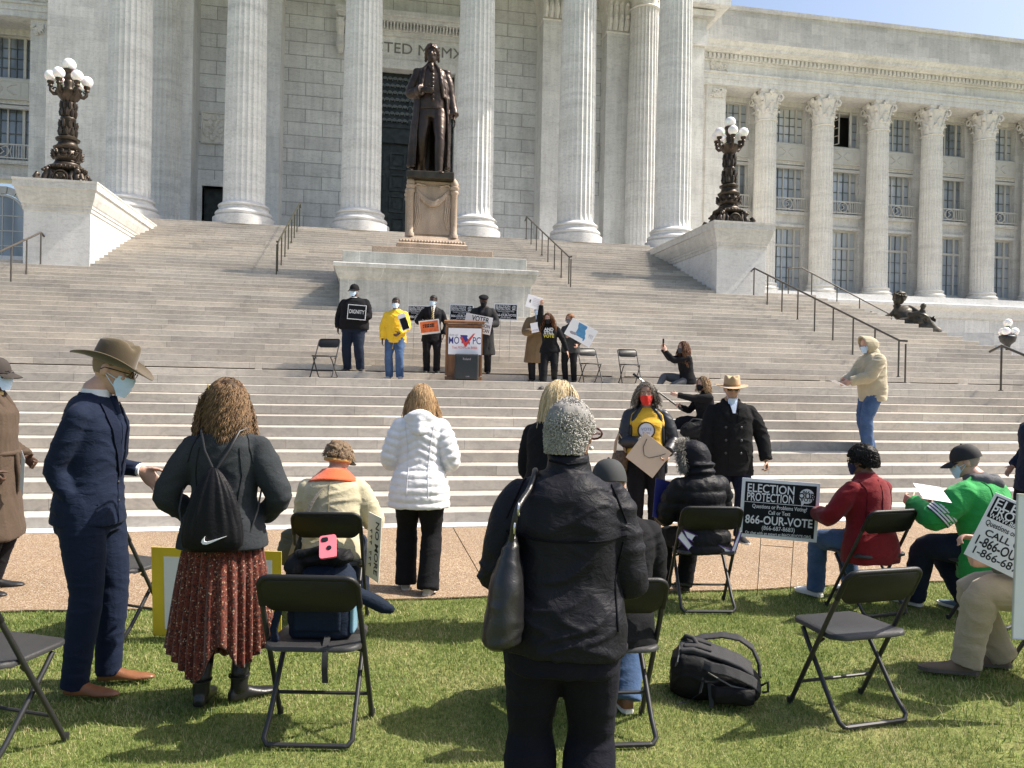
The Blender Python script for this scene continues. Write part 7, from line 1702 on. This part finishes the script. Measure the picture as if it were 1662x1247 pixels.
b = ribbon([(-.14, .10, .29), (-.06, .13, .32), (.04, .15, .335), (.13, .15, .325), (.20, .13, .28), (.235, .10, .20), (.24, .07, .12)], .055, (0, .85, .4), .014); soft('strap', b, M_strap, t, .006, 3, .003)
b = ribbon([(-.08, -.11, .24), (-.02, -.16, .235), (.05, -.175, .235), (.12, -.175, .215), (.19, -.15, .17), (.225, -.11, .12)], .07, (0, .6, .75), .016); soft('strap', b, M_mesh, t, .006, 3, .003)
b = MB(); b.rings([[Vector((x, -.135-.055*math.sin(PI*u)+.0, .085+.055*math.copysign(abs(math.sin(q))**.8, math.sin(q))))+Vector((0, .03*math.cos(q), 0)) for q in [2*PI*i/16 for i in range(16)]] for x, u in ((-.04, .05), (.0, .4), (.08, .75), (.15, .6), (.2, .1))]); soft('front_pocket', b, M_bag, t, .008, 3, .006)
b = MB(); b.tube([(-.22, -.10, .17), (-.20, -.13, .24), (-.19, -.08, .30), (-.19, .05, .30), (-.2, .11, .25)], .006, 6); b.tube([(-.04, -.15, .20), (.08, -.19, .15), (.19, -.15, .12)], .005, 6); b.build('zip', plain('zip tape', (.10, .10, .10), .6), t, 50)
b = ribbon([(-.06, -.15, .18), (-.08, -.18, .08), (-.14, -.20, .03), (-.19, -.22, .02)], .025, (.6, .3, .5), .005); b.build('loose_strap', M_strap, t, 60); b = ribbon([(-.03, -.17, .14), (-.02, -.2, .05), (-.02, -.21, .015)], .025, (1, 0, 0), .005); b.build('loose_strap', M_strap, t, 60)
b = MB(); b.tube([(-.18, .08, .30), (-.16, .04, .345), (-.12, .0, .35), (-.09, -.03, .31)], .014, 8); b.build('loop', M_strap, t, 60)
b = MB(); b.tube([(.24, -.02, .10), (.275, -.03, .13), (.275, -.05, .08), (.245, -.05, .07)], .008, 6); b.build('loop', M_strap, t, 60)
b = MB(); b.tube([(.06, -.03, .262), (.10, -.04, .25), (.13, -.055, .236)], .006, 6); b.build('red_mark', plain('dark red mark', (.22, .02, .03), .7), t)
# navy backpack on the chair
c = Vector(CH); t = empty('backpack', (c.x, c.y, .452), FA(0), 'navy backpack with light blue side leaning on a folding chair seat', 'backpack')
b = MB(); b.rings([[Vector((.01+a*math.copysign(abs(math.cos(q))**.55, math.cos(q)), .03+d_*math.copysign(abs(math.sin(q))**.6, math.sin(q))+y_, z)) for q in [2*PI*i/28 for i in range(28)]] for z, a, d_, y_ in ((.005, .13, .07, 0), (.02, .155, .095, 0), (.10, .16, .10, 0), (.22, .155, .095, .01), (.30, .145, .085, .02), (.345, .11, .06, .03), (.36, .05, .03, .035))]); soft('body', b, M_navbag, t, .008, 3, .007)
b = MB(); b.box(-.10, .12, -.082, -.065, .05, .22); soft('front_pocket', b, M_navbag, t, .007, 3, .003)
b = MB(); b.box(.155, .178, -.04, .07, .03, .25); soft('side_panel', b, plain('light blue panel', (.14, .26, .34), .7), t, .007, 3, .003)
b = ribbon([(-.14, -.02, .27), (-.17, -.07, .18), (-.19, -.09, .06), (-.18, -.10, .01)], .05, (.8, -.4, .1), .012); soft('strap', b, M_navbag, t, .006, 2, .003)
b = ribbon([(.06, -.07, .03), (.07, -.15, .012), (.075, -.18, -.02), (.075, -.182, -.10), (.078, -.18, -.15)], .028, (1, 0, 0), .004); b.build('loose_strap', M_strap, t, 60)
b = MB(); b.tube([(.17, .05, .20), (.25, .09, .15), (.30, .10, .12), (.33, .10, .11)], [.03, .032, .03, .02], 12); b.ball((.33, .10, .112), .022, 10, 7); soft('sleeve', b, M_navbag, t, .007, 3, .006)
b = MB(); b.ball((-.02, .03, .375), (.13, .07, .045), 18, 10); b.ball((.08, .02, .385), (.08, .06, .04), 14, 8); b.ball((-.12, .01, .34), (.05, .06, .05), 12, 8); b.tube([(-.10, -.02, .40), (0, -.03, .43), (.08, .0, .43)], .02, 8); soft('jacket_bundle', b, M_bag, t, .007, 3, .012)
t2 = empty('phone', (c.x, c.y, .452), FA(0), 'pink cased phone lying on top of the navy backpack', 'phone'); M = Matrix.Translation((.045, -.035, .445)) @ Matrix.Rotation(-.75, 4, 'X') @ Matrix.Rotation(-.18, 4, 'Y')
b = MB(); b.prism(rrect(.04, .062, .014), -.006, .006, M); b.build('case', plain('pink phone case', (.72, .16, .20), .5), t2, 50); b = MB(); b.prism([(x-.014, z+.038) for x, z in rrect(.016, .012, .009)], -.009, -.0055, M); b.build('camera', M_kboard, t2, 50); b = MB(); b.prism([(.012*math.cos(2*PI*i/16)+.006, .012*math.sin(2*PI*i/16)-.01) for i in range(16)], -.009, -.0055, M); b.build('ring', M_kboard, t2, 50)
# tote of the grey-haired woman
f = wgr; t = empty('shoulder_bag', f.root.location, f.root.rotation_euler.z, 'black leather shoulder bag hanging on the grey-haired woman', 'bag')
sh = f.S[1]; top = Vector((-.185, -.115, 1.165))
b = MB(); b.rings([[top+Vector((a*math.cos(q)*.62, dx+a*1.25*math.copysign(abs(math.sin(q))**.7, math.sin(q)), z)) + Vector((xo, 0, 0)) for q in [2*PI*i/24 for i in range(24)]] for z, a, dx, xo in ((.06, .012, 0, .02), (.0, .045, 0, .012), (-.10, .085, 0, 0), (-.22, .105, 0, -.008), (-.29, .108, 0, -.01), (-.31, .085, 0, -.01))]); soft('body', b, M_lea, t, .008, 3, .007)
pts = spline([top+Vector((.012, -.05, .03)), top+Vector((.03, -.055, .13)), sh+Vector((.035, -.095, .045)), sh+Vector((.05, -.045, .088)), sh+Vector((.05, .02, .092)), sh+Vector((.04, .08, .04)), top+Vector((.04, .10, .12)), top+Vector((.015, .05, .03))], 5)
b = MB(); b.tube(pts, .010, 8); b.build('strap', M_lea, t, 60)
M_chrome = plain('steel ring', (.5, .5, .52), .2, .9)
for q in (2, 5): c_ = pts[q]; b = MB(); b.tube([c_+Vector((.004, .016*math.cos(a), .022*math.sin(a))) for a in [2*PI*k/16 for k in range(16)]], .0032, 6, closed=True); b.build('ring', M_chrome, t, 60)
# drawstring bag
f = wsk; t = empty('drawstring_bag', f.root.location, f.root.rotation_euler.z, 'black drawstring bag with a white curved logo on the skirted woman\'s back', 'bag'); yb = -.150
b = MB(); rg = []
for z, a, d_, k in ((1.245, .018, .014, 0), (1.22, .040, .026, 1), (1.15, .080, .045, 1), (1.06, .115, .058, 1), (.96, .143, .064, .8), (.90, .150, .064, .5), (.86, .145, .055, .2), (.835, .12, .03, 0)):
    ring = []
    for i in range(72):
        q = 2*PI*i/72; pl = 1+.13*k*math.sin(q*15)*(1.25-z+.1 if z > 1.0 else .12)*2.2*(z > .89)
        ring.append(Vector((a*pl*math.copysign(abs(math.cos(q))**.8, math.cos(q)), yb-.035+d_*pl*math.sin(q)+(1.24-z)*-.02, z)))
    rg.append(ring)
b.rings(rg); bd = b.build('body', cloth('black bag nylon', (.009, .009, .011), .5, 700, .1, .1, .05, .3, .4), t, 60); wrinkle(bd.data, .004, 3, True)
for g in (1, -1):
    b = MB(); b.tube([Vector((g*.012, yb-.02, 1.245)), Vector((g*.06, yb+.005, 1.33)), Vector((g*.095, yb+.055, 1.425)), Vector((g*.115, yb+.15, 1.435))], .0065, 6); b.tube([Vector((g*.20, -.02, 1.16)), Vector((g*.195, -.10, 1.02)), Vector((g*.155, yb+.02, .88))], .005, 6); b.build('cord', M_shoeb, t, 60)
sw = [(-.5, -.02), (-.47, -.13), (-.36, -.17), (-.2, -.13), (.5, .17), (-.16, -.03), (-.32, -.06), (-.38, .0), (-.36, .13)]; sw = [(-.36, .13), (-.47, .0), (-.5, -.11), (-.43, -.19), (-.3, -.2), (-.1, -.13), (.5, .14), (-.12, -.055), (-.3, -.095), (-.385, -.06), (-.39, .02)]
b = MB(); b.prism([(x*.12+.03, .905+z*.12) for x, z in sw], yb-.115, yb-.104); b.build('logo', M_wink, t)
# grey handbag beside the seated person in beige
p = Vector(S3); t = empty('handbag', S3root.location, S3root.rotation_euler.z, 'grey green soft handbag hanging from the shoulder of the person in beige', 'bag')
b = MB(); b.rings([[Vector((-.285+a*math.cos(q), .02+a*.9*math.sin(q), z)) for q in [2*PI*i/20 for i in range(20)]] for z, a in ((.645, .03), (.62, .065), (.54, .085), (.46, .085), (.41, .06), (.40, .03))]); soft('body', b, cloth('grey green leather', (.075, .082, .062), .6, 300, .3), t, .009, 3, .014)
o = link('strap', strap_mesh, None, t)
# bag of the woman in the red mask
f = wrm; t = empty('woven_bag', f.root.location, f.root.rotation_euler.z, 'tan woven bag on the arm of the woman in the red mask', 'bag')
b = MB(); c_ = Vector((.275, .04, .90)); rs = random.Random(5)
b.rings([[c_+Vector((a*.8*math.cos(q), a*math.sin(q), z)) for q in [2*PI*i/20 for i in range(20)]] for z, a in ((.09, .07), (.06, .10), (-.02, .115), (-.12, .11), (-.17, .06))]); soft('body', b, plain('woven straw', (.11, .075, .05), .8, var=.5, nscale=40, bump=.8, bscale=90), t, .010, 2, .006)
for y in (-.03, .05): b = MB(); b.tube([c_+Vector((-.05, y, .07)), c_+Vector((-.03, y, .20)), c_+Vector((.02, y, .27)), c_+Vector((.05, y, .18)), c_+Vector((.06, y, .07))], .013, 8); b.build('handle', plain('tan handle', (.42, .30, .19), .6), t, 60)
# black bags on the pavement and the steps
p = atZ(1073, 925, 0); t = empty('equipment_bag', (p.x, p.y, 0), .4, 'small black bag on the pavement beside the hooded person\'s chair', 'bag')
b = MB(); b.ball((0, 0, .07), (.11, .07, .07), 16, 10); b.ball((.06, .02, .12), (.06, .05, .045), 12, 8); b.tube([(-.08, 0, .1), (.0, .02, .18), (.09, .02, .14)], .012, 8); soft('body', b, M_bag, t, .009, 3, .012); b = MB(); b.tube([(-.10, -.03, .08), (-.04, -.04, .15), (.05, -.03, .17), (.10, -.02, .10)], .010, 8); b.build('strap', M_strap, t, 60)
p = atY(1126, 700, 11.35); t = empty('equipment_bag', (p.x-.05, 11.2, zn(6)), -.2, 'black equipment bag on the steps in front of the crouching person', 'bag')
b = MB(); b.ball((0, 0, .14), (.24, .12, .14), 18, 12); b.ball((.12, 0, .2), (.14, .1, .10), 14, 10); soft('body', b, M_bag, t, .012, 3, .016); b = MB(); b.tube([(-.18, -.06, .2), (-.05, -.1, .34), (.12, -.08, .32), (.2, -.05, .2)], .012, 8); b.build('strap', M_strap, t, 60)
# ---------------------------------------------------------------- grass
def grassmat():
    t = NT('grass blade'); g = t.n('NewGeometry'); co = t.coord()
    f = t.math('ADD', t.math('MULTIPLY', g.outputs['Random Per Island'], .62), t.math('ADD', t.math('MULTIPLY', t.noise(co, 1.6, 6, .65), .95), -.2))
    c = t.ramp(f, [(.2, (.050, .100, .016)), (.42, (.112, .186, .033)), (.58, (.185, .262, .060)), (.76, (.315, .335, .12)), (.92, (.57, .49, .28))])
    t.b.inputs['Transmission Weight'].default_value = 0
    tr = t.n('BsdfTranslucent'); t.l(c, tr.inputs['Color']); mx = t.n('MixShader'); mx.inputs[0].default_value = .32
    t.out(c, .55, None, 0, .3); t.l(t.b.outputs[0], mx.inputs[1]); t.l(tr.outputs[0], mx.inputs[2]); t.l(mx.outputs[0], t.t.nodes['Material Output'].inputs[0]); return t.m
def make_grass():
    rng = np.random.default_rng(11); X = []; Y = []; Hh = []; W = []
    def patch(x0, x1, y0, y1, dens, h, w):
        n = int((x1-x0)*(y1-y0)*dens); x = rng.uniform(x0, x1, n); y = rng.uniform(y0, y1, n)
        ed = PAVE_Y0+.03*np.sin(x*1.7)+.02*np.sin(x*5.1+1)+rng.normal(0, .03, n); k = y < ed+.02
        cl = vnoise(np.stack([x*4, y*4, x*0], 1), 3)*.5+vnoise(np.stack([x*13, y*13, x*0], 1), 4)*.5
        X.append(x[k]); Y.append(y[k]); Hh.append((h*(1+.35*cl)*rng.uniform(.5, 1.25, n))[k]); W.append((w*rng.uniform(.7, 1.3, n))[k])
    patch(-2.6, 2.9, 2.3, 4.0, 15000, .026, .0024); patch(-4.2, 5.4, 4.0, 6.1, 10000, .027, .0033)
    patch(-9, -4.2, 2.0, 6.1, 1500, .045, .006); patch(5.4, 11, 2.0, 6.1, 1500, .045, .006); patch(-4.2, -2.6, 2.0, 4, 3000, .045, .004); patch(2.9, 5.4, 1.8, 4, 3000, .045, .004); patch(-4, 4, .5, 2.3, 2500, .045, .005)
    x = np.concatenate(X); y = np.concatenate(Y); h = np.concatenate(Hh); w_ = np.concatenate(W); n = len(x)
    a = rng.uniform(0, 2*PI, n); ln = rng.uniform(.15, 1.1, n)*h; b = a+rng.normal(0, .7, n)
    dx, dy = np.cos(a), np.sin(a); sx, sy = -np.sin(b), np.cos(b); v = np.empty((n, 5, 3), 'f4')
    for k, (t, ww) in enumerate(((0, 1), (0, -1), (.55, .8), (.55, -.8), (1, 0))):
        v[:, k, 0] = x+dx*ln*t**1.8+sx*w_*ww*.5; v[:, k, 1] = y+dy*ln*t**1.8+sy*w_*ww*.5; v[:, k, 2] = h*(t-.18*t*t*(ln/h))-.012
    me = bpy.data.meshes.new('grass'); base = (np.arange(n)*5)[:, None]
    q = (base+np.array([[0, 1, 3, 2]])).ravel(); t3 = (base+np.array([[2, 3, 4]])).ravel()
    me.vertices.add(n*5); me.vertices.foreach_set('co', v.ravel()); me.loops.add(n*7); me.loops.foreach_set('vertex_index', np.concatenate([q, t3]).astype('i4'))
    me.polygons.add(n*2); me.polygons.foreach_set('loop_start', np.concatenate([np.arange(n)*4, n*4+np.arange(n)*3]).astype('i4'))
    me.update(calc_edges=True); me.validate()
    tag(link('grass', me, grassmat()), 'short green lawn grass with paler dry blades', 'grass', kind='stuff')
make_grass()
bpy.data.scenes.remove(TS)
